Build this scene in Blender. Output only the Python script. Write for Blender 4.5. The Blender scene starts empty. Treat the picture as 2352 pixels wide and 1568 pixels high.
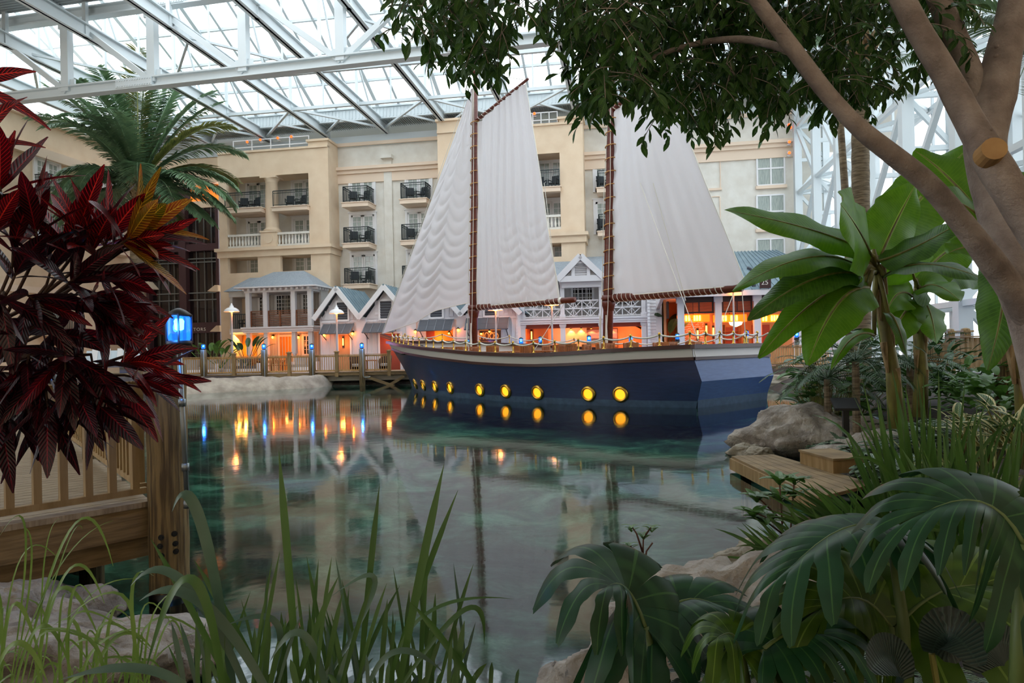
import bpy, math, random
from mathutils import Vector, Matrix, noise
SC = bpy.context.scene
COL = SC.collection
PI = math.pi
R = random.Random(7)

# ---------------------------------------------------------------- camera, sky, exposure
F, CX, HY, CZ, ROLL = 1568.0, 1176.0, 800.0, 2.0, 0.02
cam_d = bpy.data.cameras.new('camera'); cam_d.lens = 24.0; cam_d.sensor_width = 36.0
cam_d.shift_y = (HY - 784.0) / 2352.0; cam_d.clip_start = 0.05; cam_d.clip_end = 500
cam = bpy.data.objects.new('camera', cam_d); COL.objects.link(cam)
cam.location = (0, 0, CZ); cam.rotation_euler = (PI/2, ROLL, 0)
SC.camera = cam
wd = bpy.data.worlds.new('overcast_sky'); SC.world = wd; wd.use_nodes = True
_nt = wd.node_tree; _bg = _nt.nodes['Background']
_bg.inputs[0].default_value = (0.93, 0.97, 1.0, 1); _bg.inputs[1].default_value = 1.0
vs = SC.view_settings
vs.view_transform = 'Standard'; vs.look = 'None'; vs.gamma = 1.0; vs.use_curve_mapping = False
vs.exposure = 1.85
cy = SC.cycles
cy.max_bounces = 7; cy.diffuse_bounces = 4; cy.glossy_bounces = 4; cy.transmission_bounces = 4
cy.transparent_max_bounces = 10; cy.caustics_reflective = False; cy.caustics_refractive = False
cy.use_denoising = True; cy.use_adaptive_sampling = True; cy.adaptive_threshold = 0.02
cy.sample_clamp_indirect = 6.0

# ---------------------------------------------------------------- materials
def lin(h, a=1.0):
    o = []
    for i in (0, 2, 4):
        c = int(h[i:i+2], 16) / 255.0
        o.append(c/12.92 if c <= 0.04045 else ((c+0.055)/1.055)**2.4)
    return (o[0], o[1], o[2], a)

def mat(name, col, rough=0.6, col2=None, scale=4.0, stretch=(1, 1, 1), bump=0.0, bscale=None, metal=0.0,
        emit=None, estr=0.0, trans=0.0, coat=0.0, spec=0.5, detail=4.0, lo=0.35, hi=0.65):
    m = bpy.data.materials.new(name); m.use_nodes = True
    nt = m.node_tree; N = nt.nodes; L = nt.links
    b = N['Principled BSDF']; out = N['Material Output']
    b.inputs['Base Color'].default_value = lin(col); b.inputs['Roughness'].default_value = rough
    b.inputs['Metallic'].default_value = metal; b.inputs['Specular IOR Level'].default_value = spec
    if coat: b.inputs['Coat Weight'].default_value = coat; b.inputs['Coat Roughness'].default_value = 0.08
    if emit:
        b.inputs['Emission Color'].default_value = lin(emit); b.inputs['Emission Strength'].default_value = estr
    src = None
    if col2 or bump:
        tc = N.new('ShaderNodeTexCoord'); mp = N.new('ShaderNodeMapping'); mp.inputs['Scale'].default_value = stretch
        L.new(tc.outputs['Object'], mp.inputs[0])
        nz = N.new('ShaderNodeTexNoise'); nz.inputs['Scale'].default_value = scale; nz.inputs['Detail'].default_value = detail
        L.new(mp.outputs[0], nz.inputs[0])
        if col2:
            cr = N.new('ShaderNodeValToRGB'); cr.color_ramp.elements[0].position = lo; cr.color_ramp.elements[1].position = hi
            cr.color_ramp.elements[0].color = lin(col); cr.color_ramp.elements[1].color = lin(col2)
            L.new(nz.outputs[0], cr.inputs[0]); L.new(cr.outputs[0], b.inputs['Base Color']); src = cr.outputs[0]
        if bump:
            n2 = nz
            if bscale:
                n2 = N.new('ShaderNodeTexNoise'); n2.inputs['Scale'].default_value = bscale; n2.inputs['Detail'].default_value = 5
                L.new(mp.outputs[0], n2.inputs[0])
            bp = N.new('ShaderNodeBump'); bp.inputs['Strength'].default_value = bump; bp.inputs['Distance'].default_value = 0.05
            L.new(n2.outputs[0], bp.inputs['Height']); L.new(bp.outputs[0], b.inputs['Normal'])
    if trans:
        t = N.new('ShaderNodeBsdfTranslucent'); t.inputs[0].default_value = lin(col)
        if src: L.new(src, t.inputs[0])
        mx = N.new('ShaderNodeMixShader'); mx.inputs[0].default_value = trans
        L.new(b.outputs[0], mx.inputs[1]); L.new(t.outputs[0], mx.inputs[2]); L.new(mx.outputs[0], out.inputs[0])
    return m

def glass_mat(name, tint='ffffff', refl=0.06, rough=0.02):
    m = bpy.data.materials.new(name); m.use_nodes = True
    nt = m.node_tree; N = nt.nodes; L = nt.links; N.remove(N['Principled BSDF'])
    t = N.new('ShaderNodeBsdfTransparent'); t.inputs[0].default_value = lin(tint)
    g = N.new('ShaderNodeBsdfGlossy'); g.inputs['Roughness'].default_value = rough
    fr = N.new('ShaderNodeFresnel'); fr.inputs[0].default_value = 1.3 if refl < .1 else 1.5
    mx = N.new('ShaderNodeMixShader')
    L.new(fr.outputs[0], mx.inputs[0]); L.new(t.outputs[0], mx.inputs[1]); L.new(g.outputs[0], mx.inputs[2])
    L.new(mx.outputs[0], N['Material Output'].inputs[0])
    return m

def leaf_mat(name, base, vein, rib, rough=0.4, trans=0.25, nv=14.0, slant=3.0, vw=0.5, mott=None, spec=0.4, edge=None, bmp=.25):
    """leaf with a midrib and slanted side veins read from the leaf's own UV (x across -1..1, y along)"""
    m = bpy.data.materials.new(name); m.use_nodes = True
    nt = m.node_tree; N = nt.nodes; L = nt.links; b = N['Principled BSDF']; out = N['Material Output']
    b.inputs['Roughness'].default_value = rough; b.inputs['Specular IOR Level'].default_value = spec
    uv = N.new('ShaderNodeUVMap'); sp = N.new('ShaderNodeSeparateXYZ'); L.new(uv.outputs[0], sp.inputs[0])
    def mth(op, a, c=None):
        n = N.new('ShaderNodeMath'); n.operation = op
        for i, v in enumerate((a, c)):
            if v is None: continue
            if isinstance(v, (int, float)): n.inputs[i].default_value = v
            else: L.new(v, n.inputs[i])
        return n.outputs[0]
    au = mth('ABSOLUTE', sp.outputs[0])
    ph = mth('SUBTRACT', mth('MULTIPLY', sp.outputs[1], nv), mth('MULTIPLY', au, slant))
    s = mth('SINE', mth('MULTIPLY', ph, 2*PI))
    sv = mth('MULTIPLY', mth('SMOOTH_MIN', mth('MAXIMUM', mth('SUBTRACT', s, 1-vw), 0.0), 1.0), 1.0/max(vw, .01))
    rb = mth('LESS_THAN', au, 0.07)
    def mixc(fac, c1, c2):
        n = N.new('ShaderNodeMix'); n.data_type = 'RGBA'
        L.new(fac, n.inputs[0])
        for i, c in ((6, c1), (7, c2)):
            if isinstance(c, str): n.inputs[i].default_value = lin(c)
            else: L.new(c, n.inputs[i])
        return n.outputs[2]
    bc = base
    if mott:
        tc = N.new('ShaderNodeTexCoord'); nz = N.new('ShaderNodeTexNoise'); nz.inputs['Scale'].default_value = 9.0
        L.new(tc.outputs['Object'], nz.inputs[0])
        cr = N.new('ShaderNodeValToRGB'); cr.color_ramp.elements[0].position = .38; cr.color_ramp.elements[1].position = .62
        L.new(nz.outputs[0], cr.inputs[0]); bc = mixc(cr.outputs[0], base, mott)
    c = mixc(sv, bc, vein); c = mixc(rb, c, rib)
    if edge: c = mixc(mth('GREATER_THAN', au, 0.62), c, edge)
    L.new(c, b.inputs['Base Color'])
    bp = N.new('ShaderNodeBump'); bp.inputs['Strength'].default_value = bmp; bp.inputs['Distance'].default_value = .01
    L.new(s, bp.inputs['Height']); L.new(bp.outputs[0], b.inputs['Normal'])
    t = N.new('ShaderNodeBsdfTranslucent'); L.new(c, t.inputs[0])
    mx = N.new('ShaderNodeMixShader'); mx.inputs[0].default_value = trans
    L.new(b.outputs[0], mx.inputs[1]); L.new(t.outputs[0], mx.inputs[2]); L.new(mx.outputs[0], out.inputs[0])
    return m

# ---------------------------------------------------------------- mesh builder
class MB:
    def __init__(s): s.v = []; s.f = []; s.mi = []; s.uv = []; s.m = 0; s.T = None
    def av(s, p, uv=(0, 0)):
        p = Vector(p)
        if s.T: p = s.T @ p
        s.v.append(p); s.uv.append(uv); return len(s.v)-1
    def af(s, *i): s.f.append(i); s.mi.append(s.m)
    def quad(s, a, b, c, d):
        i = [s.av(p) for p in (a, b, c, d)]; s.af(*i)
    def poly(s, pts):
        i = [s.av(p) for p in pts]; s.af(*i)
    def hexa(s, P):            # 8 corners: bottom 0-3, top 4-7
        i = [s.av(p) for p in P]
        for q in ((0,3,2,1),(4,5,6,7),(0,1,5,4),(1,2,6,5),(2,3,7,6),(3,0,4,7)): s.af(*[i[k] for k in q])
    def box(s, x0, x1, y0, y1, z0, z1):
        s.hexa([(x0,y0,z0),(x1,y0,z0),(x1,y1,z0),(x0,y1,z0),(x0,y0,z1),(x1,y0,z1),(x1,y1,z1),(x0,y1,z1)])
    def bar(s, a, b, w, h=None, up=(0, 0, 1)):
        a = Vector(a); b = Vector(b); h = h or w; d = (b-a).normalized(); u = Vector(up)
        if abs(d.dot(u)) > .98: u = Vector((0, 1, 0))
        x = d.cross(u).normalized()*(w/2); y = x.cross(d).normalized()*(h/2)
        s.hexa([a-x-y, a+x-y, b+x-y, b-x-y, a-x+y, a+x+y, b+x+y, b-x+y])
    def prism(s, poly, ax, t0, t1):   # poly of 2D points, extruded along axis ax
        def e(p, t): return {'x': (t, p[0], p[1]), 'y': (p[0], t, p[1]), 'z': (p[0], p[1], t)}[ax]
        a = [s.av(e(p, t0)) for p in poly]; b = [s.av(e(p, t1)) for p in poly]; n = len(poly)
        s.af(*a[::-1]); s.af(*b)
        for k in range(n): s.af(a[k], a[(k+1) % n], b[(k+1) % n], b[k])
    def tube(s, pts, r, n=8, caps=True):
        pts = [Vector(p) for p in pts]; m = len(pts)
        rs = r if isinstance(r, (list, tuple)) else [r]*m
        d0 = (pts[1]-pts[0]).normalized(); x = d0.orthogonal().normalized(); rings = []
        for k in range(m):
            d = (pts[min(k+1, m-1)]-pts[max(k-1, 0)]).normalized()
            x = (x - d*x.dot(d)); x = x.normalized() if x.length > 1e-6 else d.orthogonal().normalized()
            y = d.cross(x)
            rings.append([s.av(pts[k]+(x*math.cos(2*PI*j/n)+y*math.sin(2*PI*j/n))*rs[k], (j/n, k/max(m-1, 1))) for j in range(n)])
        for k in range(m-1):
            for j in range(n): s.af(rings[k][j], rings[k][(j+1) % n], rings[k+1][(j+1) % n], rings[k+1][j])
        if caps: s.af(*rings[0][::-1]); s.af(*rings[-1])
    def lathe(s, prof, c=(0, 0, 0), n=16, caps=True):   # prof: (r, z)
        rings = [[s.av((c[0]+r*math.cos(2*PI*j/n), c[1]+r*math.sin(2*PI*j/n), c[2]+z)) for j in range(n)] for r, z in prof]
        for k in range(len(prof)-1):
            for j in range(n): s.af(rings[k][j], rings[k][(j+1) % n], rings[k+1][(j+1) % n], rings[k+1][j])
        if caps: s.af(*rings[0][::-1]); s.af(*rings[-1])
    def disc(s, c, nrm, r, n=12, h=0.02):
        c = Vector(c); nn = Vector(nrm).normalized(); s.tube([c, c+nn*h], r, n)
    def grid(s, fn, nu, nv, uvs=True):
        I = [[s.av(fn(i/nu, j/nv), (i/nu, j/nv)) for j in range(nv+1)] for i in range(nu+1)]
        for i in range(nu):
            for j in range(nv): s.af(I[i][j], I[i+1][j], I[i+1][j+1], I[i][j+1])
        return I
    def blob(s, c, r, seed=0, nu=20, nv=12, amp=.2, fr=1.2, zmin=None):
        rx, ry, rz = r; c = Vector(c)
        def fn(a, b):
            th = 2*PI*a; ph = PI*(b-.5)
            d = Vector((math.cos(th)*math.cos(ph), math.sin(th)*math.cos(ph), math.sin(ph)))
            q = d*fr + Vector((seed*3.1, seed*1.7, seed))
            k = 1 + amp*noise.noise(q) + amp*.5*noise.noise(q*2.3) + amp*.3*abs(noise.noise(q*5.1)) + amp*.14*noise.noise(q*12)
            p = Vector((d.x*rx, d.y*ry, d.z*rz))*k
            if zmin is not None and p.z < zmin: p.z = zmin
            return c+p
        I = [[s.av(fn(i/nu, j/nv)) for j in range(nv+1)] for i in range(nu)]
        for i in range(nu):
            for j in range(nv):
                a, b = I[i], I[(i+1) % nu]
                s.af(a[j], b[j], b[j+1], a[j+1])
    def blade(s, p, d, L, W, droop=.5, prof='lance', n=6, fold=.12, up=(0, 0, 1), cols=1, wave=0., lobes=0):
        """a leaf strip: midline bends down by droop; 2*cols quads across; uv = (-1..1, 0..1)"""
        p = Vector(p); d = Vector(d).normalized(); up = Vector(up); rows = []; ph = R.random()*6
        for k in range(n+1):
            t = k/n
            if prof == 'lance': w = math.sin(PI*min(1, t*.96+.02)**.85)**.85
            elif prof == 'strap': w = min(1, .55+t*1.5)*min(1, (1-t)*3.2+.02)
            elif prof == 'oval': w = math.sin(PI*min(.985, t*.93+.05))**.55
            elif prof == 'ban': w = min(1, t*7+.08)**.6*min(1, (1-t)*2.6+.02)**.6
            else: w = prof(t)
            sd = d.cross(up)
            sd = sd.normalized() if sd.length > 1e-4 else d.orthogonal().normalized()
            nm = sd.cross(d).normalized(); row = []
            for c in range(-cols, cols+1):
                a = c/cols
                off = sd*(a*W*.5*w) + nm*(fold*abs(a)*W*w + (wave*W*math.sin(t*13+ph+(2 if a > 0 else 0))*abs(a)**2))
                row.append(s.av(p+off, (a, t)))
            rows.append(row)
            p = p + d*(L/n); d = (d + Vector((0, 0, -1))*(droop/n)).normalized()
        for k in range(n):
            for c in range(2*cols): s.af(rows[k][c], rows[k][c+1], rows[k+1][c+1], rows[k+1][c])
        return p
    def build(s, name, mats, parent=None, smooth=False, uv=False, **tags):
        me = bpy.data.meshes.new(name); me.from_pydata([tuple(p) for p in s.v], [], s.f)
        if not isinstance(mats, (list, tuple)): mats = [mats]
        for m in mats: me.materials.append(m)
        if len(mats) > 1: me.polygons.foreach_set('material_index', s.mi)
        if smooth: me.polygons.foreach_set('use_smooth', [True]*len(s.f))
        if uv:
            ul = me.uv_layers.new(name='UVMap'); li = [0]*len(me.loops); me.loops.foreach_get('vertex_index', li)
            fl = []
            for i in li: fl.extend(s.uv[i])
            ul.data.foreach_set('uv', fl)
        me.update()
        o = bpy.data.objects.new(name, me); COL.objects.link(o)
        if parent: o.parent = parent
        for k, v in tags.items():
            if v: o[k] = v
        return o

def thing(name, label, category, loc=(0, 0, 0), rz=0.0, group=None, kind=None):
    o = bpy.data.objects.new(name, None); COL.objects.link(o); o.empty_display_size = .1
    o.location = loc; o.rotation_euler = (0, 0, rz); o['label'] = label; o['category'] = category
    if group: o['group'] = group
    if kind: o['kind'] = kind
    return o
def part(name, mb, m, parent, smooth=False, uv=False, label=None):
    return mb.build(name, m, parent, smooth, uv, label=label)
def solo(name, mb, m, label, category, group=None, kind=None, smooth=False, uv=False):
    return mb.build(name, m, None, smooth, uv, label=label, category=category, group=group, kind=kind)
def struct(name, mb, m, label=None, category='structure', smooth=False, parent=None):
    return mb.build(name, m, parent, smooth, label=label, category=None if parent else category, kind='structure')
def dup(o, loc=None, rz=None, label=None, group=None, parent=None, scale=None):
    c = o.copy(); COL.objects.link(c)
    if parent: c.parent = parent
    if loc is not None: c.location = loc
    if rz is not None: c.rotation_euler = (0, 0, rz)
    if scale is not None: c.scale = (scale,)*3
    if label: c['label'] = label
    if group: c['group'] = group
    for ch in list(o.children): dup(ch, parent=c)
    return c

_cr, _sr = math.cos(ROLL), math.sin(ROLL)
def ray(px, py):
    dx, dy = px-CX, py-HY
    return (dx*_cr-dy*_sr)/F, -(dy*_cr+dx*_sr)/F      # X and Z per metre of depth
def P(px, py, Y): tx, tz = ray(px, py); return Vector((tx*Y, Y, CZ+tz*Y))
def G(px, py, z=0.0): tx, tz = ray(px, py); Y = (z-CZ)/tz; return Vector((tx*Y, Y, z))   # point at height z
def pxof(p): a = p[0]/p[1]*F; b = -(p[2]-CZ)/p[1]*F; return CX+a*_cr+b*_sr, HY+b*_cr-a*_sr
class Frame:
    """a wall-like local frame: x along it, y away from the viewer, z up"""
    def __init__(s, O, b): s.O = Vector(O); s.a = math.atan(b); s.Rm = Matrix.Rotation(s.a, 4, 'Z'); s.M = Matrix.Translation(s.O) @ s.Rm; s.I = s.M.inverted()
    def uz(s, px, py, d=0.0):
        c = s.I @ Vector((0, 0, CZ)); tx, tz = ray(px, py); D = s.Rm.inverted() @ Vector((tx, 1, tz))
        k = (d-c.y)/D.y; return c.x+k*D.x, c.z+k*D.z
    def u(s, px, d=0.0): return s.uz(px, 700, d)[0]
    def w(s, u, d, z): return s.M @ Vector((u, d, z))

def text(name, body, size, loc, rot, m, parent=None, ext=.01, align='LEFT', sx=1.0, space=1.0):
    c = bpy.data.curves.new(name, 'FONT'); c.body = body; c.size = size; c.extrude = ext; c.align_x = align; c.space_character = space
    t = bpy.data.objects.new(name, c); COL.objects.link(t)
    me = bpy.data.meshes.new_from_object(t.evaluated_get(bpy.context.evaluated_depsgraph_get()))
    bpy.data.objects.remove(t); bpy.data.curves.remove(c); me.materials.clear(); me.materials.append(m)
    o = bpy.data.objects.new(name, me); COL.objects.link(o); o.location = loc; o.rotation_euler = rot; o.scale = (sx, 1, 1)
    if parent: o.parent = parent
    return o
# ---------------------------------------------------------------- shared materials
m_cream = mat('stucco_cream', 'e4e0d6', .85, 'dad4c8', 1.5, bump=.15, bscale=30)
m_tan = mat('stucco_tan', 'e6cfb2', .85, 'dfc6a8', 1.2, bump=.12, bscale=30)
m_trimtan = mat('cornice_tan', 'e8d2bb', .8)
m_white = mat('white_paint', 'e9e8e8', .5)
m_steel = mat('white_steel', 'c9d1d3', .5)
m_iron = mat('dark_iron', '1d2a2c', .5)
m_wick = mat('dark_wicker', '23282c', .7)
m_curt = mat('curtained_glass', '8f9a94', .15, 'b9bfb6', 14, (4, 1, .2), spec=.8)
m_dglass = mat('dark_glass', '10100f', .08, spec=.8)
m_skyglass = glass_mat('skylight_glass', 'f6fbff', .05)
m_corr = mat('corrugated_metal', '9aa3a5', .5)
m_roofgrey = mat('shingle_grey', '9aa2a9', .85, '868f97', 9, (1, 1, 4), bump=.25)
m_tinroof = mat('tin_roof', '8ea1aa', .5, '7d929c', 2, metal=.2)
m_awn = mat('shutter_grey', '5a5e64', .6)
m_wood = mat('deck_wood', '8d7652', .75, '6f5a3c', 3, (1, 1, 12), bump=.2)
m_woodl = mat('fence_wood', '9c8158', .75, '83693f', 4, (3, 3, .5), bump=.2)
m_woodf = mat('far_rail_wood_lit', 'c8a068', .75, 'a98350', 4, (3, 3, .5), bump=.2)  # brighter copy of the fence wood, lightened to offset shade at the far rail
m_plank = mat('plank_weathered', 'a3927a', .8, '86755f', 6, (.6, 8, 1), bump=.25)
m_teak = mat('teak_wood', 'a8662c', .5, '8d4f1e', 6, (3, 3, .6))
m_brownrail = mat('brown_rail', '7d4a2c', .55)
m_pile = mat('piling_wood', '8c7750', .85, '564731', 7, (5, 5, .25), bump=.8, lo=.4, hi=.6)
m_galv = mat('galvanised_steel', '8b9396', .35, metal=.8)
m_black = mat('black_metal', '121314', .5)
m_rock = mat('rock_tan', 'aea69c', .9, '7a7168', 4, bump=1.0, bscale=14, detail=8)
m_rockd = mat('rock_bank', '9c9484', .9, '776e5f', 2, bump=.6, bscale=6)
m_soil = mat('soil', '2e241a', .95, '1f1811', 4, bump=.4)
m_bulb = mat('warm_bulb', 'ffb060', .4, emit='ff8a2a', estr=6.0)
m_blueb = mat('blue_bulb', 'bfe6ff', .3, emit='7cc8ff', estr=14.0)
m_bluegl = mat('blue_lens', '1c7fd6', .15, emit='1460e0', estr=.9)
# ---------------------------------------------------------------- pond, banks, terrace ground
POND = [(-4.4, 4.3), (-2.3, 4.0), (-1.2, 3.2), (-.2, 3.0), (.45, 3.7), (.9, 4.6), (1.8, 5.8), (2.9, 7.0), (4.5, 8.3), (5.3, 10.3), (5.7, 12.0), (6.6, 14.5), (7.8, 18), (9.6, 23), (11.2, 30), (13.5, 39.5),
        (-11.5, 40.2), (-12.6, 39.6), (-15.2, 37.0), (-17.0, 34.6), (-16.0, 27), (-11.5, 16), (-7.8, 10), (-5.4, 6.8), (-4.8, 5.2)]
def pond_d(x, y):      # distance to the shoreline, negative inside the pond
    ins = False; best = 1e9; n = len(POND)
    for i in range(n):
        x1, y1 = POND[i]; x2, y2 = POND[(i+1) % n]
        if (y1 > y) != (y2 > y) and x < (x2-x1)*(y-y1)/(y2-y1)+x1: ins = not ins
        dx, dy = x2-x1, y2-y1; t = max(0, min(1, ((x-x1)*dx+(y-y1)*dy)/(dx*dx+dy*dy)))
        best = min(best, math.hypot(x-x1-t*dx, y-y1-t*dy))
    return -best if ins else best
def ground_z(x, y):
    d = pond_d(x, y); nz = noise.noise(Vector((x*.9, y*.9, 0)))
    if d < 0: return max(-1.0, d*.75) + nz*.12*min(1, -d)
    top = .72 if y < 40 else .7
    return min(top, d*.42+.02) + nz*.1*min(1, d)
m_ground = bpy.data.materials.new('bank_and_pond_bed'); m_ground.use_nodes = True
def _gm():
    nt = m_ground.node_tree; N = nt.nodes; L = nt.links; b = N['Principled BSDF']; b.inputs['Roughness'].default_value = .95
    tc = N.new('ShaderNodeTexCoord'); sep = N.new('ShaderNodeSeparateXYZ'); L.new(tc.outputs['Object'], sep.inputs[0])
    def ramp(src, st):
        r = N.new('ShaderNodeValToRGB'); e = r.color_ramp.elements
        while len(e) > len(st): e.remove(e[-1])
        while len(e) < len(st): e.new(.5)
        for k, (p, c) in enumerate(st): e[k].position = p; e[k].color = lin(c)
        L.new(src, r.inputs[0]); return r.outputs[0]
    n1 = N.new('ShaderNodeTexNoise'); n1.inputs['Scale'].default_value = .55; n1.inputs['Detail'].default_value = 9; n1.inputs['Roughness'].default_value = .68; n1.inputs['Distortion'].default_value = .6
    L.new(tc.outputs['Object'], n1.inputs[0])
    bed = ramp(n1.outputs[0], [(.36, '1b2422'), (.46, '33493f'), (.55, '547c6a'), (.68, 'a4c8b2')])
    n2 = N.new('ShaderNodeTexNoise'); n2.inputs['Scale'].default_value = 5; n2.inputs['Detail'].default_value = 8; L.new(tc.outputs['Object'], n2.inputs[0])
    soil = ramp(n2.outputs[0], [(.35, '17120c'), (.6, '31261a'), (.75, '4a3d2a')])
    mp = N.new('ShaderNodeMapRange'); mp.inputs[1].default_value = -.05; mp.inputs[2].default_value = .03; L.new(sep.outputs[2], mp.inputs[0])
    mx = N.new('ShaderNodeMix'); mx.data_type = 'RGBA'; L.new(mp.outputs[0], mx.inputs[0]); L.new(bed, mx.inputs[6]); L.new(soil, mx.inputs[7]); L.new(mx.outputs[2], b.inputs['Base Color'])
    bp = N.new('ShaderNodeBump'); bp.inputs['Strength'].default_value = .6; bp.inputs['Distance'].default_value = .05; L.new(n2.outputs[0], bp.inputs['Height']); L.new(bp.outputs[0], b.inputs['Normal'])
_gm()
m = MB()
m.grid(lambda u, v: (lambda x, y: (x, y, ground_z(x, y)))(-24+54*u**1.0, -6+48*v**1.15), 150, 130)
struct('ground', m, m_ground, 'dark planted banks and mottled green pond bed', 'ground', smooth=True)
# terrace paving behind the far rail
m = MB(); m.box(-48, 34, 40.2, 56, .3, .8); m.box(-48, -21, 20, 40.2, .3, .78); struct('floor', m, mat('terrace_paving', 'a79e92', .85, '958c80', 1.5), 'pale terrace paving in front of the hotel', 'floor')
# water
m_water = bpy.data.materials.new('pond_water'); m_water.use_nodes = True
def _wm():
    nt = m_water.node_tree; N = nt.nodes; L = nt.links; N.remove(N['Principled BSDF'])
    t = N.new('ShaderNodeBsdfTransparent'); t.inputs[0].default_value = (.52, .75, .68, 1)
    g = N.new('ShaderNodeBsdfGlossy'); g.inputs['Roughness'].default_value = .055; g.inputs['Color'].default_value = (.95, .97, 1, 1)
    fr = N.new('ShaderNodeFresnel'); fr.inputs[0].default_value = 1.52
    mx = N.new('ShaderNodeMixShader'); L.new(fr.outputs[0], mx.inputs[0]); L.new(t.outputs[0], mx.inputs[1]); L.new(g.outputs[0], mx.inputs[2]); L.new(mx.outputs[0], N['Material Output'].inputs[0])
    tc = N.new('ShaderNodeTexCoord'); mp = N.new('ShaderNodeMapping'); mp.inputs['Scale'].default_value = (1, 1, 1); L.new(tc.outputs['Object'], mp.inputs[0])
    nz = N.new('ShaderNodeTexNoise'); nz.inputs['Scale'].default_value = 3.2; nz.inputs['Detail'].default_value = 4; L.new(mp.outputs[0], nz.inputs[0])
    bp = N.new('ShaderNodeBump'); bp.inputs['Strength'].default_value = .045; bp.inputs['Distance'].default_value = .03; L.new(nz.outputs[0], bp.inputs['Height'])
    L.new(bp.outputs[0], g.inputs['Normal'])
_wm()
m = MB(); m.quad((-19, 1.5, 0), (13, 1.5, 0), (13, 41, 0), (-19, 41, 0))
solo('pond_water', m, m_water, 'still green water of the pond mirroring the sails', 'water', kind='stuff')
# ---------------------------------------------------------------- the atrium: hotel walls, glazed roof, glass side wall
FA = Frame((0, 47.6, 0), -0.17)
FM = FA.M
FTH = FA.a

def wallholes(mb, u0, u1, z0, z1, holes, y0, y1):
    us = sorted({u0, u1} | {h[k] for h in holes for k in (0, 1)}); zs = sorted({z0, z1} | {h[k] for h in holes for k in (2, 3)})
    us = [u for u in us if u0 <= u <= u1]; zs = [z for z in zs if z0 <= z <= z1]
    for k in range(len(zs)-1):
        zc = (zs[k]+zs[k+1])/2; run = None
        for i in range(len(us)-1):
            uc = (us[i]+us[i+1])/2
            solid = not any(h[0] < uc < h[1] and h[2] < zc < h[3] for h in holes)
            if solid and run is None: run = us[i]
            if (not solid) and run is not None: mb.box(run, us[i], y0, y1, zs[k], zs[k+1]); run = None
        if run is not None: mb.box(run, us[-1], y0, y1, zs[k], zs[k+1])

def fmb():
    m = MB(); m.T = FM; return m
uL = FA.u(338); uR = FA.u(1833)
zg = 0.8
zpar = FA.uz(900, 330)[1]
UT1 = (FA.u(507, -1.7), FA.u(760, -1.7)); UT2 = (FA.u(1012, -1.7), FA.u(1346, -1.7))
EL = (FA.u(340), FA.u(506))
# main back wall (plain stucco), openings are laid on it
m = fmb(); m.box(UT1[0], uR+2, 0, .4, zg-1, zpar); struct('wall_back', m, m_cream, 'pale cream stucco hotel wall behind the ship', 'wall')
m = fmb(); m.box(UT1[1], UT2[0], -.25, .1, zpar-.02, zpar+.22); m.box(UT2[1], uR+2, -.25, .1, zpar-.02, zpar+.22)
struct('trim_1', m, m_trimtan, 'tan coping along the top of the cream hotel wall', 'trim')
for k, (a, b, pxc, y0, y1) in enumerate(((UT1[1], UT2[0], 835, 384, 396), (UT2[1], uR, 1700, 329, 342))):
    z1 = FA.uz(pxc, y0)[1]; z0 = FA.uz(pxc, y1)[1]; m = fmb()
    m.box(a, b, -.42, 0, z1-.22, z1); m.box(a, b, -.26, 0, z0-.1, z1-.22); m.box(a, b, -.12, 0, z0-.75, z0-.1)
    struct('trim_%d' % (k+2), m, m_trimtan, ('tan cornice on the wall between the two towers', 'tan cornice on the wall behind the aft sail')[k], 'trim')
# pilaster strip and control joints
m = fmb(); ua, ub = FA.u(889), FA.u(907); m.box(ua, ub, -.14, 0, zg, FA.uz(898, 357)[1]); m.box(ua-.12, ub+.12, -.5, 0, FA.uz(898, 366)[1], FA.uz(898, 357)[1])
struct('pilaster', m, m_cream, 'flat cream pilaster between the two columns of balconies', 'pilaster')
m = fmb()
for (a, b, c, d) in ((1597, 1654, 355, 432), (1597, 1654, 455, 530)):
    u0, z1 = FA.uz(a, c); u1, z0 = FA.uz(b, d); m.box(u0-.1, u1+.1, -.12, 0, z0-.14, z0); m.box(u1, u1+.05, -.06, 0, z0, z1); m.box(u0-.05, u0, -.06, 0, z0, z1); m.box(u0, u1, -.06, 0, z1, z1+.05)
struct('trim_4', m, m_trimtan, 'tan frames of the blind panels beside the aft sail', 'trim')

# french door prototype
def french_door(no, loc, label, w=1.75, h=2.2):
    global _fd
    nm = 'door_%d' % no
    if no == 1:
        o = thing(nm, label, 'door', loc, FTH, kind='structure')
        m = MB()
        m.box(-w/2-.16, -w/2, -.1, .02, 0, h+.16); m.box(w/2, w/2+.16, -.1, .02, 0, h+.16); m.box(-w/2, w/2, -.1, .02, h, h+.16)
        m.box(-w/2-.22, w/2+.22, -.14, .02, h+.16, h+.24)
        for s in (-1, 1):
            a, b = (-w/2, -.01) if s < 0 else (.01, w/2)
            m.box(a, a+.13, -.06, .02, 0, h); m.box(b-.13, b, -.06, .02, 0, h); m.box(a, b, -.06, .02, h-.13, h); m.box(a, b, -.06, .02, 0, .35)
            for k in range(1, 2): x = a+.13+(b-a-.26)*k/2; m.box(x-.02, x+.02, -.05, .0, .35, h)
            for k in range(1, 5): z = .35+(h-.48)*k/5; m.box(a, b, -.05, .0, z-.018, z+.018)
        part('door_frame', m, m_white, o)
        m = MB(); m.box(-w/2+.05, w/2-.05, -.02, .01, .3, h-.05); part('pane', m, m_curt, o)
        _fd = o; return o
    o = dup(_fd, loc, FTH, label); o.name = nm; return o
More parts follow.
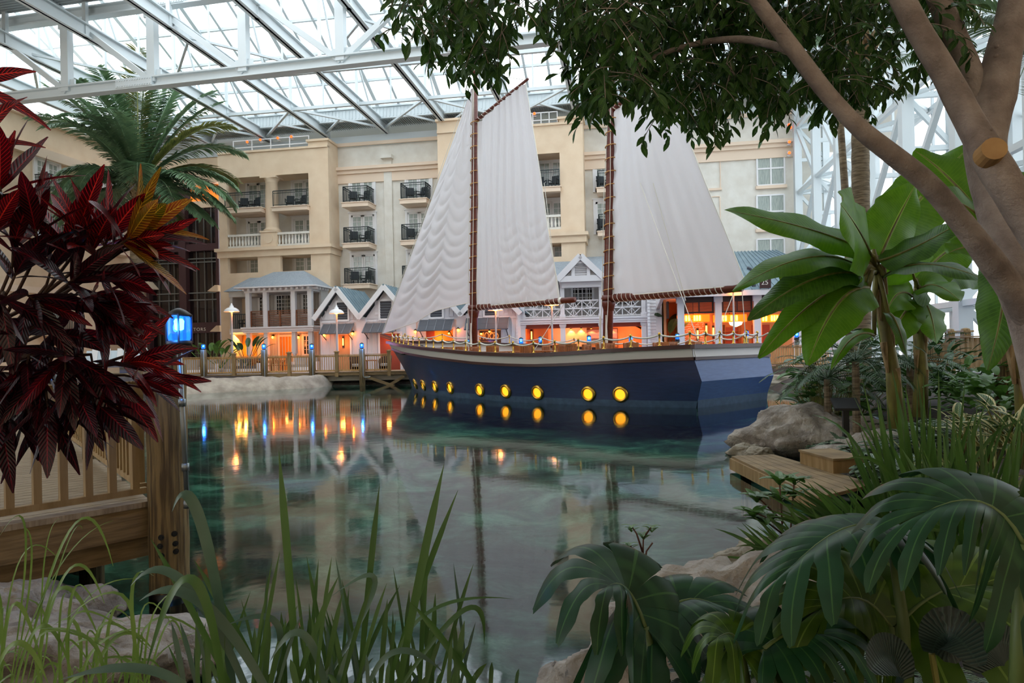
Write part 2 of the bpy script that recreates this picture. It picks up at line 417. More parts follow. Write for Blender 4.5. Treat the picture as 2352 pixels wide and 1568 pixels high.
# balcony prototype : slab + dark iron railing
def balcony(w, dep, loc, label, group, sides=True):
    o = thing('balcony', label, 'balcony', loc, FTH, group)
    m = MB(); m.box(-w/2-.08, w/2+.08, -dep-.08, 0, -.34, -.06); m.box(-w/2-.14, w/2+.14, -dep-.14, 0, -.06, 0); part('slab', m, m_trimtan, o)
    m = MB(); h = 1.1
    def run(a, b):
        a = Vector(a); b = Vector(b); L = (b-a).length; n = max(2, int(L/.115))
        m.bar(a+Vector((0, 0, h)), b+Vector((0, 0, h)), .06, .05); m.bar(a+Vector((0, 0, .1)), b+Vector((0, 0, .1)), .04, .04); m.bar(a+Vector((0, 0, h-.16)), b+Vector((0, 0, h-.16)), .03, .03)
        for k in range(n+1):
            p = a+(b-a)*k/n; t = .05 if k in (0, n) else .022
            m.bar(p+Vector((0, 0, 0 if t > .03 else .1)), p+Vector((0, 0, h)), t, t, (0, 1, 0))
    run((-w/2, -dep, 0), (w/2, -dep, 0))
    if sides: run((-w/2, -dep, 0), (-w/2, -.05, 0)); run((w/2, -dep, 0), (w/2, -.05, 0))
    part('railing', m, m_iron, o)
    return o
def balcony_chair():
    o = thing('balcony_chair', 'x', 'chair')
    m = MB(); m.box(-.27, .27, -.27, .27, .36, .42); part('seat', m, m_wick, o)
    m = MB(); m.hexa([(-.27, .2, .42), (.27, .2, .42), (.27, .26, .42), (-.27, .26, .42), (-.27, .32, .98), (.27, .32, .98), (.27, .37, .98), (-.27, .37, .98)]); part('backrest', m, m_wick, o)
    for sx in (-1, 1):
        m = MB(); m.bar((sx*.29, -.27, .62), (sx*.29, .28, .64), .06, .04); m.bar((sx*.29, -.25, .36), (sx*.29, -.25, .62), .045); part('arm', m, m_wick, o)
        for sy in (-1, 1):
            m = MB(); m.bar((sx*.24, sy*.24, 0), (sx*.24, sy*.24, .37), .05); part('leg', m, m_wick, o)
    return o
_bc = None
def chairs(u, d, z, where):
    global _bc
    for k, s in enumerate((-1, 1)):
        loc = FA.w(u+s*.42, d, z); rz = FTH+s*-.35; lab = '%s dark woven chair on the %s' % (('left', 'right')[k], where)
        if _bc is None: _bc = balcony_chair(); c = _bc; c.location = loc; c.rotation_euler = (0, 0, rz); c['label'] = lab; c['group'] = 'balcony chairs'
        else: dup(_bc, loc, rz, lab, 'balcony chairs')
dn = 0
rows = {'third': 463, 'second': 557, 'first': 651}
FLZ = {k: FA.uz(822, y, -1.4)[1] for k, y in rows.items()}
rowname = {'third': 'top', 'second': 'middle', 'first': 'lowest'}
for a, b, cname in ((793, 848, 'leftmost column on the plain wall'), (926, 982, 'column beside the jib'), (1379, 1424, 'column behind the aft mast')):
    for rk in ('third', 'second', 'first'):
        if a == 1379 and rk == 'first': continue
        u0, u1 = FA.u(a, -1.4), FA.u(b, -1.4); uc = (u0+u1)/2
        nm = '%s balcony, %s' % (rowname[rk], cname)
        balcony(u1-u0, 1.4, FA.w(uc, 0, FLZ[rk]), 'iron railed balcony, %s in the %s' % (rowname[rk], cname), 'balconies on the plain walls')
        dn += 1; french_door(dn, FA.w(uc, -.01, FLZ[rk]), 'french door at the ' + nm)
        chairs(uc, -.75, FLZ[rk], nm)

# tower: thin front wall with loggia openings, side walls, column, balustrades
balu = None
def balustrade(u0, u1, z, d, label):
    global balu
    o = thing('balustrade', label, 'balustrade', FA.w((u0+u1)/2, d, z), FTH, 'cream stone balustrades on the towers'); w = u1-u0
    m = MB(); m.box(-w/2, w/2, -.14, .14, .82, .98); part('top_rail', m, m_cream, o)
    m = MB(); m.box(-w/2, w/2, -.12, .12, 0, .14); part('bottom_rail', m, m_cream, o)
    n = max(4, int(w/.24)); m = MB(); m.lathe([(.07, .14), (.05, .2), (.095, .36), (.06, .55), (.045, .68), (.07, .76), (.07, .83)], n=8)
    for k in range(n):
        x = -w/2+w*(k+.5)/n
        if balu is None or k == 0 and False: pass
        if balu is None: b = part('baluster', m, m_cream, o, True); balu = b
        else: b = balu.copy(); COL.objects.link(b); b.parent = o
        b.location = (x, 0, 0)
def tower(nm, U, ztop, piers, holes, lab):
    m = fmb(); D = -1.7
    wallholes(m, U[0], U[1], zg-1, ztop, holes, D, D+.32)
    m.box(U[0], U[0]+.3, D+.3, 0, zg-1, ztop); m.box(U[1]-.3, U[1], D+.3, 0, zg-1, ztop)
    for a, b, zt in piers: m.box(a, b, D-.02, 0, ztop-.01, zt)
    struct('wall_'+nm, m, m_tan, lab, 'wall')
    m = fmb(); zc0 = FA.uz(640, 590, D)[1]; zc1 = FA.uz(640, 566, D)[1]
    m.box(U[0]-.12, U[1]+.12, D-.14, .0, zc0+.08, zc1); m.box(U[0]-.25, U[1]+.25, D-.3, 0, zc1-.22, zc1)
    for a, b, zt in piers: m.box(a-.1, b+.1, D-.15, .05, zt, zt+.16)
    m.box(U[0], U[1], D-.1, D+.35, ztop-.01, ztop+.14)
    struct('trim_'+nm, m, m_tan, 'tan mouldings of the '+lab, 'trim')
D = -1.7
ux = lambda px: FA.u(px, D)
zy = lambda px, py: FA.uz(px, py, D)[1]
zt1 = zy(620, 347); zh1 = zy(620, 403); zb1 = zy(620, 566); zl1, zl0 = zy(620, 582), zy(620, 624)
tower('tower_left', UT1, zt1, ((ux(715), UT1[1], zy(740, 324)),),
      [(ux(525), ux(714), zb1, zh1), (ux(525), ux(594), zl0, zl1), (ux(646), ux(716), zl0, zl1)], 'tan stucco tower left of the jib, three storeys of loggias')
zt2 = zy(1260, 288); zh2 = zy(1260, 352); zb2 = zy(1260, 527); zm1, zm0 = zy(1260, 548), zy(1260, 590)
tower('tower_right', UT2, zt2, ((UT2[0], ux(1070), zy(1040, 298)+.6), (ux(1292), UT2[1], zy(1320, 272))),
      [(ux(1232), ux(1292), zb2, zh2), (ux(1070), ux(1128), zb2, zh2), (ux(1232), ux(1292), zm0, zm1), (ux(1070), ux(1128), zm0, zm1)], 'tan stucco tower standing behind the forward sails')
# loggia floors + ceilings
m = fmb()
for a, b in ((525, 714), (1232, 1292), (1070, 1128)):
    z3 = FLZ['third'] if a != 525 else zy(660, 474); z2 = zb1 if a == 525 else zb2
    m.box(ux(a), ux(b), D+.3, 0, z2-.3, z2+.02)
    m.box(ux(a)-.1, ux(b)+.1, D+.3, 0, (zh1 if a == 525 else zh2), (zh1 if a == 525 else zh2)+.2)
    for zz in ((zl0, zl1) if a == 525 else (zm0, zm1)): m.box(ux(a), ux(b), D+.3, 0, zz-.2 if zz in (zl0, zm0) else zz, zz if zz in (zl0, zm0) else zz+.2)
struct('loggia_slabs', m, m_tan, 'floors and ceilings inside the tower loggias', 'slab')
o = thing('column', 'round cream column standing between the tower loggias', 'column', FA.w(ux(622), D+.45, zy(622, 530)), FTH)
h = zh1-zy(622, 530)
m = MB(); m.lathe([(.62, 0), (.62, .12), (.5, .2), (.47, .3), (.46, h*.5), (.42, h-.45), (.46, h-.4), (.42, h-.36), (.56, h-.16), (.56, h-.14)], n=24); part('shaft', m, m_tan, o, True)
m = MB(); m.box(-.62, .62, -.55, .62, h-.15, h); part('capital', m, m_tan, o)
m = MB(); m.box(-.6, .6, -.6, .5, zb1-zy(622, 530), 0); m.box(-.66, .66, -.66, .5, -.12, 0); m.disc((0, -.6, (zb1-zy(622, 530))/2), (0, -1, 0), .35, 20, .04); part('pedestal', m, m_tan, o)
balustrade(ux(526), ux(604), zb1, D+.15, 'cream balustrade left of the pedestal on the left tower')
balustrade(ux(639), ux(714), zb1, D+.15, 'cream balustrade right of the pedestal on the left tower')
balustrade(ux(1232), ux(1292), zb2, D+.15, 'cream balustrade seen past the edge of the gaff sail')
balustrade(ux(1070), ux(1128), zb2, D+.15, 'cream balustrade mostly hidden behind the forward mast')
for a, b, py, nm in ((527, 607, 479, 'left bay of the left tower'), (637, 713, 474, 'right bay of the left tower'), (1231, 1291, 431, 'tower bay past the fore sail'), (1071, 1128, 437, 'tower bay behind the forward mast')):
    u0, u1 = ux(a), ux(b); z = zy((a+b)/2, py); uc = (u0+u1)/2
    balcony(u1-u0, .55, FA.w(uc, D+.25, z), 'iron railed balcony in the ' + nm, 'loggia balconies', False)
    m = fmb(); m.box(u0, u1, D+.25, 0, z-.3, z); struct('loggia_floor', m, m_trimtan, 'balcony floor in the '+nm, 'slab')
    chairs(uc, D+.55, z, 'balcony of the ' + nm)
    for zz, w2 in ((z, 'top'), (zb1 if a < 1000 else zb2, 'middle'), ((zl0 if a < 1000 else zm0)-.15, 'lowest')):
        dn += 1; french_door(dn, FA.w(uc+.15, -.01, zz), '%s french door in the %s' % (w2, nm))
# right windows
wn = 0
for k, (y0, y1) in enumerate(((351, 423), (450, 522), (550, 612))):
    wn += 1; u0, z1 = FA.uz(1738, y0); u1, z0 = FA.uz(1802, y1); z0 = min(z0, z1-2.0)
    o = thing('window_%d' % wn, 'white framed hotel window, %s of the column above the restaurant' % ('topmost', 'middle one', 'lowest')[k], 'window', FA.w((u0+u1)/2, -.01, z0), FTH, kind='structure'); w = u1-u0; h = z1-z0
    m = MB()
    for x in (-w/2, 0, w/2): m.box(x-.05, x+.05, -.08, .02, 0, h)
    for z in (0, h/2, h): m.box(-w/2, w/2, -.075, .02, z-.05, z+.05)
    part('window_frame', m, m_white, o)
    m = MB(); m.box(-w/2, w/2, -.03, 0, 0, h); part('pane', m, m_curt, o)
    m = MB(); m.box(-w/2-.12, w/2+.12, -.2, .02, -.25, -.05); part('window_sill', m, m_trimtan, o)

# left side wall (perpendicular) with balconies
m = fmb(); m.box(uL-.4, uL, -40, .2, zg-1, zpar); struct('wall_left', m, m_tan, 'cream hotel wall at the left side of the atrium', 'wall')
m = fmb(); m.box(uL-.4, uL+.3, -40, .2, zpar, zpar+.25); m.box(uL, uL+.35, -40, 0, zpar-2.3, zpar-1.7); m.box(uL, uL+.2, -40, 0, 6.0, 6.4)
struct('trim_5', m, m_trimtan, 'tan mouldings along the left atrium wall', 'trim')
for k in range(3):
    for j in range(3):
        d = -3.5-5.5*k; z = (12.3, 9.5, 3.7)[j]
        o = balcony(2.0, 1.1, FA.w(uL, d, z), 'iron railed balcony on the left wall, %s row, %s from the elevators' % (('top', 'middle', 'lowest')[j], ('first', 'second', 'third')[k]), 'balconies on the left wall')
        o.rotation_euler = (0, 0, FTH+PI/2)
        dn += 1; dd = french_door(dn, FA.w(uL+.02, d, z), 'french door on the left wall, %s row, %s from the elevators' % (('top', 'middle', 'lowest')[j], ('first', 'second', 'third')[k])); dd.rotation_euler = (0, 0, FTH+PI/2)

# elevator tower: dark glass in purple brown mullions
m_mull = mat('mullion_plum', '4a2f33', .5); m_elgl = mat('elevator_glass', '150d10', .06, '22161a', 1.5, spec=.8)
o = thing('elevator_shaft', 'tall dark glass elevator shaft with plum brown mullions', 'elevator shaft', FA.w(0, 0, 0), FTH)
e = lambda px, py: FA.uz(px, py)
m = MB(); zt = e(420, 480)[1]
m.box(EL[0], EL[1], .1, .3, zg, zt)
part('glazing', m, m_elgl, o)
m = MB()
for a, b in ((340, 346), (415, 431), (500, 507)): m.box(e(a, 500)[0], e(b, 500)[0], -.35, .2, zg, zt+.4)
for y0, y1 in ((563, 579), (742, 766)): m.box(EL[0], EL[1], -.3, .2, e(420, y1)[1], e(420, y0)[1])
part('mullions', m, m_mull, o)
m = MB()
for y in (596, 604, 674, 690):
    for a, b in ((347, 412), (432, 500)): m.bar((e(a, y)[0], -.05, e(420, y)[1]), (e(b, y)[0], -.05, e(420, y)[1]), .09)
for px in (363, 385, 398, 450, 468, 485): m.bar((e(px, 500)[0], -.03, zg), (e(px, 500)[0], -.03, zt), .04)
part('guide_rails', m, m_galv, o, label='thin grey rails crossing the dark glass')
m = MB(); m.box(EL[0], EL[1], -.1, .3, zt, zt+.5); m.box(EL[0], EL[1], 0, .3, e(420, 424)[1], zpar); part('header', m, m_tan, o)
m = MB(); m.box(e(437, 470)[0], e(503, 470)[0], .05, .2, zt+.5, e(470, 424)[1]); 
m_amber = mat('amber_panel', 'd9762a', .6, 'e89a3c', 2, emit='e0661a', estr=.35); part('amber_light_panel', m, m_amber, o, label='glowing orange panel above the glass')
m = MB(); m.box(e(340, 470)[0], e(437, 470)[0], .05, .2, zt+.5, e(470, 424)[1]); part('upper_panel', m, m_mull, o)
u0, z0 = e(417, 761); text('sign_lettering', 'ELEVATORS', .34, (u0, -.32, z0), (PI/2, 0, 0), m_cream, o, sx=1.05, space=1.25)
m = fmb()
for px, pa, pb, w in ((338, 643, 666, 26), (494, 657, 671, 24), (500, 748, 762, 22)):
    u, z = FA.uz(px, pb); u2, z2 = FA.uz(px+w, pa)
    m.prism([(u, z), (u2, z), (u2, z2), (u2-.25, z2)] if px > 400 else [(u, z), (u2, z), (u+.3, z2), (u, z2)], 'y', -1.0, .3)
struct('trim_6', m, m_tan, 'small tan eyebrow ledges beside the elevator glass', 'trim')

# ---------------- roof
rpx = (629, 758, 902, 1034, 1180, 1334); ru = [FA.u(p) for p in rpx]
ua, us_ = ru[0], (ru[-1]-ru[0])/5
RZ = FA.uz(758, 318)[1]
RAF = [ua+us_*k for k in range(-4, 10)]
DT = -16.2
m0 = MB()
for k, u in enumerate(RAF):
    a = FA.w(u, .3, RZ); L = 34 if u < FA.u(900) else 26
    m = MB(); m.T = FM
    m.box(u-.2, u+.2, -L, .3, RZ, RZ+.07); m.box(u-.2, u+.2, -L, .3, RZ+.6, RZ+.67); m.box(u-.05, u+.05, -L, .3, RZ, RZ+.6)
    struct('ceiling_rafter', m, m_steel, 'white steel roof rafter, number %d from the left wall' % (k+1), 'rafter')
m = fmb()
for d in (-5.6, -10.9): m.box(RAF[0]-3, RAF[-1]+3, d-.1, d+.1, RZ+.1, RZ+.3)
struct('ceiling_purlins', m, m_steel, 'white tie beams running across the roof rafters', 'beam')
m = fmb()
for k in range(len(RAF)-1):
    a, b = RAF[k], RAF[k+1]
    if k % 2: m.bar((a, -5.6, RZ+.25), (b, -.6, RZ+.25), .14); m.bar(((a+b)/2, -3.1, RZ+.25), (a, -.4, RZ+.25), .12)
    else: m.bar((a, -.6, RZ+.25), (b, -5.6, RZ+.25), .14); m.bar(((a+b)/2, -3.1, RZ+.25), (b, -.4, RZ+.25), .12)
    m.bar((a, -16, RZ+.25), (b, -10.9, RZ+.25), .12) if k % 2 else m.bar((a, -10.9, RZ+.25), (b, -16, RZ+.25), .12)
struct('ceiling_braces', m, m_steel, 'thin white wind braces between the roof rafters', 'brace')
# eave: white fascia, corrugated soffit, dark gap over the parapet
GS = .45; ge, gz = -1.6, RZ+1.35
m = fmb(); m.box(RAF[0]-3, RAF[-1]+3, -1.75, -1.5, RZ+.55, RZ+1.35); m.box(RAF[0]-3, RAF[-1]+3, -.1, .2, RZ-.75, RZ+.0); m.box(RAF[0]-3, RAF[-1]+3, -1.9, -1.4, RZ+1.3, RZ+1.45)
for k in range(260): u = RAF[0]-3+k*.25; m.box(u, u+.05, -1.8, -1.75, RZ+.65, RZ+1.25) if u < RAF[-1]+3 else None
struct('ceiling_fascia', m, m_steel, 'ribbed white fascia where the skylight meets the hotel wall', 'fascia')
m = fmb(); m.box(RAF[0]-3, RAF[-1]+3, -1.5, 3, RZ+.62, RZ+.8)
for k in range(400):
    u = RAF[0]-3+k*.16
    if u < RAF[-1]+3: m.box(u, u+.08, -1.5, 0.2, RZ+.57, RZ+.62)
struct('ceiling_soffit', m, m_corr, 'grey corrugated soffit above the hotel parapet', 'soffit')
m = fmb(); m.box(RAF[0]-3, RAF[-1]+3, 2.2, 2.5, zpar-2, RZ+.7); struct('wall_plenum', m, mat('plenum_grey', 'a39d92', .9), 'dim grey wall set back behind the hotel parapet', 'wall')
# sloped skylight, a mullion grid with one pane sheet per bay
ridge_d = -17.5; gz2 = gz+(ge-ridge_d)*GS
for k in range(len(RAF)-1):
    a, b = RAF[k], RAF[k+1]
    o = thing('window_%d' % (wn+1+k), 'sloped skylight bay of the roof, bay %d from the left wall' % (k+1), 'skylight', (0, 0, 0), kind='structure')
    m = fmb(); 
    for j in range(4):
        u = a+(b-a)*j/3
        if j < 3 : m.bar((u, ge, gz), (u, ridge_d, gz2), .24 if j == 0 else .15, .28 if j == 0 else .18)
    n = 7
    for j in range(n+1):
        t = j/n; m.bar((a, ge+(ridge_d-ge)*t, gz+(gz2-gz)*t), (b, ge+(ridge_d-ge)*t, gz+(gz2-gz)*t), .15, .16)
    for d in (-5.6, -10.9):
        m.bar((a, d, RZ+.3), (a, d, gz+(ge-d)*GS), .16, .16); m.bar(((a+b)/2, d, RZ+.3), ((a+b)/2, d, gz+(ge-d)*GS), .09, .09)
        m.bar((a, d+2.6, RZ+.5), (a, d, gz+(ge-d)*GS), .1)
    m.bar((a, ridge_d, RZ), (a, ridge_d, gz2), .2)
    part('glazing_bars', m, m_steel, o)
    m = fmb(); m.quad((a, ge, gz+.05), (b, ge, gz+.05), (b, ridge_d, gz2+.05), (a, ridge_d, gz2+.05)); part('pane', m, m_skyglass, o)
    m = fmb(); m.quad((a, ridge_d, gz2), (b, ridge_d, gz2), (b, -32, gz), (a, -32, gz)); part('pane', m, m_skyglass, o)
# big truss
TO = P(795, 145, 31.0); _b = -.1
while True:
    TF = Frame((TO.x, TO.y, 0), _b)
    if TF.uz(165, 203)[1] >= TF.uz(1290, 76)[1] or _b < -.45: break
    _b -= .005
tzb = TF.uz(795, 140)[1]; tzt = TF.uz(365, 8)[1]
nodes = [TF.u(p) for p in (165, 365, 565, 795)]; sp = (nodes[3]-nodes[0])/3
nodes = [nodes[3]+sp*k for k in range(-6, 7)]
m = MB(); m.T = TF.M
def ibeam(a, b, w, h):
    a = Vector(a); b = Vector(b); up = Vector((0, 0, h/2-.03)); m.bar(a+up, b+up, w, .07); m.bar(a-up, b-up, w, .07); m.bar(a, b, .09, h)
ibeam((nodes[0], 0, tzb), (nodes[-1], 0, tzb), .46, .5); ibeam((nodes[0], 0, tzt), (nodes[-1], 0, tzt), .46, .5)
for u in nodes: m.bar((u, 0, tzb), (u, 0, tzt), .42, .36, (0, 1, 0))
for k in range(len(nodes)-1):
    a, b = nodes[k], nodes[k+1]
    if k < 6: m.bar((a, 0, tzt), (b, 0, tzb), .26, .26)
    else: m.bar((a, 0, tzb), (b, 0, tzt), .26, .26)
for u, z in ((nodes[4]-.9, tzb), (nodes[7]+1.2, tzb), (nodes[4]+.9, tzt)):
    m.box(u-1.0, u+1.0, -.27, .27, z-.2, z+.2)
    for i in range(14):
        for j in (-.13, .13): m.disc((u-.9+i*.14, -.27, z+j), (0, -1, 0), .035, 6, .03)
for u in nodes:
    for z, s in ((tzb, 1), (tzt, -1)): m.box(u-.45, u+.45, -.05, .05, z, z+s*.6)
struct('ceiling_truss', m, m_steel, 'deep white steel truss crossing the roof in front of the palm', 'truss')
# solid corrugated roof nearer than the truss, on the left
m = MB(); m.T = TF.M; u0 = nodes[0]-8; u1 = TF.u(330)
m.box(u0, u1+60, -40, -12, tzt+.75, tzt+.95); m.box(u0, u1, -12, -.3, tzt+.38, tzt+.55)  # the wide near sheet is unseen, added to keep sky light off the foreground
for k in range(120):
    y = -.2-k*.2; m.box(u0, u1, y-.09-.2, y-.2, tzt+.3, tzt+.38)
struct('ceiling', m, m_corr, 'corrugated metal roof deck at the top left corner', 'ceiling')
m = MB(); m.T = TF.M
for u in nodes[:5]: m.bar((u, -.2, tzt+.05), (u, -12, tzt+.05), .3, .55)
for d in (-2.6, -5.4): m.bar((nodes[0], d, tzt+.1), (u1, d, tzt+.1), .3, .5)
struct('ceiling_joists', m, m_steel, 'white beams under the corrugated roof deck', 'beam')

# ---------------- glass side wall on the right: white space frame
DEP = 1.7
for k in range(9):
    d = -.6-4.3*k; o = thing('trim_frame_%d' % (k+1), 'white upright truss of the glass side wall, %s from the hotel' % ('first second third fourth fifth sixth seventh eighth ninth'.split()[k]), 'wall frame', (0, 0, 0), kind='structure')
    m = fmb(); H = RZ+.5
    m.bar((uR, d, zg-1), (uR, d, H), .44, .44, (0, 1, 0)); m.bar((uR+DEP, d, zg-1), (uR+DEP, d, H), .4, .4, (0, 1, 0)); part('upright', m, m_steel, o)
    m = fmb(); z = zg+.3; n = 0
    while z < H:
        m.bar((uR, d, z), (uR+DEP, d, z), .2); z2 = min(z+2.1, H)
        m.bar((uR if n % 2 else uR+DEP, d, z), (uR+DEP if n % 2 else uR, d, z2), .18); z += 2.1; n += 1
    part('lacing', m, m_steel, o)
    if k < 8:
        m = fmb(); z = zg+2.4; n = 0
        while z < H:
            m.bar((uR, d, z), (uR, d-4.3, z), .2); m.bar((uR+DEP, d, z), (uR+DEP, d-4.3, z), .2)
            m.bar((uR, d, z), (uR+DEP, d-2.15, z), .15); m.bar((uR, d-4.3, z), (uR+DEP, d-2.15, z), .15)
            m.bar((uR, d if n % 2 else d-4.3, z), (uR, d-4.3 if n % 2 else d, z+4.2), .2)
            z += 4.2; n += 1
        part('bracing', m, m_steel, o)
        m = fmb()
        for j in range(3): m.bar((uR+DEP+.15, d-4.3*j/2, zg), (uR+DEP+.15, d-4.3*j/2, H), .1)
        for j in range(5): m.bar((uR+DEP+.15, d, zg+j*4.2), (uR+DEP+.15, d-4.3, zg+j*4.2), .1)
        part('mullions', m, m_steel, o)
        m = fmb(); m.quad((uR+DEP+.2, d, zg), (uR+DEP+.2, d-4.3, zg), (uR+DEP+.2, d-4.3, H), (uR+DEP+.2, d, H)); part('pane', m, m_skyglass, o)
m = fmb(); m.box(uR-.2, uR+DEP+.6, -36, .3, RZ+.5, RZ+1.6); struct('ceiling_eave', m, m_steel, 'white edge beam along the top of the glass side wall', 'beam')
# unseen walls and ceiling behind the viewer, added to shut out sky light
m = fmb(); m.box(uL-.4, uR+3, -58, -57.6, -1, RZ+1); struct('wall_front', m, m_tan, 'unseen wall behind the viewer, added to block sky light', 'wall')
m = fmb(); m.box(uR+DEP, uR+DEP+.4, -57.6, -36, -1, RZ+1); struct('wall_right', m, m_tan, 'unseen solid wall at the near right, added to block sky light', 'wall')
m = fmb(); m.box(uL, uR+3, -57.6, -34, RZ+1.5, RZ+1.7); struct('ceiling_near', m, m_steel, 'unseen white ceiling above the near shore, added to block sky light', 'ceiling')

# roof-edge spotlights with rail
def spotlight(loc, rz, label):
    o = thing('spotlight', label, 'spotlight', loc, rz, 'orange stage spotlights at the roof edge')
    m = MB(); m.tube([(0, .3, .25), (0, -.12, .12)], [.08, .1], 10); part('lamp_housing', m, m_white, o)
    m = MB(); m.disc((0, -.121, .12), (0, -.95, -.3), .085, 12, .03); part('lens', m, m_spot, o, label='glowing orange lens')
    m = MB(); m.bar((0, .1, 0), (0, .1, .2), .05); m.box(-.1, .1, 0, .2, -.04, 0); part('bracket', m, m_white, o)
m_spot = mat('spot_lens', 'ff7a30', .4, emit='ff3c0c', estr=1.3)
for px, py, w in ((570, 327, 'above the left tower, first from the palm'), (600, 322, 'above the left tower, second from the palm'), (640, 318, 'above the left tower, third from the palm'), (671, 315, 'above the left tower, nearest the tall pier')):
    u, z = FA.uz(px, py, -1.4); spotlight(FA.w(u, -1.4, z-.12), FTH, 'small orange spotlight '+w)
for px, py, w in ((1213, 271, 'beside the gaff sail, half hidden'), (1228, 262, 'just past the edge of the gaff sail')):
    u, z = FA.uz(px, py, -1.4); spotlight(FA.w(u, -1.4, z-.12), FTH, 'small orange spotlight '+w)
for px, py, w in ((1811, 288, 'topmost'), (1815, 294, 'second from the top'), (1812, 327, 'third from the top'), (1812, 352, 'lowest')):
    u, z = FA.uz(px, py, -.5); spotlight(FA.w(u, -.5, z-.12), FTH, 'small orange spotlight on the right wall edge, '+w)
for a, b, py0, py1, w in ((540, 714, 338, 322, 'left tower'), (1213, 1288, 290, 268, 'tower behind the gaff sail')):
    m = fmb(); u0, u1 = ux(a), ux(b); z0 = zt1 if a < 1000 else zt2
    for zz in (.45, .95): m.bar((u0, D+.2, z0+zz), (u1, D+.2, z0+zz), .06)
    for k in range(5): x = u0+(u1-u0)*k/4; m.bar((x, D+.2, z0), (x, D+.2, z0+.97), .06)
    solo('roof_rail', m, m_white, 'white pipe guard rail on top of the '+w, 'railing')
# ---------------------------------------------------------------- the two-masted ship
BF = Frame((-5.56, 37.6, 0), -1.12)
ship = thing('sailing_ship', 'navy blue two masted sailing ship with white sails moored on the pond', 'ship', BF.O, BF.a)
m_navy = mat('navy_paint', '12224a', .42, '172a56', 3, (1, 1, 6), coat=.12)
m_boot = mat('waterline_paint', '3b5470', .55, '2f465f', 5)
m_band = mat('cream_band', 'd8d3cf', .5)
m_mahog = mat('mahogany_rail', '3c1c1a', .4)
m_spar = mat('varnished_spar', '6a3224', .4, '57261b', 3, (.3, 4, 4))
m_sail = mat('sailcloth', 'dbd9dc', .85, trans=.3)
m_rope = mat('white_rope', 'd9d6cc', .8); m_hemp = mat('hemp_rope', 'b98a4e', .8)
m_brass = mat('brass', 'c9a04a', .25, metal=1.0)
m_port = mat('porthole_glow', 'c87818', .4, emit='ffa21e', estr=.6)
def pick(tab, t):
    for k in range(len(tab)-1):
        if t <= tab[k+1][0]:
            a = (t-tab[k][0])/(tab[k+1][0]-tab[k][0])
            def g(i):     # catmull-rom
                p1, p2 = tab[k], tab[k+1]; p0 = tab[k-1] if k else tab[0]; p3 = tab[k+2] if k+2 < len(tab) else tab[-1]
                m1 = (p2[i]-p0[i])/max(p2[0]-p0[0], 1e-6)*(p2[0]-p1[0]); m2 = (p3[i]-p1[i])/max(p3[0]-p1[0], 1e-6)*(p2[0]-p1[0])
                return (2*a**3-3*a*a+1)*p1[i]+(a**3-2*a*a+a)*m1+(-2*a**3+3*a*a)*p2[i]+(a**3-a*a)*m2
            return [g(i) for i in range(1, len(tab[0]))]
    return list(tab[-1][1:])
WLT = [(0, 0, 0), (.06, .9, .55), (.14, 2.4, 1.4), (.28, 5.2, 2.75), (.42, 8.3, 3.6), (.55, 10.9, 3.9), (.68, 13.5, 3.8), (.84, 16.8, 3.25), (1, 19.5, 2.2)]
SHT = [(0, -2.3, 0), (.06, -1.2, .75), (.14, .9, 1.9), (.28, 4.3, 3.3), (.42, 7.9, 4.0), (.55, 10.8, 4.3), (.68, 13.5, 4.2), (.84, 16.9, 3.55), (1, 19.55, 2.45)]
SPY = [(880, 784), (893, 786), (920, 793), (980, 801), (1082, 811), (1150, 814), (1218, 815), (1290, 812), (1354, 808), (1450, 802), (1576, 796), (1700, 791)]
def sheer(t):
    x, h = pick(SHT, t); z = 2.0
    for _ in range(4):
        px, py = pxof(BF.w(x, -h, z)); 
        for k in range(len(SPY)-1):
            if px <= SPY[k+1][0] or k == len(SPY)-2:
                a = max(0, min(1, (px-SPY[k][0])/(SPY[k+1][0]-SPY[k][0]))); ty = SPY[k][1]+(SPY[k+1][1]-SPY[k][1])*a; break
        z += (py-ty)*BF.w(x, -h, z).y/F
    return x, h, z
NT = 48
SHEER = [sheer(k/NT) for k in range(NT+1)]
def shz(t): k = min(int(t*NT), NT-1); a = t*NT-k; return SHEER[k][2]*(1-a)+SHEER[k+1][2]*a
def hull(t, z):
    wx, wh = pick(WLT, t); sx, sh = pick(SHT, t); zs = shz(t); v = z/zs
    f = max(0, v)**1.25 if v > 0 else v*.6
    x, h = wx+(sx-wx)*f, wh+(sh-wh)*f
    if t > .9:
        x += (t-.9)/.1*max(0, (1-abs(z-.85)/.85))*.26
    return x, max(0, h)
def strip(zf0, zf1, nz, side, off=0.0):
    m = MB()
    def fn(u, v):
        z = zf0(u)+(zf1(u)-zf0(u))*v; x, h = hull(u, z); return (x, side*(h+off if h > 0 else 0), z)
    m.grid(fn, NT, nz); return m
for side in (-1, 1):
    part('hull_side', strip(lambda t: .22, lambda t: shz(t)-.36, 8, side), m_navy, ship, True)
    part('waterline_strip', strip(lambda t: -.6, lambda t: .22, 4, side), m_boot, ship, True, label='paler blue strip at the waterline')
    part('white_band', strip(lambda t: shz(t)-.36, lambda t: shz(t)-.06, 2, side, .004), m_band, ship, True, label='broad white band under the rail')
    def rail(dz, w, h, name, inn=0):
        m = MB(); pts = []
        for k in range(NT+1):
            t = k/NT; z = shz(t)+dz; x, hb = hull(t, z); pts.append(Vector((x, side*(hb+inn), z)))
        for a, b in zip(pts, pts[1:]): m.bar(a, b+(b-a)*.02, w, h)
        part(name, m, m_mahog, ship)
    rail(-.38, .12, .1, 'rub_rail'); rail(0, .34, .13, 'cap_rail', -.08)
    part('bulwark', strip(lambda t: shz(t)-1.0, lambda t: shz(t)-.03, 2, side, -.09), m_band, ship)
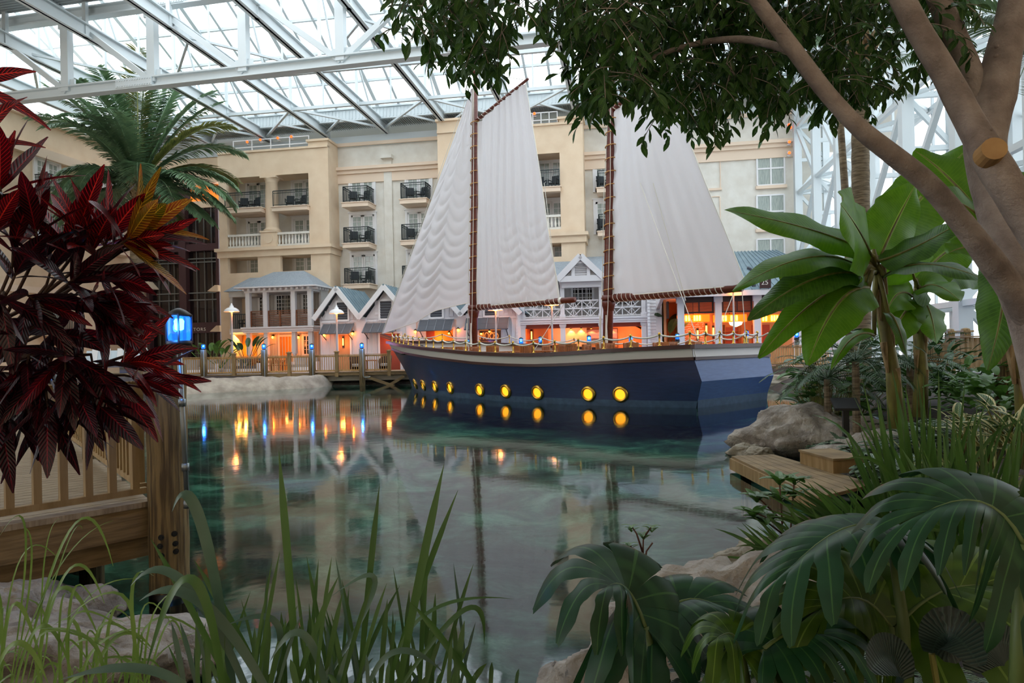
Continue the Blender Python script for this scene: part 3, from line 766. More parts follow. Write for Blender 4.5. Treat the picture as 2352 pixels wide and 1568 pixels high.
# transom
TT = 1.0
def tr(z, s): x, h = hull(TT, z); return Vector((x, s*h, z))
zt_ = shz(1)
m = MB(); m.quad(tr(.85, -1), tr(.85, 1), tr(zt_-.36, 1), tr(zt_-.36, -1)); m.quad(tr(.25, -1), tr(.25, 1), tr(.85, 1), tr(.85, -1)); part('transom', m, mat('transom_lit_navy', '2c4a7c', .45, '355489', 2.5, (1, 1, 8)), ship, label='flat two faceted navy stern, its bright reflection painted in lighter blue')  # navy paint lightened: light reflected from the glass wall is in the colour
m = MB(); m.quad(tr(-.6, -1), tr(-.6, 1), tr(.25, 1), tr(.25, -1)); part('waterline_strip', m, m_boot, ship)
m = MB(); m.quad(tr(zt_-.36, -1), tr(zt_-.36, 1), tr(zt_-.02, 1), tr(zt_-.02, -1)); part('white_band', m, m_band, ship)
m = MB(); m.bar(tr(zt_, -1)+Vector((0, -.1, 0)), tr(zt_, 1)+Vector((0, .1, 0)), .34, .13); m.bar(tr(zt_-.38, -1), tr(zt_-.38, 1), .12, .1); part('cap_rail', m, m_mahog, ship)
# deck
m = MB(); DZ = 1.14
ps = [(hull(k/NT, DZ)[0], hull(k/NT, DZ)[1]-.06) for k in range(3, NT+1)]
for k in range(len(ps)-1): m.quad((ps[k][0], -ps[k][1], DZ), (ps[k+1][0], -ps[k+1][1], DZ), (ps[k+1][0], ps[k+1][1], DZ), (ps[k][0], ps[k][1], DZ))
part('deck', m, m_teak, ship)
# portholes on the near side
def on_hull(px, py):
    best = None
    for k in range(0, 801):
        t = k/800; z = .5
        for _ in range(3):
            x, h = hull(t, z); p = BF.w(x, -h, z); z += (pxof(p)[1]-py)*p.y/F
        x, h = hull(t, z); e = abs(pxof(BF.w(x, -h, z))[0]-px)
        if best is None or e < best[0]: best = (e, t, z)
    return best[1:]
for px, py in ((955, 881), (973, 884), (1000, 887), (1035, 890), (1103, 895), (1162, 898), (1236, 901), (1352, 904), (1425, 905)):
    t, z = on_hull(px, py); x, h = hull(t, z); c = Vector((x, -h, z))
    x2, h2 = hull(t+.01, z); x3, h3 = hull(t, z+.05); n = (Vector((x2, -h2, z))-c).cross(Vector((x3, -h3, z+.05))-c).normalized()
    if n.y > 0: n = -n
    q = n.to_track_quat('Z', 'Y').to_matrix().to_4x4(); T = Matrix.Translation(c+n*.01) @ q
    m = MB(); m.T = T; m.lathe([(.175, -.02), (.175, .05), (.2, .08), (.25, .07), (.28, .03), (.28, -.05)], n=24, caps=False)
    rg = part('porthole', m, m_brass, ship, True)
    m = MB(); m.T = T; m.lathe([(.18, -.03), (.18, .012)], n=24); part('porthole_glass', m, m_port, rg, label='glowing amber glass')
# stanchions and rope
def on_sheer(px):
    return min((abs(pxof(BF.w(SHEER[k][0], -SHEER[k][1]+.08, SHEER[k][2]))[0]-px), k) for k in range(NT+1))[1]
def sheer_at(px):
    lo, hi = 0.0, 1.0
    for _ in range(30):
        t = (lo+hi)/2; x, h = pick(SHT, t)
        if pxof(BF.w(x, -h+.08, shz(t)))[0] < px: lo = t
        else: hi = t
    x, h = pick(SHT, t); return Vector((x, -h+.08, shz(t)+.06))
st0 = None; SH = .36
def stanchion(p):
    global st0
    if st0 is None:
        m = MB(); m.lathe([(.07, 0), (.07, .02), (.03, .04), (.024, SH-.03), (.045, SH), (.05, SH+.03), (.03, SH+.07), (.005, SH+.085)], n=10); o = part('stanchion', m, m_brass, ship, True); st0 = o
    else: o = st0.copy(); COL.objects.link(o); o.parent = ship
    o.location = p
near = [sheer_at(p) for p in (901, 910, 918, 927, 938, 949, 963, 979, 996, 1017, 1042, 1070, 1102, 1138, 1179, 1226, 1275, 1329, 1387, 1449, 1515, 1585)]
far = []
for k in range(13): t = .05+.95*k/12; x, h = pick(SHT, t); far.append(Vector((x, h-.08, shz(t)+.06)))
ster = [Vector((19.5, y, shz(1)+.06)) for y in (-1.6, -.75, .1, .95, 1.7)]
for p in near+far[:-1]+ster: stanchion(p)
def rope(pts, sag, r, name, m_):
    m = MB(); q = []
    for a, b in zip(pts, pts[1:]):
        for k in range(6): t = k/6; q.append(a+(b-a)*t-Vector((0, 0, sag*(b-a).length*4*t*(1-t))))
    q.append(pts[-1]); m.tube(q, r, 6); part(name, m, m_, ship, True)
up = Vector((0, 0, SH))
rope([p+up for p in near]+[p+up for p in ster]+[far[-2]+up], .09, .03, 'rope_rail', m_rope)
rope([p+up for p in far], .09, .03, 'rope_rail', m_rope)
# masts, booms, gaffs
def bx(px, py, d=0): u, z = BF.uz(px, py, d); return Vector((u, d, z))
M1a, M1b = bx(1086, 800), bx(1092, 166); M2a, M2b = bx(1394, 800), bx(1406, 120)
M1a.z = M2a.z = DZ
for a, b, r0, r1 in ((M1a, M1b, .2, .11), (M2a, M2b, .2, .12)):
    m = MB(); m.tube([a, a+(b-a)*.3, a+(b-a)*.7, b], [r0, r0*.97, (r0+r1)/2, r1], 14); m.lathe([(r1+.03, -.05), (r1+.05, .05), (.02, .12)], b, 12)
    ms = part('mast', m, m_spar, ship, True)
    m = MB(); m.tube([Vector((math.cos(j*PI/6)*.23+.02, math.sin(j*PI/6)*.23, math.cos(j*PI/6)*.04)) for j in range(13)], .022, 5, False); hp = None
    for k in range(15):
        if hp is None: q = hp = part('mast_hoop', m, m_hemp, ms)
        else: q = hp.copy(); COL.objects.link(q); q.parent = ms
        q.location = a+(b-a)*(.25+.62*k/15)
    m = MB()
    for s, dx in ((-1, -.12), (1, .2)):
        q = a+(b-a)*.02+Vector((dx, -.26, 1.1)); m.tube([b+Vector((0, -.1, -.3)), a+(b-a)*.55+Vector((dx, -.22, 0)), a+(b-a)*.2+Vector((dx, -.25, 0)), q], .016, 5)
        m.tube([q+Vector((0, 0, -.55)), q+Vector((.02, -.03, -.3)), q+Vector((0, 0, .75))], [.03, .055, .02], 6)
    part('halyard', m, m_rope, ms)
def spar(a, b, r0, r1, name, wraps):
    m = MB(); m.tube([a, a+(b-a)*.5, b], [r0, r0, r1], 12); o = part(name, m, m_spar, ship, True)
    d = (b-a).normalized(); x = Vector((0, 1, 0)); y = d.cross(x).normalized(); m = MB()
    for k in range(wraps):
        t = .06+.86*k/wraps; c = a+(b-a)*t; r = r0*(1-t)+r1*t+.015
        m.tube([c+x*r*math.cos(j*PI/6)+y*r*math.sin(j*PI/6)+d*(j/12-.5)*.3 for j in range(13)], .014, 4, False)
    part('lacing', m, m_rope, o)
    return o
B1a, B1b = bx(1080, 707), bx(1320, 688); B2a, B2b = bx(1388, 686), bx(1704, 661)
G1a, G1b = bx(1086, 284), bx(1213, 181); G2a, G2b = bx(1397, 262), bx(1526, 156)
bo = spar(B1a, B1b, .15, .12, 'boom', 22)
m = MB(); e = B1b-(B1b-B1a).normalized()*.85; m.tube([e, e+(B1b-B1a).normalized()*.14], .145, 12); part('end_band', m, m_rope, bo)
spar(B2a, B2b, .16, .13, 'boom', 24); spar(G1a, G1b, .085, .06, 'gaff', 12); spar(G2a, G2b, .09, .06, 'gaff', 12)
for a, mm in ((M1a, M1b), (M2a, M2b)):
    m = MB()
    for z in ((B1a.z if a is M1a else B2a.z),):
        c = a+(mm-a)*((z-a.z)/(mm.z-a.z)); m.lathe([(.2, -.5), (.28, -.2), (.28, -.12), (.22, -.1)], c, 14); m.lathe([(.26, -.1), (.3, 0), (.26, .12)], c, 14)
    part('boom_saddle', m, m_spar, ship, True)
t0, t1 = bx(876, 769), bx(962, 800)
m = MB(); m.tube([t0, (t0+t1)/2, t1], [.1, .14, .19], 12); part('bowsprit', m, m_spar, ship, True)
# sails, set in the fore-and-aft plane, with their gathers
def poly(pts, u):
    L = [0]
    for a, b in zip(pts, pts[1:]): L.append(L[-1]+math.hypot(b[0]-a[0], b[1]-a[1]))
    s = u*L[-1]
    for k in range(len(pts)-1):
        if s <= L[k+1] or k == len(pts)-2:
            a = (s-L[k])/(L[k+1]-L[k]); return pts[k][0]+(pts[k+1][0]-pts[k][0])*a, pts[k][1]+(pts[k+1][1]-pts[k][1])*a
def sail(name, foot, head, nu, nv, fn, edge=True):
    m = MB()
    def f(u, v):
        a, b = poly(foot, u), poly(head, u); px, py = a[0]+(b[0]-a[0])*v, a[1]+(b[1]-a[1])*v
        p = bx(px, py); p.y += fn(u, v); return p
    m.grid(f, nu, nv); o = part(name, m, m_sail, ship, True)
    m = MB(); ed = [f(k/30, 0) for k in range(31)]; m.tube(ed, .02, 5); m.tube([f(0, k/20) for k in range(21)], .022, 5); m.tube([f(1, k/20) for k in range(21)], .02, 5)
    part('bolt_rope', m, m_rope, o)
def crease(x): return 1-2*abs(math.sin(PI*x))**.8
def jibf(u, v):
    q = (u*3) % 1; fade = max(0, 1-v*1.0)**.8; w = .35*noise.noise(Vector((u*3, v*6, 5)))
    sc = crease(v*21*(1-.25*v)-1.1*(q-.5)**2*4*.8+.27*math.floor(u*3)+w)
    edge = min(1, u*6)*min(1, (1-u)*4)*min(1, .25+v*6)
    return -.35*math.sin(PI*u)*math.sin(PI*min(1, v+.1)) + .085*fade*edge*sc*(.6+.8*abs(noise.noise(Vector((u*5, v*9, 8))))) - .07*math.exp(-((q-.5)*2)**2*.6)*fade*edge + .03*math.sin(u*23+v*3)*v
def mainf(u, v):
    wv = noise.noise(Vector((u*2.2, v*1.6, 2))); fold = crease(u*7+.9*wv+.25*v)*.07*(.35+.65*v*(1-.4*u)) + math.sin(2*PI*(u*15+wv*1.5))*.02
    q = (u*3) % 1; fest = crease(v*17-1.5*(q-.5)**2*2.4+.3*math.floor(u*3)+wv)*.05*max(0, 1-v*1.9)*min(1, max(0, u*3-.5))*min(1, .2+v*8)
    return -.4*math.sin(PI*u)*math.sin(PI*(.15+.8*v)) + fold + fest
def aftf(u, v):
    return -.5*math.sin(PI*u)*math.sin(PI*(.15+.8*v)) + 0.02*math.sin(u*60) + .09*noise.noise(Vector((u*7, v*2.5, 3))) + .05*math.exp(-((u-.04)/.05)**2)*math.sin(v*50)
sail('jib', [(879, 766), (920, 753), (960, 740), (1000, 715), (1040, 704), (1081, 694)], [(1083, 204), (1085, 203)], 72, 190, jibf)
sail('fore_sail', [(1095, 704), (1150, 700), (1220, 693), (1286, 686)], [(1101, 281), (1208, 190)], 90, 150, mainf)
sail('main_sail', [(1408, 681), (1500, 674), (1600, 665), (1714, 655)], [(1408, 254), (1519, 163)], 70, 50, aftf)
# standing lines
m = MB()
def ln(a, b, r=.014): m.tube([a, b], r, 5)
ln(M1b, t0); ln(M1b, bx(1210, 184)); ln(bx(1405, 150), bx(1521, 160)); ln(bx(1405, 150), B2b)
ln(bx(1470, 420, -.5), bx(1604, 782, -2.1)); ln(bx(1500, 420, -.5), bx(1575, 690, -.6)); ln(B2b, bx(1712, 770)); ln(bx(1250, 420, -.4), bx(1283, 690, -.3))
ln(B1b+Vector((-.5, 0, 0)), Vector((B1b.x-1.6, -1, DZ+.6))); ln(bx(1690, 662), bx(1640, 785, -1.0))
part('rigging', m, m_rope, ship)
m = MB(); c = near[3]+Vector((0, -.02, -.5)); m.lathe([(.1, 0), (.16, .03), (.1, .06)], c, 12); m.T = None; part('hawse_pipe', m, m_black, ship)
# cabin trunk and bell near the bow
m = MB(); m.box(2.6, 4.6, -.9, .9, DZ, DZ+.55); m.box(2.5, 4.7, -1.0, 1.0, DZ+.55, DZ+.62); part('cabin_trunk', m, m_band, ship)
m = MB(); c = Vector((1.6, -.7, shz(.14)-.35)); m.tube([c, c+Vector((.5, 0, .05))], .14, 12); m.tube([c+Vector((.1, .2, -.2)), c+Vector((.1, .2, .0))], .05); part('windlass', m, m_black, ship)
# tables and teak chairs standing on the deck
def teak_chair(label, group):
    o = thing('teak_chair', label, 'chair', (0, 0, 0), 0, group)
    m = MB(); m.box(-.25, .25, -.24, .24, .42, .46); part('seat', m, m_teak, o)
    m = MB(); m.box(-.25, -.2, .2, .25, .44, .98); m.box(.2, .25, .2, .25, .44, .98); m.box(-.2, .2, .2, .24, .9, .98); m.box(-.2, .2, .2, .24, .54, .6)
    for k in range(5): x = -.16+.08*k; m.box(x-.02, x+.02, .21, .235, .6, .9)
    part('backrest', m, m_teak, o)
    for sx in (-1, 1):
        m = MB(); m.bar((sx*.25, -.24, .64), (sx*.25, .23, .66), .05, .03); part('arm', m, m_teak, o)
        for sy in (-1, 1): m = MB(); m.box(sx*.23-.025, sx*.23+.025, sy*.21-.025, sy*.21+.025, 0, .64 if sy < 0 else .44); part('leg', m, m_teak, o)
    return o
def round_table(label, group, mtop):
    o = thing('dining_table', label, 'table', (0, 0, 0), 0, group)
    m = MB(); m.lathe([(.45, .7), (.47, .71), (.47, .74), (.45, .75)], n=20); part('table_top', m, mtop, o)
    m = MB(); m.lathe([(.26, 0), (.26, .03), (.05, .07), (.04, .7)], n=12); part('pedestal', m, m_black, o)
    return o
tc = tt = None; n = 0
nth = 'first second third fourth fifth sixth seventh eighth'.split()
for row, y, xs in (('near rail', -2.35, (6.6, 8.7, 10.8, 12.9, 15.2, 17.3)), ('far rail', 1.6, (8.0, 10.6, 13.2, 16.2))):
    for i, x in enumerate(xs):
        if row == 'near rail' and i in (0, 5): y2 = y+.75
        else: y2 = y
        nm = '%s table from the bow, %s' % (nth[i], row)
        if tt is None: tt = o = round_table('x', 'tables on the ship', m_teak)
        else: o = dup(tt)
        o['label'] = 'small round table on the ship deck, ' + nm; o['group'] = 'tables on the ship'; o.location = BF.w(x, y2, DZ)
        for k, (dx, dy, a, w) in enumerate(((-.72, 0, PI/2, 'bow'), (.72, 0, -PI/2, 'stern'), (0, -.74, PI, 'near'), (0, .74, 0, 'shore'))):
            lab = 'teak chair, %s side of the %s' % (w, nm)
            if tc is None: tc = c = teak_chair(lab, 'teak chairs on the ship')
            else: c = dup(tc, label=lab, group='teak chairs on the ship')
            c.location = BF.w(x+dx, y2+dy, DZ); c.rotation_euler = (0, 0, BF.a+a)
# ---------------------------------------------------------------- white waterfront cottages at the foot of the hotel
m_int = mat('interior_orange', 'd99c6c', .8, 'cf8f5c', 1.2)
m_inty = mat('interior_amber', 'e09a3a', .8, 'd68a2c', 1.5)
m_bead = mat('white_siding', 'e2e0e2', .55)
m_beadg = mat('grey_siding', 'c9c6c2', .6)
m_redp = mat('door_red', 'a1452c', .6)
Z0 = .8
def light(kind, loc, e, col, parent=None, size=.1, rot=None, name='lamp_light'):
    d = bpy.data.lights.new(name, kind); d.energy = e*.62; d.color = lin(col)[:3]
    if kind == 'AREA': d.size = size
    else: d.shadow_soft_size = size
    o = bpy.data.objects.new(name, d); COL.objects.link(o); o.location = loc
    if rot: o.rotation_euler = rot
    if parent: o.parent = parent
    return o
def framed_window(par, u, z0, w, h, y, nx, nz, fw=.14, glass=None):
    m = MB(); m.box(u-w/2-fw, u-w/2, y-.08, y, z0-fw, z0+h+fw); m.box(u+w/2, u+w/2+fw, y-.08, y, z0-fw, z0+h+fw); m.box(u-w/2, u+w/2, y-.08, y, z0-fw, z0); m.box(u-w/2, u+w/2, y-.08, y, z0+h, z0+h+fw)
    m.box(u-w/2-fw-.05, u+w/2+fw+.05, y-.14, y, z0-fw-.06, z0-fw)
    for k in range(1, nx): x = u-w/2+w*k/nx; m.box(x-.02, x+.02, y-.06, y-.01, z0, z0+h)
    for k in range(1, nz): z = z0+h*k/nz; m.box(u-w/2, u+w/2, y-.055, y-.01, z-.02, z+.02)
    o = part('window', m, m_white, par); m = MB(); m.box(u-w/2, u+w/2, y-.03, y-.005, z0, z0+h); part('pane', m, glass or m_dglass, o, label='dark glass'); return o
def battens(m, u0, u1, y, z0, ztop, step=.28):
    n = max(1, int((u1-u0)/step))
    for k in range(n+1):
        u = u0+(u1-u0)*k/n; zt = ztop(u) if callable(ztop) else ztop
        if zt > z0+.05: m.box(u-.03, u+.03, y-.035, y, z0, zt)
def laps(m, u0, u1, y, z0, z1, step=.2):
    z = z0
    while z < z1: zz = min(z+step, z1); m.hexa([(u0, y-.05, z), (u1, y-.05, z), (u1, y, z), (u0, y, z), (u0, y-.015, zz), (u1, y-.015, zz), (u1, y, zz), (u0, y, zz)]); z += step
def sconce(loc, rz, label, e=14, cage=True):
    o = thing('wall_lantern', label, 'wall lamp', loc, rz, 'glowing wall lanterns on the cottages')
    m = MB(); m.disc((0, 0, .12), (0, -1, 0), .07, 10, .03); m.tube([(0, 0, .12), (0, -.1, .18), (0, -.16, .14)], .02, 6); m.lathe([(.03, .16), (.1, .1), (.11, .07)], (0, -.16, 0), 10); part('bracket', m, m_black, o, True)
    m = MB(); m.lathe([(.02, -.1), (.06, -.07), (.07, 0), (.05, .07)], (0, -.16, 0), 10); part('bulb', m, m_bulb, o, True, label='glowing orange bulb')
    m = MB()
    for k in range(4): a = PI/4+k*PI/2; m.bar((.08*math.cos(a), -.16+.08*math.sin(a), .08), (.06*math.cos(a), -.16+.06*math.sin(a), -.13), .012)
    part('cage', m, m_black, o)
    if e: light('POINT', (0, -.22, -.02), e, 'ff6a20', o, .05)
    return o
def post(m, u, y, z0, z1, w, cap=True):
    m.box(u-w/2, u+w/2, y-w/2, y+w/2, z0, z1)
    if cap:
        for a, b, e in ((z0, z0+.22, .05), (z1-.14, z1, .06), (z1-.22, z1-.14, .03)): m.box(u-w/2-e, u+w/2+e, y-w/2-e, y+w/2+e, a, b)

# ---- cottage with two storey porch (left)
A = P(713, 800, 46.0); C1 = Frame((A.x, A.y, 0), -.18)
c1 = thing('porch_cottage', 'white two storey porch cottage with grey hipped roof below the left tower', 'cottage', C1.O, C1.a)
U = [C1.u(p) for p in (571, 611, 675, 713)]; zz = lambda py, px=713: C1.uz(px, py)[1]
zf, zfb, ze = zz(748), zz(761), zz(657); DEPTH = 2.0
m = MB(); m.box(U[0]-.3, U[3]+.3, -.3, DEPTH, zfb, zf); m.box(U[0]-.4, U[3]+.4, -.4, DEPTH, zf-.1, zf); m.box(U[0]-.35, U[3]+.35, -.35, DEPTH, zfb+.12, zfb+.2); part('balcony_floor', m, m_bead, c1)
for u in U:
    m = MB(); post(m, u, 0, zf, ze-.3, .3, False); part('upper_post', m, m_bead, c1)
    m = MB(); m.box(u-.14, u+.14, -.14, .14, 1.95, zfb); m.lathe([(.12, 0), (.14, .05), (.09, .1), (.1, 1.05), (.14, 1.1), (.14, 1.16)], (u, 0, Z0), 14); part('lower_post', m, m_bead, c1)
m = MB(); m.box(U[0]-.2, U[3]+.2, -.2, DEPTH, ze-.32, ze-.02)
for k in range(13): u = U[0]-.1+(U[3]-U[0]+.2)*k/12; m.box(u-.06, u+.06, -.5, 0, ze-.2, ze-.06)
for k in range(5): y = DEPTH*k/5; m.box(U[3]+.2, U[3]+.55, y-.06, y+.06, ze-.2, ze-.06)
m.box(U[0]-.7, U[3]+.7, -.65, DEPTH+.3, ze-.04, ze+.05); part('eave', m, m_bead, c1)
r0, r1 = C1.u(630, 1.6), C1.u(700, 1.6); rz = C1.uz(665, 623, 1.6)[1]
m = MB(); a, b, c_, d = (U[0]-.6, -.6, ze+.05), (U[3]+.6, -.6, ze+.05), (U[3]+.6, DEPTH+1.0, ze+.05), (U[0]-.6, DEPTH+1.0, ze+.05); p, q = (r0, 1.6, rz), (r1, 1.6, rz)
m.poly([a, b, q, p]); m.poly([b, c_, q]); m.poly([c_, d, p, q]); m.poly([d, a, p]); part('roof', m, m_roofgrey, c1)
m = MB(); m.box(U[0]-.2, U[3]+.2, DEPTH, DEPTH+.15, Z0, ze); m.box(U[3]+.15, U[3]+.3, 1.0, DEPTH+2, Z0, ze)
w1 = m
uo = (C1.u(640, DEPTH), C1.u(672, DEPTH)); 
battens(m, U[0], U[3], DEPTH, zf, ze-.3, .22); battens(m, U[0], U[3], DEPTH, Z0, zfb, .22); part('wall', m, m_beadg, c1)
for pa, pb in ((598, 609), (637, 668), (698, 709)):
    u0, u1 = C1.u(pa, DEPTH), C1.u(pb, DEPTH); za, zb = C1.uz(650, 722, DEPTH)[1], C1.uz(650, 679, DEPTH)[1]; framed_window(c1, (u0+u1)/2, za, (u1-u0), zb-za, DEPTH, 3 if pb-pa > 20 else 2, 5)
u0, u1 = C1.u(642, DEPTH), C1.u(671, DEPTH); zb = C1.uz(655, 773, DEPTH)[1]
m = MB(); m.box(u0, u1, DEPTH-.03, DEPTH-.01, Z0, zb); part('doorway', m, m_inty, c1, label='lit orange doorway')
m = MB()
for a, b in ((u0-.14, u0), (u1, u1+.14)): m.box(a, b, DEPTH-.1, DEPTH, Z0, zb+.14)
m.box(u0, u1, DEPTH-.1, DEPTH, zb, zb+.14); part('door_frame', m, m_white, c1)
u0, u1 = C1.u(702, DEPTH), C1.u(711, DEPTH); framed_window(c1, (u0+u1)/2, C1.uz(705, 806, DEPTH)[1]-.2, u1-u0+.3, 1.25, DEPTH, 3, 4)
u0, u1 = C1.u(604, DEPTH), C1.u(614, DEPTH); framed_window(c1, (u0+u1)/2, 1.6, u1-u0, 1.4, DEPTH, 2, 2, glass=m_inty)
for (a, b) in ((0, 1), (1, 2), (2, 3)):
    u0, u1 = U[a]+.17, U[b]-.17; h = zz(711)-zf; m = MB()
    for k in range(9): z = zf+.12+(h-.12)*k/8; m.box(u0, u1, -.03, .03, z-.028, z+.028)
    for u in (u0, u1)+(((u0+u1)/2,) if b == 2 else ()): m.box(u-.05, u+.05, -.05, .05, zf, zf+h)
    part('slat_railing', m, m_brownrail, c1)
m = MB(); h = zz(711)-zf
for k in range(9): z = zf+.12+(h-.12)*k/8; m.box(U[3]+.1, U[3]+.16, .2, DEPTH, z-.028, z+.028)
m.box(U[3]+.08, U[3]+.18, DEPTH-.1, DEPTH, zf, zf+h); part('slat_railing', m, m_brownrail, c1)
for px in (629, 687):
    u, z = C1.uz(px, 771, DEPTH); sconce(C1.w(u, DEPTH-.02, z-.1), C1.a, 'orange wall lantern %s the lit doorway of the porch cottage' % ('left of' if px < 640 else 'right of'), 22)
light('POINT', (U[2]-1, 1.0, 2.6), 20, 'ff9448', c1, .3)
# left annex
a0, a1 = C1.u(526, .8), U[0]+.2
m = MB(); za = C1.uz(545, 755, .8)[1]; ze2 = C1.uz(545, 682, .8)[1]; zt2_ = C1.uz(545, 669, .8)[1]
m.box(a0, a1, .8, 2.2, za-.4, za); m.box(a0, a1, .8, 2.2, ze2, zt2_); m.box(a0, a0+.2, .9, 2.2, Z0, ze2); m.box(a0, a1, 2.1, 2.25, Z0, ze2); part('annex', m, m_beadg, c1)
m = MB(); m.poly([(a0-.3, .6, zt2_), (a1+.3, .6, zt2_), (a1+.3, 2.0, zt2_+1.05), (a0+.9, 2.0, zt2_+1.05)]); m.poly([(a0-.3, .6, zt2_), (a0+.9, 2.0, zt2_+1.05), (a0-.3, 2.2, zt2_)]); part('roof', m, m_roofgrey, c1)
m = MB()
for k in range(13): u = a0+.15+(a1-a0-.4)*k/12; m.box(u-.015, u+.015, .83, .86, za, za+1.0)
m.box(a0+.1, a1-.2, .82, .87, za+.98, za+1.04); part('iron_railing', m, m_iron, c1)
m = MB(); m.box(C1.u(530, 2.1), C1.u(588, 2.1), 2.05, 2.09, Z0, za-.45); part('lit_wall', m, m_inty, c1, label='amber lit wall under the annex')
light('AREA', (C1.u(558, 1.5), 1.2, za-.5), 90, 'ffa23a', c1, 1.0, (math.radians(-30), 0, 0))
c = dup(_bc, C1.w(C1.u(560, 1.3), 1.3, za), C1.a-.6, 'dark woven chair on the annex balcony behind the left street lamp', 'balcony chairs')

# ---- row of four gabled shops
A = P(830, 800, 43.5); C2 = Frame((A.x, A.y, 0), -.17)
c2 = thing('gabled_shops', 'row of white gabled shops with tin roofs behind the bow of the ship', 'building', C2.O, C2.a)
ge_ = [C2.u(p) for p in (728, 830, 945, 1060, 1196)]; zev = C2.uz(830, 727)[1]; zap = C2.uz(773, 659)[1]
D2 = 4.2
zw = lambda py, px=830: C2.uz(px, py)[1]
m = MB(); m.box(ge_[0]+.25, ge_[4]-.25, 0, .15, Z0, zev-.15)
for k in range(4):
    a, b = ge_[k], ge_[k+1]; c_ = (a+b)/2; m.prism([(a+.2, zev-.2), (b-.2, zev-.2), (c_, zap-.25)], 'y', 0, .15)
    if k != 1: battens(m, a+.3, b-.3, 0, zev-.1, lambda u: zap-.3-(zap-zev)*abs(u-c_)/(b-a)*2, .26)
    else: laps(m, a+.9, b-.9, 0, zev+.1, zev+1.0)
battens(m, ge_[0]+.3, ge_[4]-.3, 0, Z0, zev-.25, .26)
m.box(ge_[0]+.2, ge_[0]+.35, 0, D2, Z0, zev); m.box(ge_[4]-.35, ge_[4]-.2, 0, D2, Z0, zev); laps(m, ge_[4]-.3, ge_[4]-.2, 0, Z0, zev)
m.box(ge_[0]+.25, ge_[4]-.25, -.06, 0, zev-.35, zev-.3)
part('wall', m, m_bead, c2)
for u in ge_[1:4]:
    m = MB(); m.box(u-.32, u+.32, -.12, 0, Z0, zev-.1); part('pilaster', m, m_bead, c2)
for k in range(4):
    a, b = ge_[k], ge_[k+1]; c_ = (a+b)/2; m = MB(); f = -.45
    for s, e in ((a, 0), (b, 1)):
        m.quad((s, f, zev), (s, D2, zev), (c_, D2, zap), (c_, f, zap)) if e == 0 else m.quad((c_, f, zap), (c_, D2, zap), (s, D2, zev), (s, f, zev))
    n = 10
    for s in (a, b):
        for j in range(n+1):
            y = f+(D2-f)*j/n; m.bar((s, y, zev+.03), (c_, y, zap+.03), .05, .07)
    part('roof', m, m_tinroof, c2, label='standing seam tin roof')
    m = MB(); m.bar((a-.05, f, zev-.12), (c_+.02, f, zap-.1), .1, .3); m.bar((b+.05, f, zev-.12), (c_-.02, f, zap-.1), .1, .3); part('bargeboard', m, m_white, c2)
    # gable louver
    w = .75 if k else .7; zc = zw(713) ; m = MB(); h = 1.1
    if k < 3 or True:
        cu = c_ + (.25 if k == 0 else 0)
        m.box(cu-w/2-.12, cu-w/2, -.1, 0, zc-h/2-.1, zc+h/2+.1); m.box(cu+w/2, cu+w/2+.12, -.1, 0, zc-h/2-.1, zc+h/2+.1); m.box(cu-w/2, cu+w/2, -.1, 0, zc+h/2, zc+h/2+.12); m.box(cu-w/2, cu+w/2, -.12, 0, zc-h/2-.12, zc-h/2)
        lv = part('louver', m, m_white, c2); m = MB(); m.box(cu-w/2, cu+w/2, -.05, -.02, zc-h/2, zc+h/2)
        for j in range(7): z = zc-h/2+h*(j+.5)/7; m.bar((cu-w/2, -.07, z), (cu+w/2, -.07, z), .03, .09, (0, -1, 1))
        part('blades', m, m_awn if k else m_awn, lv, label='dark louver blades')
# openings, shutters
def shutter(px0, px1, py0, py1, par, Fr):
    u0, u1 = Fr.u(px0), Fr.u(px1); z1 = Fr.uz((px0+px1)/2, py0)[1]; z0 = Fr.uz((px0+px1)/2, py1, -.7)[1]
    m = MB(); a, b = Vector((0, -.05, z1)), Vector((0, -.75, z0)); X = lambda u, t, o=0: Vector((u, a.y+(b.y-a.y)*t, a.z+(b.z-a.z)*t)) + Vector((0, -.7, .7)).normalized()*o
    m.hexa([X(u0, 1, 0), X(u1, 1, 0), X(u1, 0, 0), X(u0, 0, 0), X(u0, 1, .04), X(u1, 1, .04), X(u1, 0, .04), X(u0, 0, .04)])
    sh = part('storm_shutter', m, m_awn, par)
    m = MB()
    for k in range(5): u = u0+(u1-u0)*k/4; m.bar(X(u, 0, .05), X(u, 1, .05), .06, .05)
    for t in (0.03, .5, .97): m.bar(X(u0, t, .05), X(u1, t, .05), .05, .05)
    for k in range(1, 26): t = k/26; m.bar(X(u0, t, .042), X(u1, t, .042), .012, .02)
    part('shutter_frame', m, mat('shutter_frame_grey', '6d7177', .55), sh)
    m = MB()
    for u in (u0+.12, u1-.12): m.bar((u, -.02, z0-.35), X(u, .95), .04)
    part('stay', m, m_black, sh)
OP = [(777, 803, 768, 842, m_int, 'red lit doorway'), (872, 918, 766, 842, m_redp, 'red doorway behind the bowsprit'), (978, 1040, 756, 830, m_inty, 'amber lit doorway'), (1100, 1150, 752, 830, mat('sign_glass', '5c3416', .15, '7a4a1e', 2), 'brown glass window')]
openings = []
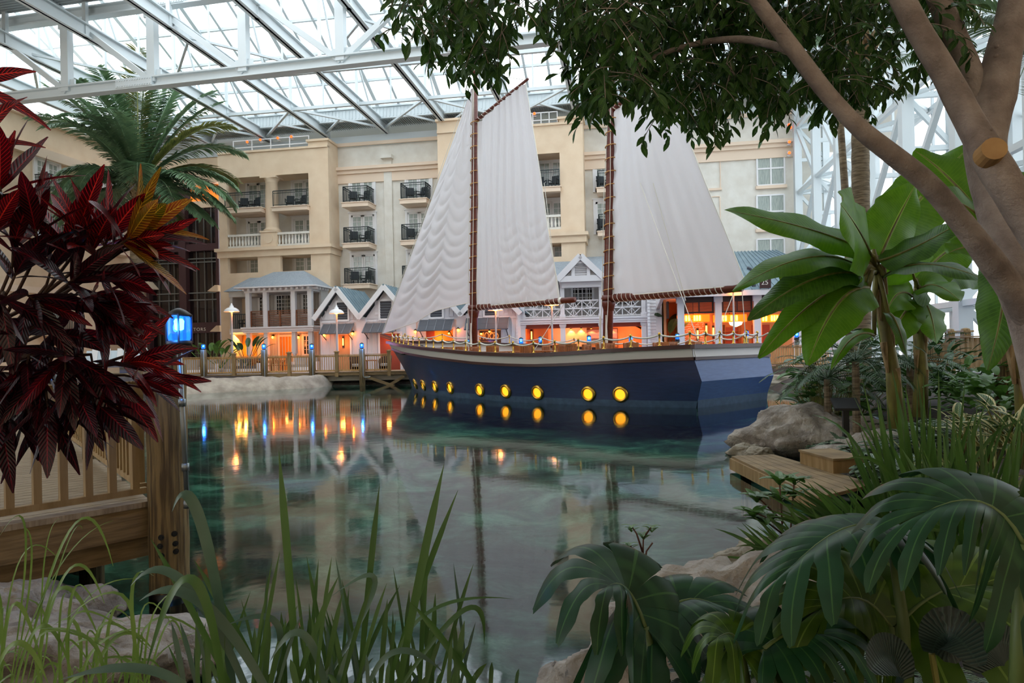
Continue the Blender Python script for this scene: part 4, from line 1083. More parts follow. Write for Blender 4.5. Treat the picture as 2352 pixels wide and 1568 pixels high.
for k, (a, b, y0, y1, mm, lab) in enumerate(OP):
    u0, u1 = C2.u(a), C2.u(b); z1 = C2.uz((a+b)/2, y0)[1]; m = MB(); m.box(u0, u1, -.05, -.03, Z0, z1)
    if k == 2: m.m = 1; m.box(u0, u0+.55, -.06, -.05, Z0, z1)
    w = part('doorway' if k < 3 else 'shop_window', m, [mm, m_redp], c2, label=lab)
    m = MB(); m.box(u0-.12, u0, -.1, 0, Z0, z1+.12); m.box(u1, u1+.12, -.1, 0, Z0, z1+.12); m.box(u0, u1, -.1, 0, z1, z1+.12); part('door_frame', m, m_white, c2)
    if k < 3: light('POINT', ((u0+u1)/2, -.5, z1-.5), 16 if k == 2 else 7, 'ff9a44', c2, .15)
for a in ((744, 812, 745, 767), (841, 912, 743, 764), (966, 1042, 735, 760), (1072, 1170, 731, 757)): shutter(*a, c2, C2)
u0, z0 = C2.uz(1103, 794); m_gold = mat('gilt_lettering', 'e8a050', .4, emit='c8702a', estr=.35)
text('lettering', 'MOOR', .62, (u0-.02, -.075, z0+.4), (PI/2, 0, 0), m_gold, c2, sx=.62)
text('lettering', '~ SEAFOOD FISH & GAME ~', .14, (u0, -.075, z0+.16), (PI/2, 0, 0), m_gold, c2, sx=.62)
m = MB(); cu = C2.u(1125); zc = z0+1.15
m.box(u0, C2.u(1149), -.08, -.06, z0+.95, z0+.98); m.tube([(cu+.3+.02*k*math.cos(k*.6), -.07, zc-.6+.02*k*math.sin(k*.6)) for k in range(16)], .02, 5)
for k in range(3): m.box(u0+.1+.1*k, C2.u(1146)-.1*k, -.08, -.06, z0-.2-.22*k, z0-.16-.22*k)
part('gilt_scrollwork', m, m_gold, c2)
for px, py, w in ((747, 768, 'left of the red lit doorway'), (812, 764, 'right of the red lit doorway'), (956, 760, 'left of the amber doorway'), (1054, 756, 'right of the amber doorway')):
    u, z = C2.uz(px, py); sconce(C2.w(u, -.03, z-.05), C2.a, 'orange wall lantern %s in the gabled shops' % w, 12)
for px, py, w in ((1031, 765, 'amber doorway'), (1105, 766, 'gilt lettered window'), (1124, 761, 'gilt lettered window, second one')):
    u, z = C2.uz(px, py, -.3); o = thing('hanging_lamp', 'small orange lamp hanging in the '+w, 'lamp', C2.w(u, -.3, z), C2.a, 'lamps hanging in the shop openings')
    m = MB(); m.lathe([(.03, .12), (.08, .06), (.09, .03)], n=10); m.tube([(0, 0, .1), (0, 0, .5)], .01, 5); part('shade', m, m_black, o); m = MB(); m.lathe([(.02, -.06), (.06, -.02), (.05, .05)], n=10); part('bulb', m, m_bulb, o, True)
u, z = C2.uz(789, 785, -.08); o = thing('wall_light', 'slim upright orange light inside the red lit doorway', 'wall lamp', C2.w(u, -.08, z), C2.a)
m = MB(); m.box(-.06, .06, -.05, 0, -.35, .35); part('back_plate', m, m_black, o); m = MB(); m.tube([(0, -.08, -.22), (0, -.08, .22)], .035, 8); part('tube', m, m_bulb, o)

# ---- veranda house (middle)
A = P(1334, 800, 42.5); C3 = Frame((A.x, A.y, 0), -.16)
c3 = thing('veranda_house', 'white two storey veranda house with dormer gable behind the masts', 'house', C3.O, C3.a)
z3 = lambda py, px=1334: C3.uz(px, py)[1]
V = [C3.u(p) for p in (1200, 1292, 1381, 1478)]; DV = 2.6
zf, zfb, zev, zap3 = z3(729), z3(743), z3(636), z3(580)
zr = C3.uz(1300, 592, 3.4)[1]
m = MB(); m.box(V[0]-.3, V[3]+.3, -.3, DV, zfb, zf); m.box(V[0]-.38, V[3]+.38, -.38, 0, zf-.12, zf); m.box(V[0]-.32, V[3]+.32, -.34, 0, zfb+.12, zfb+.2); part('balcony_floor', m, m_bead, c3)
for k, u in enumerate(V):
    m = MB(); post(m, u, 0, zf, zev-.2 if k in (1, 2) else zf+1.25, .26); part('upper_post', m, m_bead, c3)
    m = MB(); post(m, u, 0, Z0, zfb, .3); part('lower_post', m, m_bead, c3)
for k in range(3):
    u0, u1 = V[k]+.15, V[k+1]-.15; za, zb = zf+.08, z3(690); zm = (za+zb)/2; m = MB()
    for z in (za, zm, zb): m.box(u0, u1, -.05, .05, z-.04, z+.04)
    n = 4
    for i in range(n):
        a = u0+(u1-u0)*i/n; b = u0+(u1-u0)*(i+1)/n
        m.box(b-.025, b+.025, -.03, .03, za-.12, zb) if i < n-1 else None
        c_ = (a+b)/2
        for lo, hi in ((za, zm), (zm, zb)):
            if i % 2 == 0: m.bar((a, 0, hi), (b, 0, lo), .05) ; m.bar((c_, 0, lo), (b, 0, hi), .035)
            else: m.bar((b, 0, hi), (a, 0, lo), .05); m.bar((a, 0, hi), (c_, 0, lo), .035)
    part('fretwork_railing', m, m_bead, c3)
m = MB(); m.box(V[0]-.2, V[3]+.2, DV, DV+.15, zf, zev+1.2); battens(m, V[0], V[3], DV, zf, zev, .24); part('upper_wall', m, m_beadg, c3)
for pa, pb in ((1210, 1250), (1317, 1360), (1406, 1458)):
    u0, u1 = C3.u(pa, DV), C3.u(pb, DV); za, zb = C3.uz(1334, 702, DV)[1], C3.uz(1334, 655, DV)[1]; framed_window(c3, (u0+u1)/2, za, u1-u0, zb-za, DV, 4, 5)
# ground floor room: orange walls lit by ceiling lights
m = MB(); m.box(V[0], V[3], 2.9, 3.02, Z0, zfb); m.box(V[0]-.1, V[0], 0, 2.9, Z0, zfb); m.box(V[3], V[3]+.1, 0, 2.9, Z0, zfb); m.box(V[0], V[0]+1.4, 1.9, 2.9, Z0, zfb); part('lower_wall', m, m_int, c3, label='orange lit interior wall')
m = MB(); m.box(V[0]-.1, V[3]+.1, .15, 3.0, zfb-.12, zfb-.02); m.box(V[0]+.1, V[3]-.1, .1, .2, zfb-.25, zfb); part('soffit', m, m_redp, c3)
# seascape
pa, pb = C3.u(1300, 2.85), C3.u(1416, 2.85); za, zb = C3.uz(1355, 797, 2.85)[1], C3.uz(1355, 757, 2.85)[1]
m_sea = bpy.data.materials.new('seascape'); m_sea.use_nodes = True
def _sea():
    nt = m_sea.node_tree; N = nt.nodes; L = nt.links; b = N['Principled BSDF']; tc = N.new('ShaderNodeTexCoord'); sp = N.new('ShaderNodeSeparateXYZ'); L.new(tc.outputs['Generated'], sp.inputs[0])
    nz = N.new('ShaderNodeTexNoise'); nz.inputs['Scale'].default_value = 7; mp = N.new('ShaderNodeMapping'); mp.inputs['Scale'].default_value = (1.4, 1, 4); L.new(tc.outputs['Generated'], mp.inputs[0]); L.new(mp.outputs[0], nz.inputs[0])
    ad = N.new('ShaderNodeMath'); ad.operation = 'MULTIPLY_ADD'; ad.inputs[1].default_value = .3; L.new(nz.outputs[0], ad.inputs[0]); L.new(sp.outputs[2], ad.inputs[2])
    r = N.new('ShaderNodeValToRGB'); e = r.color_ramp.elements
    for k, (p, c) in enumerate(((.1, 'c98f4a'), (.35, '8a7a62'), (.55, '6a6a86'), (.62, '4c4668'), (.68, 'c99aa0'), (.85, '8d78a0'), (1.0, 'd0a8a8'))):
        if k < 2: e[k].position = p; e[k].color = lin(c)
        else: q = e.new(p); q.color = lin(c)
    L.new(ad.outputs[0], r.inputs[0]); L.new(r.outputs[0], b.inputs['Base Color'])
_sea()
o = thing('seascape_painting', 'wide seascape painting on the orange wall behind the aft mast', 'painting', C3.w((pa+pb)/2, 2.88, za), C3.a)
m = MB(); m.box(-(pb-pa)/2, (pb-pa)/2, -.05, 0, 0, zb-za); part('canvas', m, m_sea, o)
m = MB(); w = (pb-pa)/2
m.box(-w-.06, w+.06, -.07, 0, zb-za, zb-za+.06); m.box(-w-.06, w+.06, -.07, 0, -.06, 0); m.box(-w-.06, -w, -.07, 0, 0, zb-za); m.box(w, w+.06, -.07, 0, 0, zb-za); part('picture_frame', m, m_brownrail, o)
for k in range(5):
    u = pa+(pb-pa)*(k+.5)/5; o = thing('picture_light', 'small ceiling spotlight over the seascape, %s from the aft mast' % ('first second third fourth fifth'.split()[k]), 'ceiling light', C3.w(u, 2.35, zfb-.12), C3.a, 'picture lights over the seascape')
    m = MB(); m.lathe([(.07, 0), (.07, -.12), (.05, -.14)], n=10); part('can', m, m_black, o)
    m = MB(); m.lathe([(.05, -.14), (.05, -.15)], n=10); part('bulb', m, m_bulb, o)
    light('SPOT', (0, .1, -.18), 14, 'ffb060', o, .05, (math.radians(25), 0, 0)).data.spot_size = 1.6
for u, e in ((V[0]+2.6, 40), (V[2]+1.6, 55)): light('POINT', (u, 1.4, zfb-.5), e, 'ffaa70', c3, .25)
u, z = C3.uz(1221, 770, 1.85); o = thing('wall_light', 'slim upright orange light on the red wall left of the seascape', 'wall lamp', C3.w(u, 1.88, z), C3.a)
m = MB(); m.box(-.07, .07, -.05, 0, -.4, .4); part('back_plate', m, m_black, o); m = MB(); m.tube([(0, -.08, -.25), (0, -.08, .25)], .035, 8); part('tube', m, m_bulb, o)
# roof and dormer gable
m = MB(); e0 = C3.u(1195, -.4); e1 = C3.u(1492, -.4)
m.quad((V[0]-.8, -.4, zev), (V[3]+.8, -.4, zev), (V[3]+.8, 3.4, zr), (V[0]-.8, 3.4, zr)); part('roof', m, m_roofgrey, c3)
g0, g1 = C3.u(1281, -.6), C3.u(1390, -.6); gc = (g0+g1)/2; gz0 = C3.uz(1334, 640, -.6)[1]; gz1 = C3.uz(1334, 583, -.6)[1]
m = MB(); m.quad((g0, -.6, gz0), (gc, -.6, gz1), (gc, 3.3, gz1), (g0, 3.3, gz0)); m.quad((gc, -.6, gz1), (g1, -.6, gz0), (g1, 3.3, gz0), (gc, 3.3, gz1)); part('dormer_roof', m, m_roofgrey, c3)
m = MB(); m.bar((g0, -.6, gz0-.02), (gc, -.6, gz1-.1), .12, .36); m.bar((g1, -.6, gz0-.02), (gc, -.6, gz1-.1), .12, .36); m.box(g0+.1, g1-.1, -.62, -.4, gz0-.16, gz0+.2); m.box(g0+.25, g1-.25, -.35, .3, gz0-.5, gz0-.1); part('bargeboard', m, m_bead, c3)
m = MB(); m.prism([(g0+.4, gz0+.1), (g1-.4, gz0+.1), (gc, gz1-.35)], 'y', -.35, -.25); battens(m, g0+.7, g1-.7, -.35, gz0+.2, lambda u: gz1-.5-(gz1-gz0)*abs(u-gc)/(g1-gc), .25); part('gable_wall', m, m_beadg, c3)
m = MB(); w, h = .75, .7; zc = gz0+.6
m.box(gc-w/2-.2, gc-w/2, -.5, -.35, zc-h/2-.2, zc+h/2+.12); m.box(gc+w/2, gc+w/2+.2, -.5, -.35, zc-h/2-.2, zc+h/2+.12); m.box(gc-w/2-.2, gc+w/2+.2, -.52, -.35, zc+h/2, zc+h/2+.2)
for j in range(6): z = zc-h/2+h*(j+.5)/6; m.bar((gc-w/2, -.42, z), (gc+w/2, -.42, z), .02, .1, (0, -1, 1))
part('louver', m, m_bead, c3)
s0, s1 = C3.u(1484), C3.u(1506); m = MB(); m.box(s0, s1, -.05, 2, Z0, zev); laps(m, s0, s1, -.05, Z0, zev); m.box(s1, s1+.35, -.1, 1, Z0, zev-.3); part('side_wall', m, m_bead, c3); m = MB(); m.box(C3.u(1190), V[0]-.12, .05, 2, Z0, zf); laps(m, C3.u(1186), V[0]-.15, .05, Z0, zf); part('side_wall', m, m_bead, c3)

# ---- restaurant pavilion (right)
A = P(1650, 800, 40.0); C4 = Frame((A.x, A.y, 0), -.15)
c4 = thing('restaurant_pavilion', 'white columned restaurant pavilion glowing orange behind the stern', 'restaurant', C4.O, C4.a)
z4 = lambda py, px=1650: C4.uz(px, py)[1]
Q = [C4.u(p) for p in (1563, 1649, 1738, 1828, 1915)]; zev = z4(672); zeb = z4(680); D4 = 4.6
e0, e1 = C4.u(1523, -.7), C4.u(1960, -.7)
for u in Q:
    m = MB(); m.box(u-.19, u+.19, -.19, .19, Z0, zeb); m.box(u-.24, u+.24, -.24, .24, zeb-.35, zeb); part('column', m, m_bead, c4)
m = MB(); m.box(e0, e1, -.8, -.6, zeb-.05, zev+.05); m.box(e0, e1, -.6, .4, zeb, zeb+.15); m.bar((e0, -.7, zeb+.05), (C4.u(1512, 0), 1.6, zeb-.7), .2, .12); part('eave', m, m_bead, c4)
zr4 = zev+2.9; m = MB(); m.poly([(e0, -.8, zev+.06), (e1, -.8, zev+.06), (e1-3, 4.2, zr4), (e0+2.6, 4.2, zr4)]); m.poly([(e0, -.8, zev+.06), (e0+2.6, 4.2, zr4), (e0, 5, zev+.06)])
for k in range(24): t = k/23; m.bar((e0+(e1-e0)*t, -.8, zev+.09), (e0+2.6+(e1-e0-5.6)*t, 4.2, zr4+.03), .05, .05)
part('roof', m, m_tinroof, c4)
m = MB(); m.box(e0, e1, .1, D4, zeb-.05, zeb+.1); part('soffit', m, m_bead, c4)
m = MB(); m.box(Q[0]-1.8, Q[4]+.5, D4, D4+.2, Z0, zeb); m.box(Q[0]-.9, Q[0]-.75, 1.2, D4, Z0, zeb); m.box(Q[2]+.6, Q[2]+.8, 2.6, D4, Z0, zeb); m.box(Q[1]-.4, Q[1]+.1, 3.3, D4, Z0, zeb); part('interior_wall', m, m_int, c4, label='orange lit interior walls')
m = MB()
for i in range(14):
    for j in range(20):
        if R.random() < .75: u = Q[0]+.35+i*.1; z = 1.2+j*.13; m.bar((u-.04, 3.15, z+R.uniform(-.03, .03)), (u+.05, 3.15, z+R.uniform(-.04, .04)), .03, .045)
m.m = 1; m.box(Q[0]+.25, Q[0]+1.8, 3.2, 3.4, Z0, zeb)
part('shell_screen', m, [m_bead, m_int], c4, label='screen of pale shell pieces')
for k in range(4):
    u0, u1 = Q[k]+.22, Q[k+1]-.22; zb = z4(716); m = MB(); n = 9
    for j in range(n): z = zb+(zeb-.3-zb)*j/n; m.box(u0, u1, .1, .14, z+.02, z+(zeb-.3-zb)/n)
    m.box(u0, u0+.1, .06, .18, zb, zeb); m.box(u1-.1, u1, .06, .18, zb, zeb); m.box((u0+u1)/2-.04, (u0+u1)/2+.04, .05, .1, zb, zeb-.3); m.box(u0, u1, .05, .2, zb-.06, zb+.03); m.box(u0, u1, .05, .2, zeb-.32, zeb)
    part('slatted_blind', m, m_mahog, c4)
m = MB(); m.box(Q[0]-.75, Q[0]-.65, .3, 1.1, z4(728), zeb-.2); part('slatted_blind', m, m_mahog, c4)
for k, (px, w) in enumerate(((1592, 'left'), (1676, 'middle'), (1768, 'right'))):
    u, z = C4.uz(px, 731, 2.0); o = thing('chandelier', 'rectangular amber chandelier in the %s bay of the restaurant' % w, 'chandelier', C4.w(u, 2.0, z), C4.a, 'restaurant chandeliers')
    m = MB(); m.box(-.95, .95, -.3, -.28, -.22, .22); m.box(-.95, .95, .28, .3, -.22, .22); m.box(-.95, -.93, -.3, .3, -.22, .22); m.box(.93, .95, -.3, .3, -.22, .22); part('shade', m, mat('amber_shade', 'e08a2c', .6, emit='e07018', estr=.7, trans=.3), o)
    m = MB()
    for x in (-.45, -.28, .05, .2, .36): m.lathe([(.05, -.16), (.06, .0), (.05, .16)], (x, -.34, 0), 8)
    part('bulbs', m, m_bulb, o); m = MB(); m.tube([(0, 0, .2), (0, 0, zeb-z-.06)], .02, 6); part('stem', m, m_black, o)
    light('POINT', (0, -.1, -.5), 17, 'ffa468', o, .3)
for px, py, w in ((1602, 768, 'left'), (1638, 762, 'tall'), (1622, 757, 'small')):
    u, z = C4.uz(px, py, 3.1); o = thing('wall_light', '%s glowing wall light inside the left bay of the restaurant' % w, 'wall lamp', C4.w(u, 3.05, z), C4.a, 'wall lights in the restaurant')
    m = MB(); m.box(-.07, .07, -.02, .02, -.4, .4); part('back_plate', m, m_black, o); m = MB(); m.tube([(0, -.06, -.25), (0, -.06, .25)], .045, 8); part('tube', m, m_bulb, o)
u, z = C4.uz(1690, 741, 2.6); o = thing('globe_pendant', 'white glowing globe pendant behind the tall lamp post', 'pendant lamp', C4.w(u, 2.6, z), C4.a)
m = MB(); m.lathe([(.05, -.25), (.35, -.12), (.42, .05), (.3, .16)], n=16); part('globe', m, mat('globe_white', 'fff0d8', .4, emit='ffd8a0', estr=2.2), o, True); m = MB(); m.lathe([(.3, .16), (.1, .26), (.02, .3)], n=16); m.tube([(0, 0, .28), (0, 0, zeb-z-.06)], .02, 6); part('cap', m, m_black, o)
m = MB(); m.box(Q[0]-1.9, Q[0]-1.75, .6, D4, Z0, zeb); laps(m, Q[0]-1.9, Q[0]-1.75, .6, Z0, zeb); part('side_wall', m, m_bead, c4)
# dark sign letters on the roof edge
m = MB(); pts = []
for k in range(10): a = PI*.55*k/9; u, z = C4.uz(1716+14*math.sin(a), 631-16*math.cos(a), -.5); pts.append((u, -.5, z))
m.tube(pts, .09, 6); pts = []
for k in range(12): a = PI*k/11; u, z = C4.uz(1748-14*math.cos(a), 627-10*math.sin(a), -.5); pts.append((u, -.5, z))
m.tube(pts, .09, 6); 
for px in (1716+13, 1734): a, b = C4.uz(px, 630, -.5), C4.uz(px, 668, -.5); m.tube([(a[0], -.5, a[1]), (b[0], -.4, b[1])], .07, 6)
part('sign_frame', m, mat('sign_grey', '4e565e', .5), c4)
u0, z0 = C4.uz(1745, 662, -.9); m = MB(); m.box(u0, u0+.62, -.9, -.85, z0, z0+.75); sg = part('sign_panel', m, m_mahog, c4); text('lettering', '25', .4, (u0+.08, -.92, z0+.2), (PI/2, 0, 0), m_cream, sg)

m = MB(); m.box(Q[0]+1.95, Q[0]+3.1, D4-.12, D4-.02, Z0, Z0+2.3); m.box(Q[1]+1.0, Q[1]+1.9, D4-.12, D4-.02, Z0, Z0+2.3); m.box(Q[3]-1.6, Q[3]-.5, D4-.12, D4-.02, Z0, Z0+2.4); part('inner_doorway', m, m_redp, c4, label='darker doorways in the back wall')
m = MB()
for u in (Q[0]+1.9, Q[0]+3.15, Q[1]+.95, Q[1]+1.95): m.box(u-.08, u+.08, D4-.2, D4, Z0, Z0+2.45)
for z in (1.0, 1.5, 2.0): m.box(Q[2]-1.5, Q[2]-.2, D4-.3, D4, Z0+z, Z0+z+.05)
part('wood_trim', m, m_teak, c4)
# ---------------------------------------------------------------- far quay: rock bank, boardwalk, rail, lamps, furniture
FY = 40.0
# rock bank under the rail
m = MB(); q = [G(p, y) for p, y in ((330, 913), (415, 908), (470, 904), (560, 899), (640, 895), (700, 892), (750, 888), (785, 884), (800, 876))]
def bank(u, v):
    k = min(int(u*(len(q)-1)), len(q)-2); a = u*(len(q)-1)-k; p = q[k]+(q[k+1]-q[k])*a; t = Vector((p.x-1.2, FY+.15, .62)); pp = p+(t-p)*v; nz = noise.noise(pp*.6)*.14+noise.noise(pp*2.5)*.06
    return Vector((pp.x, pp.y, -.3+(.3+.66)*min(1, v*3)**.7+nz*(1 if .1 < v < .95 else .3)))
m.grid(bank, 70, 14); struct('bank_rock', m, mat('bank_pale', 'b3a898', .9, '8f8476', 1.6, bump=.8, bscale=7), 'pale rock bank under the far boardwalk rail', 'rock bank', smooth=True)
xa, xb = P(405, 800, FY).x, P(1010, 800, FY).x; xm = P(716, 800, FY).x
def pxX(px, Y=FY): return P(px, 800, Y).x
m = MB(); m.box(xa, xm, FY-.06, FY+.1, .42, .78); m.box(xm, xb, FY-.06, FY+.08, .62, .82)
fas = solo('boardwalk_fascia', m, m_wood, 'long timber edge beam under the far boardwalk rail', 'beam')
m = MB(); m.box(xm, xb+10, FY-.02, FY+4.0, .68, .8)
for k in range(200): x = xm+k*.15; m.box(x, x+.14, FY-.1, FY+2.5, .8, .825) if x < xb+10 else None
struct('boardwalk', m, m_plank, 'timber boardwalk over the water behind the bow', 'boardwalk')
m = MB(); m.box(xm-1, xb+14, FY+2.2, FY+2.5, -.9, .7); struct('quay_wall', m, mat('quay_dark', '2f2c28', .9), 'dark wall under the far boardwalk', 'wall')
posts_px = [(415, 0), (467, 1), (537, 0), (606, 1), (664, 0), (716, 1), (773, 0), (831, 1), (893, 0)]
m_lantern = m_black
def rail_section(px0, px1, Y0, Y1, z0, label, group, h=1.05, balw=.035, step=.13):
    a = Vector((pxX(px0, Y0), Y0, z0)); b = Vector((pxX(px1, Y1), Y1, z0)); d = (b-a); L = d.length; ang = math.atan2(d.y, d.x)
    o = thing('deck_railing', label, 'railing', a, ang, group)
    m = MB(); m.box(0, L, -.07, .07, h-.04, h); m.box(0, L, -.03, .03, h-.14, h-.06); part('top_rail', m, m_woodf, o)
    m = MB(); m.box(0, L, -.03, .03, .08, .16); part('bottom_rail', m, m_woodf, o)
    m = MB(); n = int(L/step)
    for k in range(n): x = L*(k+.5)/n; m.box(x-balw/2, x+balw/2, -balw/2, balw/2, .1, h-.1)
    part('balusters', m, m_woodf, o)
    return o
def rail_post(px, Y, z0, label, h=1.18):
    o = thing('railing_post', label, 'post', (pxX(px, Y), Y, z0), 0, 'square timber posts of the far railing')
    m = MB(); m.box(-.1, .1, -.1, .1, -.25, h); part('shaft', m, m_woodl, o); m = MB(); m.box(-.14, .14, -.14, .14, h, h+.05); m.hexa([(-.12, -.12, h+.05), (.12, -.12, h+.05), (.12, .12, h+.05), (-.12, .12, h+.05), (-.03, -.03, h+.1), (.03, -.03, h+.1), (.03, .03, h+.1), (-.03, .03, h+.1)]); part('post_cap', m, m_woodl, o)
def lantern(loc, label, s=1.0, e=8):
    o = thing('blue_lantern', label, 'lantern', loc, 0, 'blue glowing dock lanterns')
    m = MB(); m.lathe([(.03*s, -.06*s), (.11*s, -.04*s), (.11*s, 0), (.07*s, .01*s)], n=14); part('base', m, m_black, o, True)
    m = MB(); m.lathe([(.09*s, .0), (.1*s, .03*s), (.1*s, .21*s), (.085*s, .24*s)], n=16, caps=False); part('lens', m, m_bluelens, o, True, label='blue glass lens')
    m = MB(); m.lathe([(.02*s, .1*s), (.04*s, .11*s), (.045*s, .19*s), (.03*s, .21*s)], n=10); part('bulb', m, m_blueb, o, True, label='bright blue white bulb')
    m = MB(); m.lathe([(.11*s, .23*s), (.11*s, .25*s), (.06*s, .29*s), (.015*s, .31*s)], n=14)
    part('cap', m, m_black, o, True)
    m = MB()
    for k in range(4): a = k*PI/2+.4; m.bar((.108*s*math.cos(a), .108*s*math.sin(a), -.02*s), (.108*s*math.cos(a), .108*s*math.sin(a), .25*s), .014*s)
    part('guard', m, m_black, o)
    if e: light('POINT', (0, -.16*s, .13*s), e, '3a8cff', o, .06)
    return o
m_bluelens = glass_mat('blue_glass', '4aa4ff', .2, .05)
def _bl():
    nt = m_bluelens.node_tree; N = nt.nodes; L = nt.links; e = N.new('ShaderNodeEmission'); e.inputs[0].default_value = lin('2a7cff'); e.inputs[1].default_value = .22
    a = N.new('ShaderNodeAddShader'); o = N['Material Output']; s = o.inputs[0].links[0].from_socket; L.new(s, a.inputs[0]); L.new(e.outputs[0], a.inputs[1]); L.new(a.outputs[0], o.inputs[0])
_bl()
ordn = 'first second third fourth fifth sixth seventh eighth ninth tenth'.split()
for (a, ta), (b, tb) in zip(posts_px, posts_px[1:]):
    rail_section(a, b, FY, FY, .8, 'timber railing bay on the far boardwalk, %s bay right of the near piling' % ordn[[p for p, _ in posts_px].index(a)], 'railing bays of the far boardwalk')
k = 0; kk = 0
for px, pile in posts_px:
    if pile:
        k += 1; z = G(px, 880).z; zt = P(px, 803, FY).z if px < 800 else P(px, 801, FY).z
        o = thing('mooring_piling', 'round grey green piling with conduit under the %s far lantern from the near piling' % ordn[k-1], 'piling', (pxX(px, FY-.2), FY-.2, 0), 0, 'far pilings carrying lanterns')
        m = MB(); m.tube([(0, 0, -.9 if px > 720 else .35), (0, 0, zt)], .17, 14); part('pile', m, m_pile, o, True)
        m = MB(); m.tube([(.1, -.2, zt), (.1, -.21, .62), (.14, -.21, .5), (.45, -.2, .5), (.5, -.18, .56)], .028, 8); part('conduit', m, m_galv, o, True)
        lantern((pxX(px, FY-.2), FY-.2, zt+.06), 'blue lantern on the far quay, %s piling from the near piling' % ordn[k-1], 1.0, 7)
    else:
        kk += 1; rail_post(px, FY, .8, 'square timber railing post on the far quay, %s from the near piling' % ordn[kk-1])
# cross braced piling legs by the bow
m = MB(); x = pxX(831, FY-.2); m.bar((x, FY-.1, .6), (x+2.2, FY-.1, -.2), .12, .16); m.bar((x+2.4, FY, .5), (x+1.0, FY, -.3), .12, .16); solo('pier_brace', m, m_wood, 'crossed timber braces at the water left of the bow', 'brace')
# lanterns beyond the ship
for k, (px, py) in enumerate(((1074, 787), (1197, 784), (1242, 781), (1353, 779), (1449, 779), (1556, 774), (1715, 767), (1830, 770), (1972, 738))):
    Y = 39.0-.002*(px-1074) ; b = P(px, py+8, Y)
    o = thing('lantern_post', 'timber lantern post behind the ship, %s from the forward mast' % ordn[k], 'post', (b.x, b.y, 0), 0, 'lantern posts behind the ship'); m = MB(); m.tube([(0, 0, -.8), (0, 0, b.z)], .11, 10); part('shaft', m, m_pile, o, True)
    m = MB(); m.lathe([(.14, b.z-.05), (.14, b.z+.02), (.05, b.z+.03)], n=10); part('post_cap', m, m_black, o)
    lantern((b.x, b.y, b.z+.08), 'blue lantern beyond the ship, %s from the forward mast' % ordn[k], 1.15, 8)
# street lamps
def street_lamp(px, pyh, pyb, Y, label):
    t = P(px, pyh, Y); o = thing('street_lamp', label, 'street lamp', (t.x, t.y, .8), 0, 'white bell shaded street lamps'); h = t.z-.8
    m = MB(); m.lathe([(.16, 0), (.16, .1), (.08, .16), (.065, .4), (.05, h-.1), (.03, h+.1)], n=12); part('pole', m, m_galvl, o, True)
    m = MB(); m.lathe([(.45, h-.02), (.44, h+.03), (.38, h+.12), (.27, h+.2), (.13, h+.25), (.12, h+.34), (.07, h+.36), (.06, h+.44), (.02, h+.5)], n=20, caps=False); part('lamp_shade', m, m_white, o, True)
    m = MB(); m.lathe([(.02, h-.06), (.14, h-.01), (.14, h+.06)], n=12); part('bulb', m, mat('sodium_bulb', 'ffb070', .4, emit='ff9440', estr=5), o, True)
    light('POINT', (.17, -.1, h-.12), 7, 'ff8a3c', o, .1)
m_galvl = mat('lamp_pole_grey', 'b9b4b0', .5)
street_lamp(532, 715, 840, 41.5, 'street lamp standing left of the porch cottage'); street_lamp(773, 719, 840, 41.2, 'street lamp in front of the first gabled shop')
street_lamp(1138, 712, 800, 40.6, 'street lamp whose head is hidden behind the fore boom'); street_lamp(1267, 700, 800, 40.2, 'street lamp under the tip of the fore boom'); street_lamp(1684, 668, 780, 38.9, 'tall street lamp in front of the restaurant, by the banana leaf')
# terrace furniture
m_cush = mat('grey_cushion', 'a7a29c', .9); m_cushd = mat('slate_cushion', '5d6066', .9)
def sofa(px, Y, w, rz, label, mc):
    o = thing('lounge_sofa', label, 'sofa', (pxX(px, Y), Y, .8), rz, 'terrace sofas')
    m = MB(); m.box(-w/2, w/2, -.45, .45, .05, .28); part('base', m, m_white, o)
    m = MB(); m.box(-w/2+.03, w/2-.03, -.43, .3, .28, .45); part('seat_cushion', m, mc, o)
    for k in range(max(1, int(w/.8))): n = max(1, int(w/.8)); x = -w/2+w*(k+.5)/n; m = MB(); m.hexa([(x-w/n/2+.03, .22, .45), (x+w/n/2-.03, .22, .45), (x+w/n/2-.03, .42, .45), (x-w/n/2+.03, .42, .45), (x-w/n/2+.05, .32, .9), (x+w/n/2-.05, .32, .9), (x+w/n/2-.05, .46, .9), (x-w/n/2+.05, .46, .9)]); part('back_cushion', m, mc, o)
    for s in (-1, 1): m = MB(); m.box(s*w/2-.06, s*w/2+.06, -.45, .45, .05, .62); part('arm', m, m_white, o)
sofa(455, 42.0, 2.4, .1, 'pale grey terrace sofa behind the first railing bays', m_cush); sofa(520, 42.8, 2.6, 0, 'long light grey terrace sofa left of the wooden chairs', m_cush); sofa(572, 42.3, 1.9, -.3, 'slate grey terrace sofa beside the second lantern piling', m_cushd); sofa(700, 44.0, 1.6, 0, 'pale sofa in front of the porch cottage window', m_cush)
for k, (px, Y, rz) in enumerate(((592, 42.0, 1.2), (618, 41.8, -1.0), (632, 43.2, .2), (652, 42.0, -1.7))):
    dup(tc, (pxX(px, Y), Y, .8), rz, 'teak slat chair on the terrace, %s from the slate sofa' % ordn[k], 'teak chairs on the terrace')
for px, Y, lab in ((606, 42.4, 'small round table between the terrace teak chairs'), (640, 42.6, 'small round table right of the terrace teak chairs')): o = dup(tt, (pxX(px, Y), Y, .8), 0, lab, 'terrace tables')
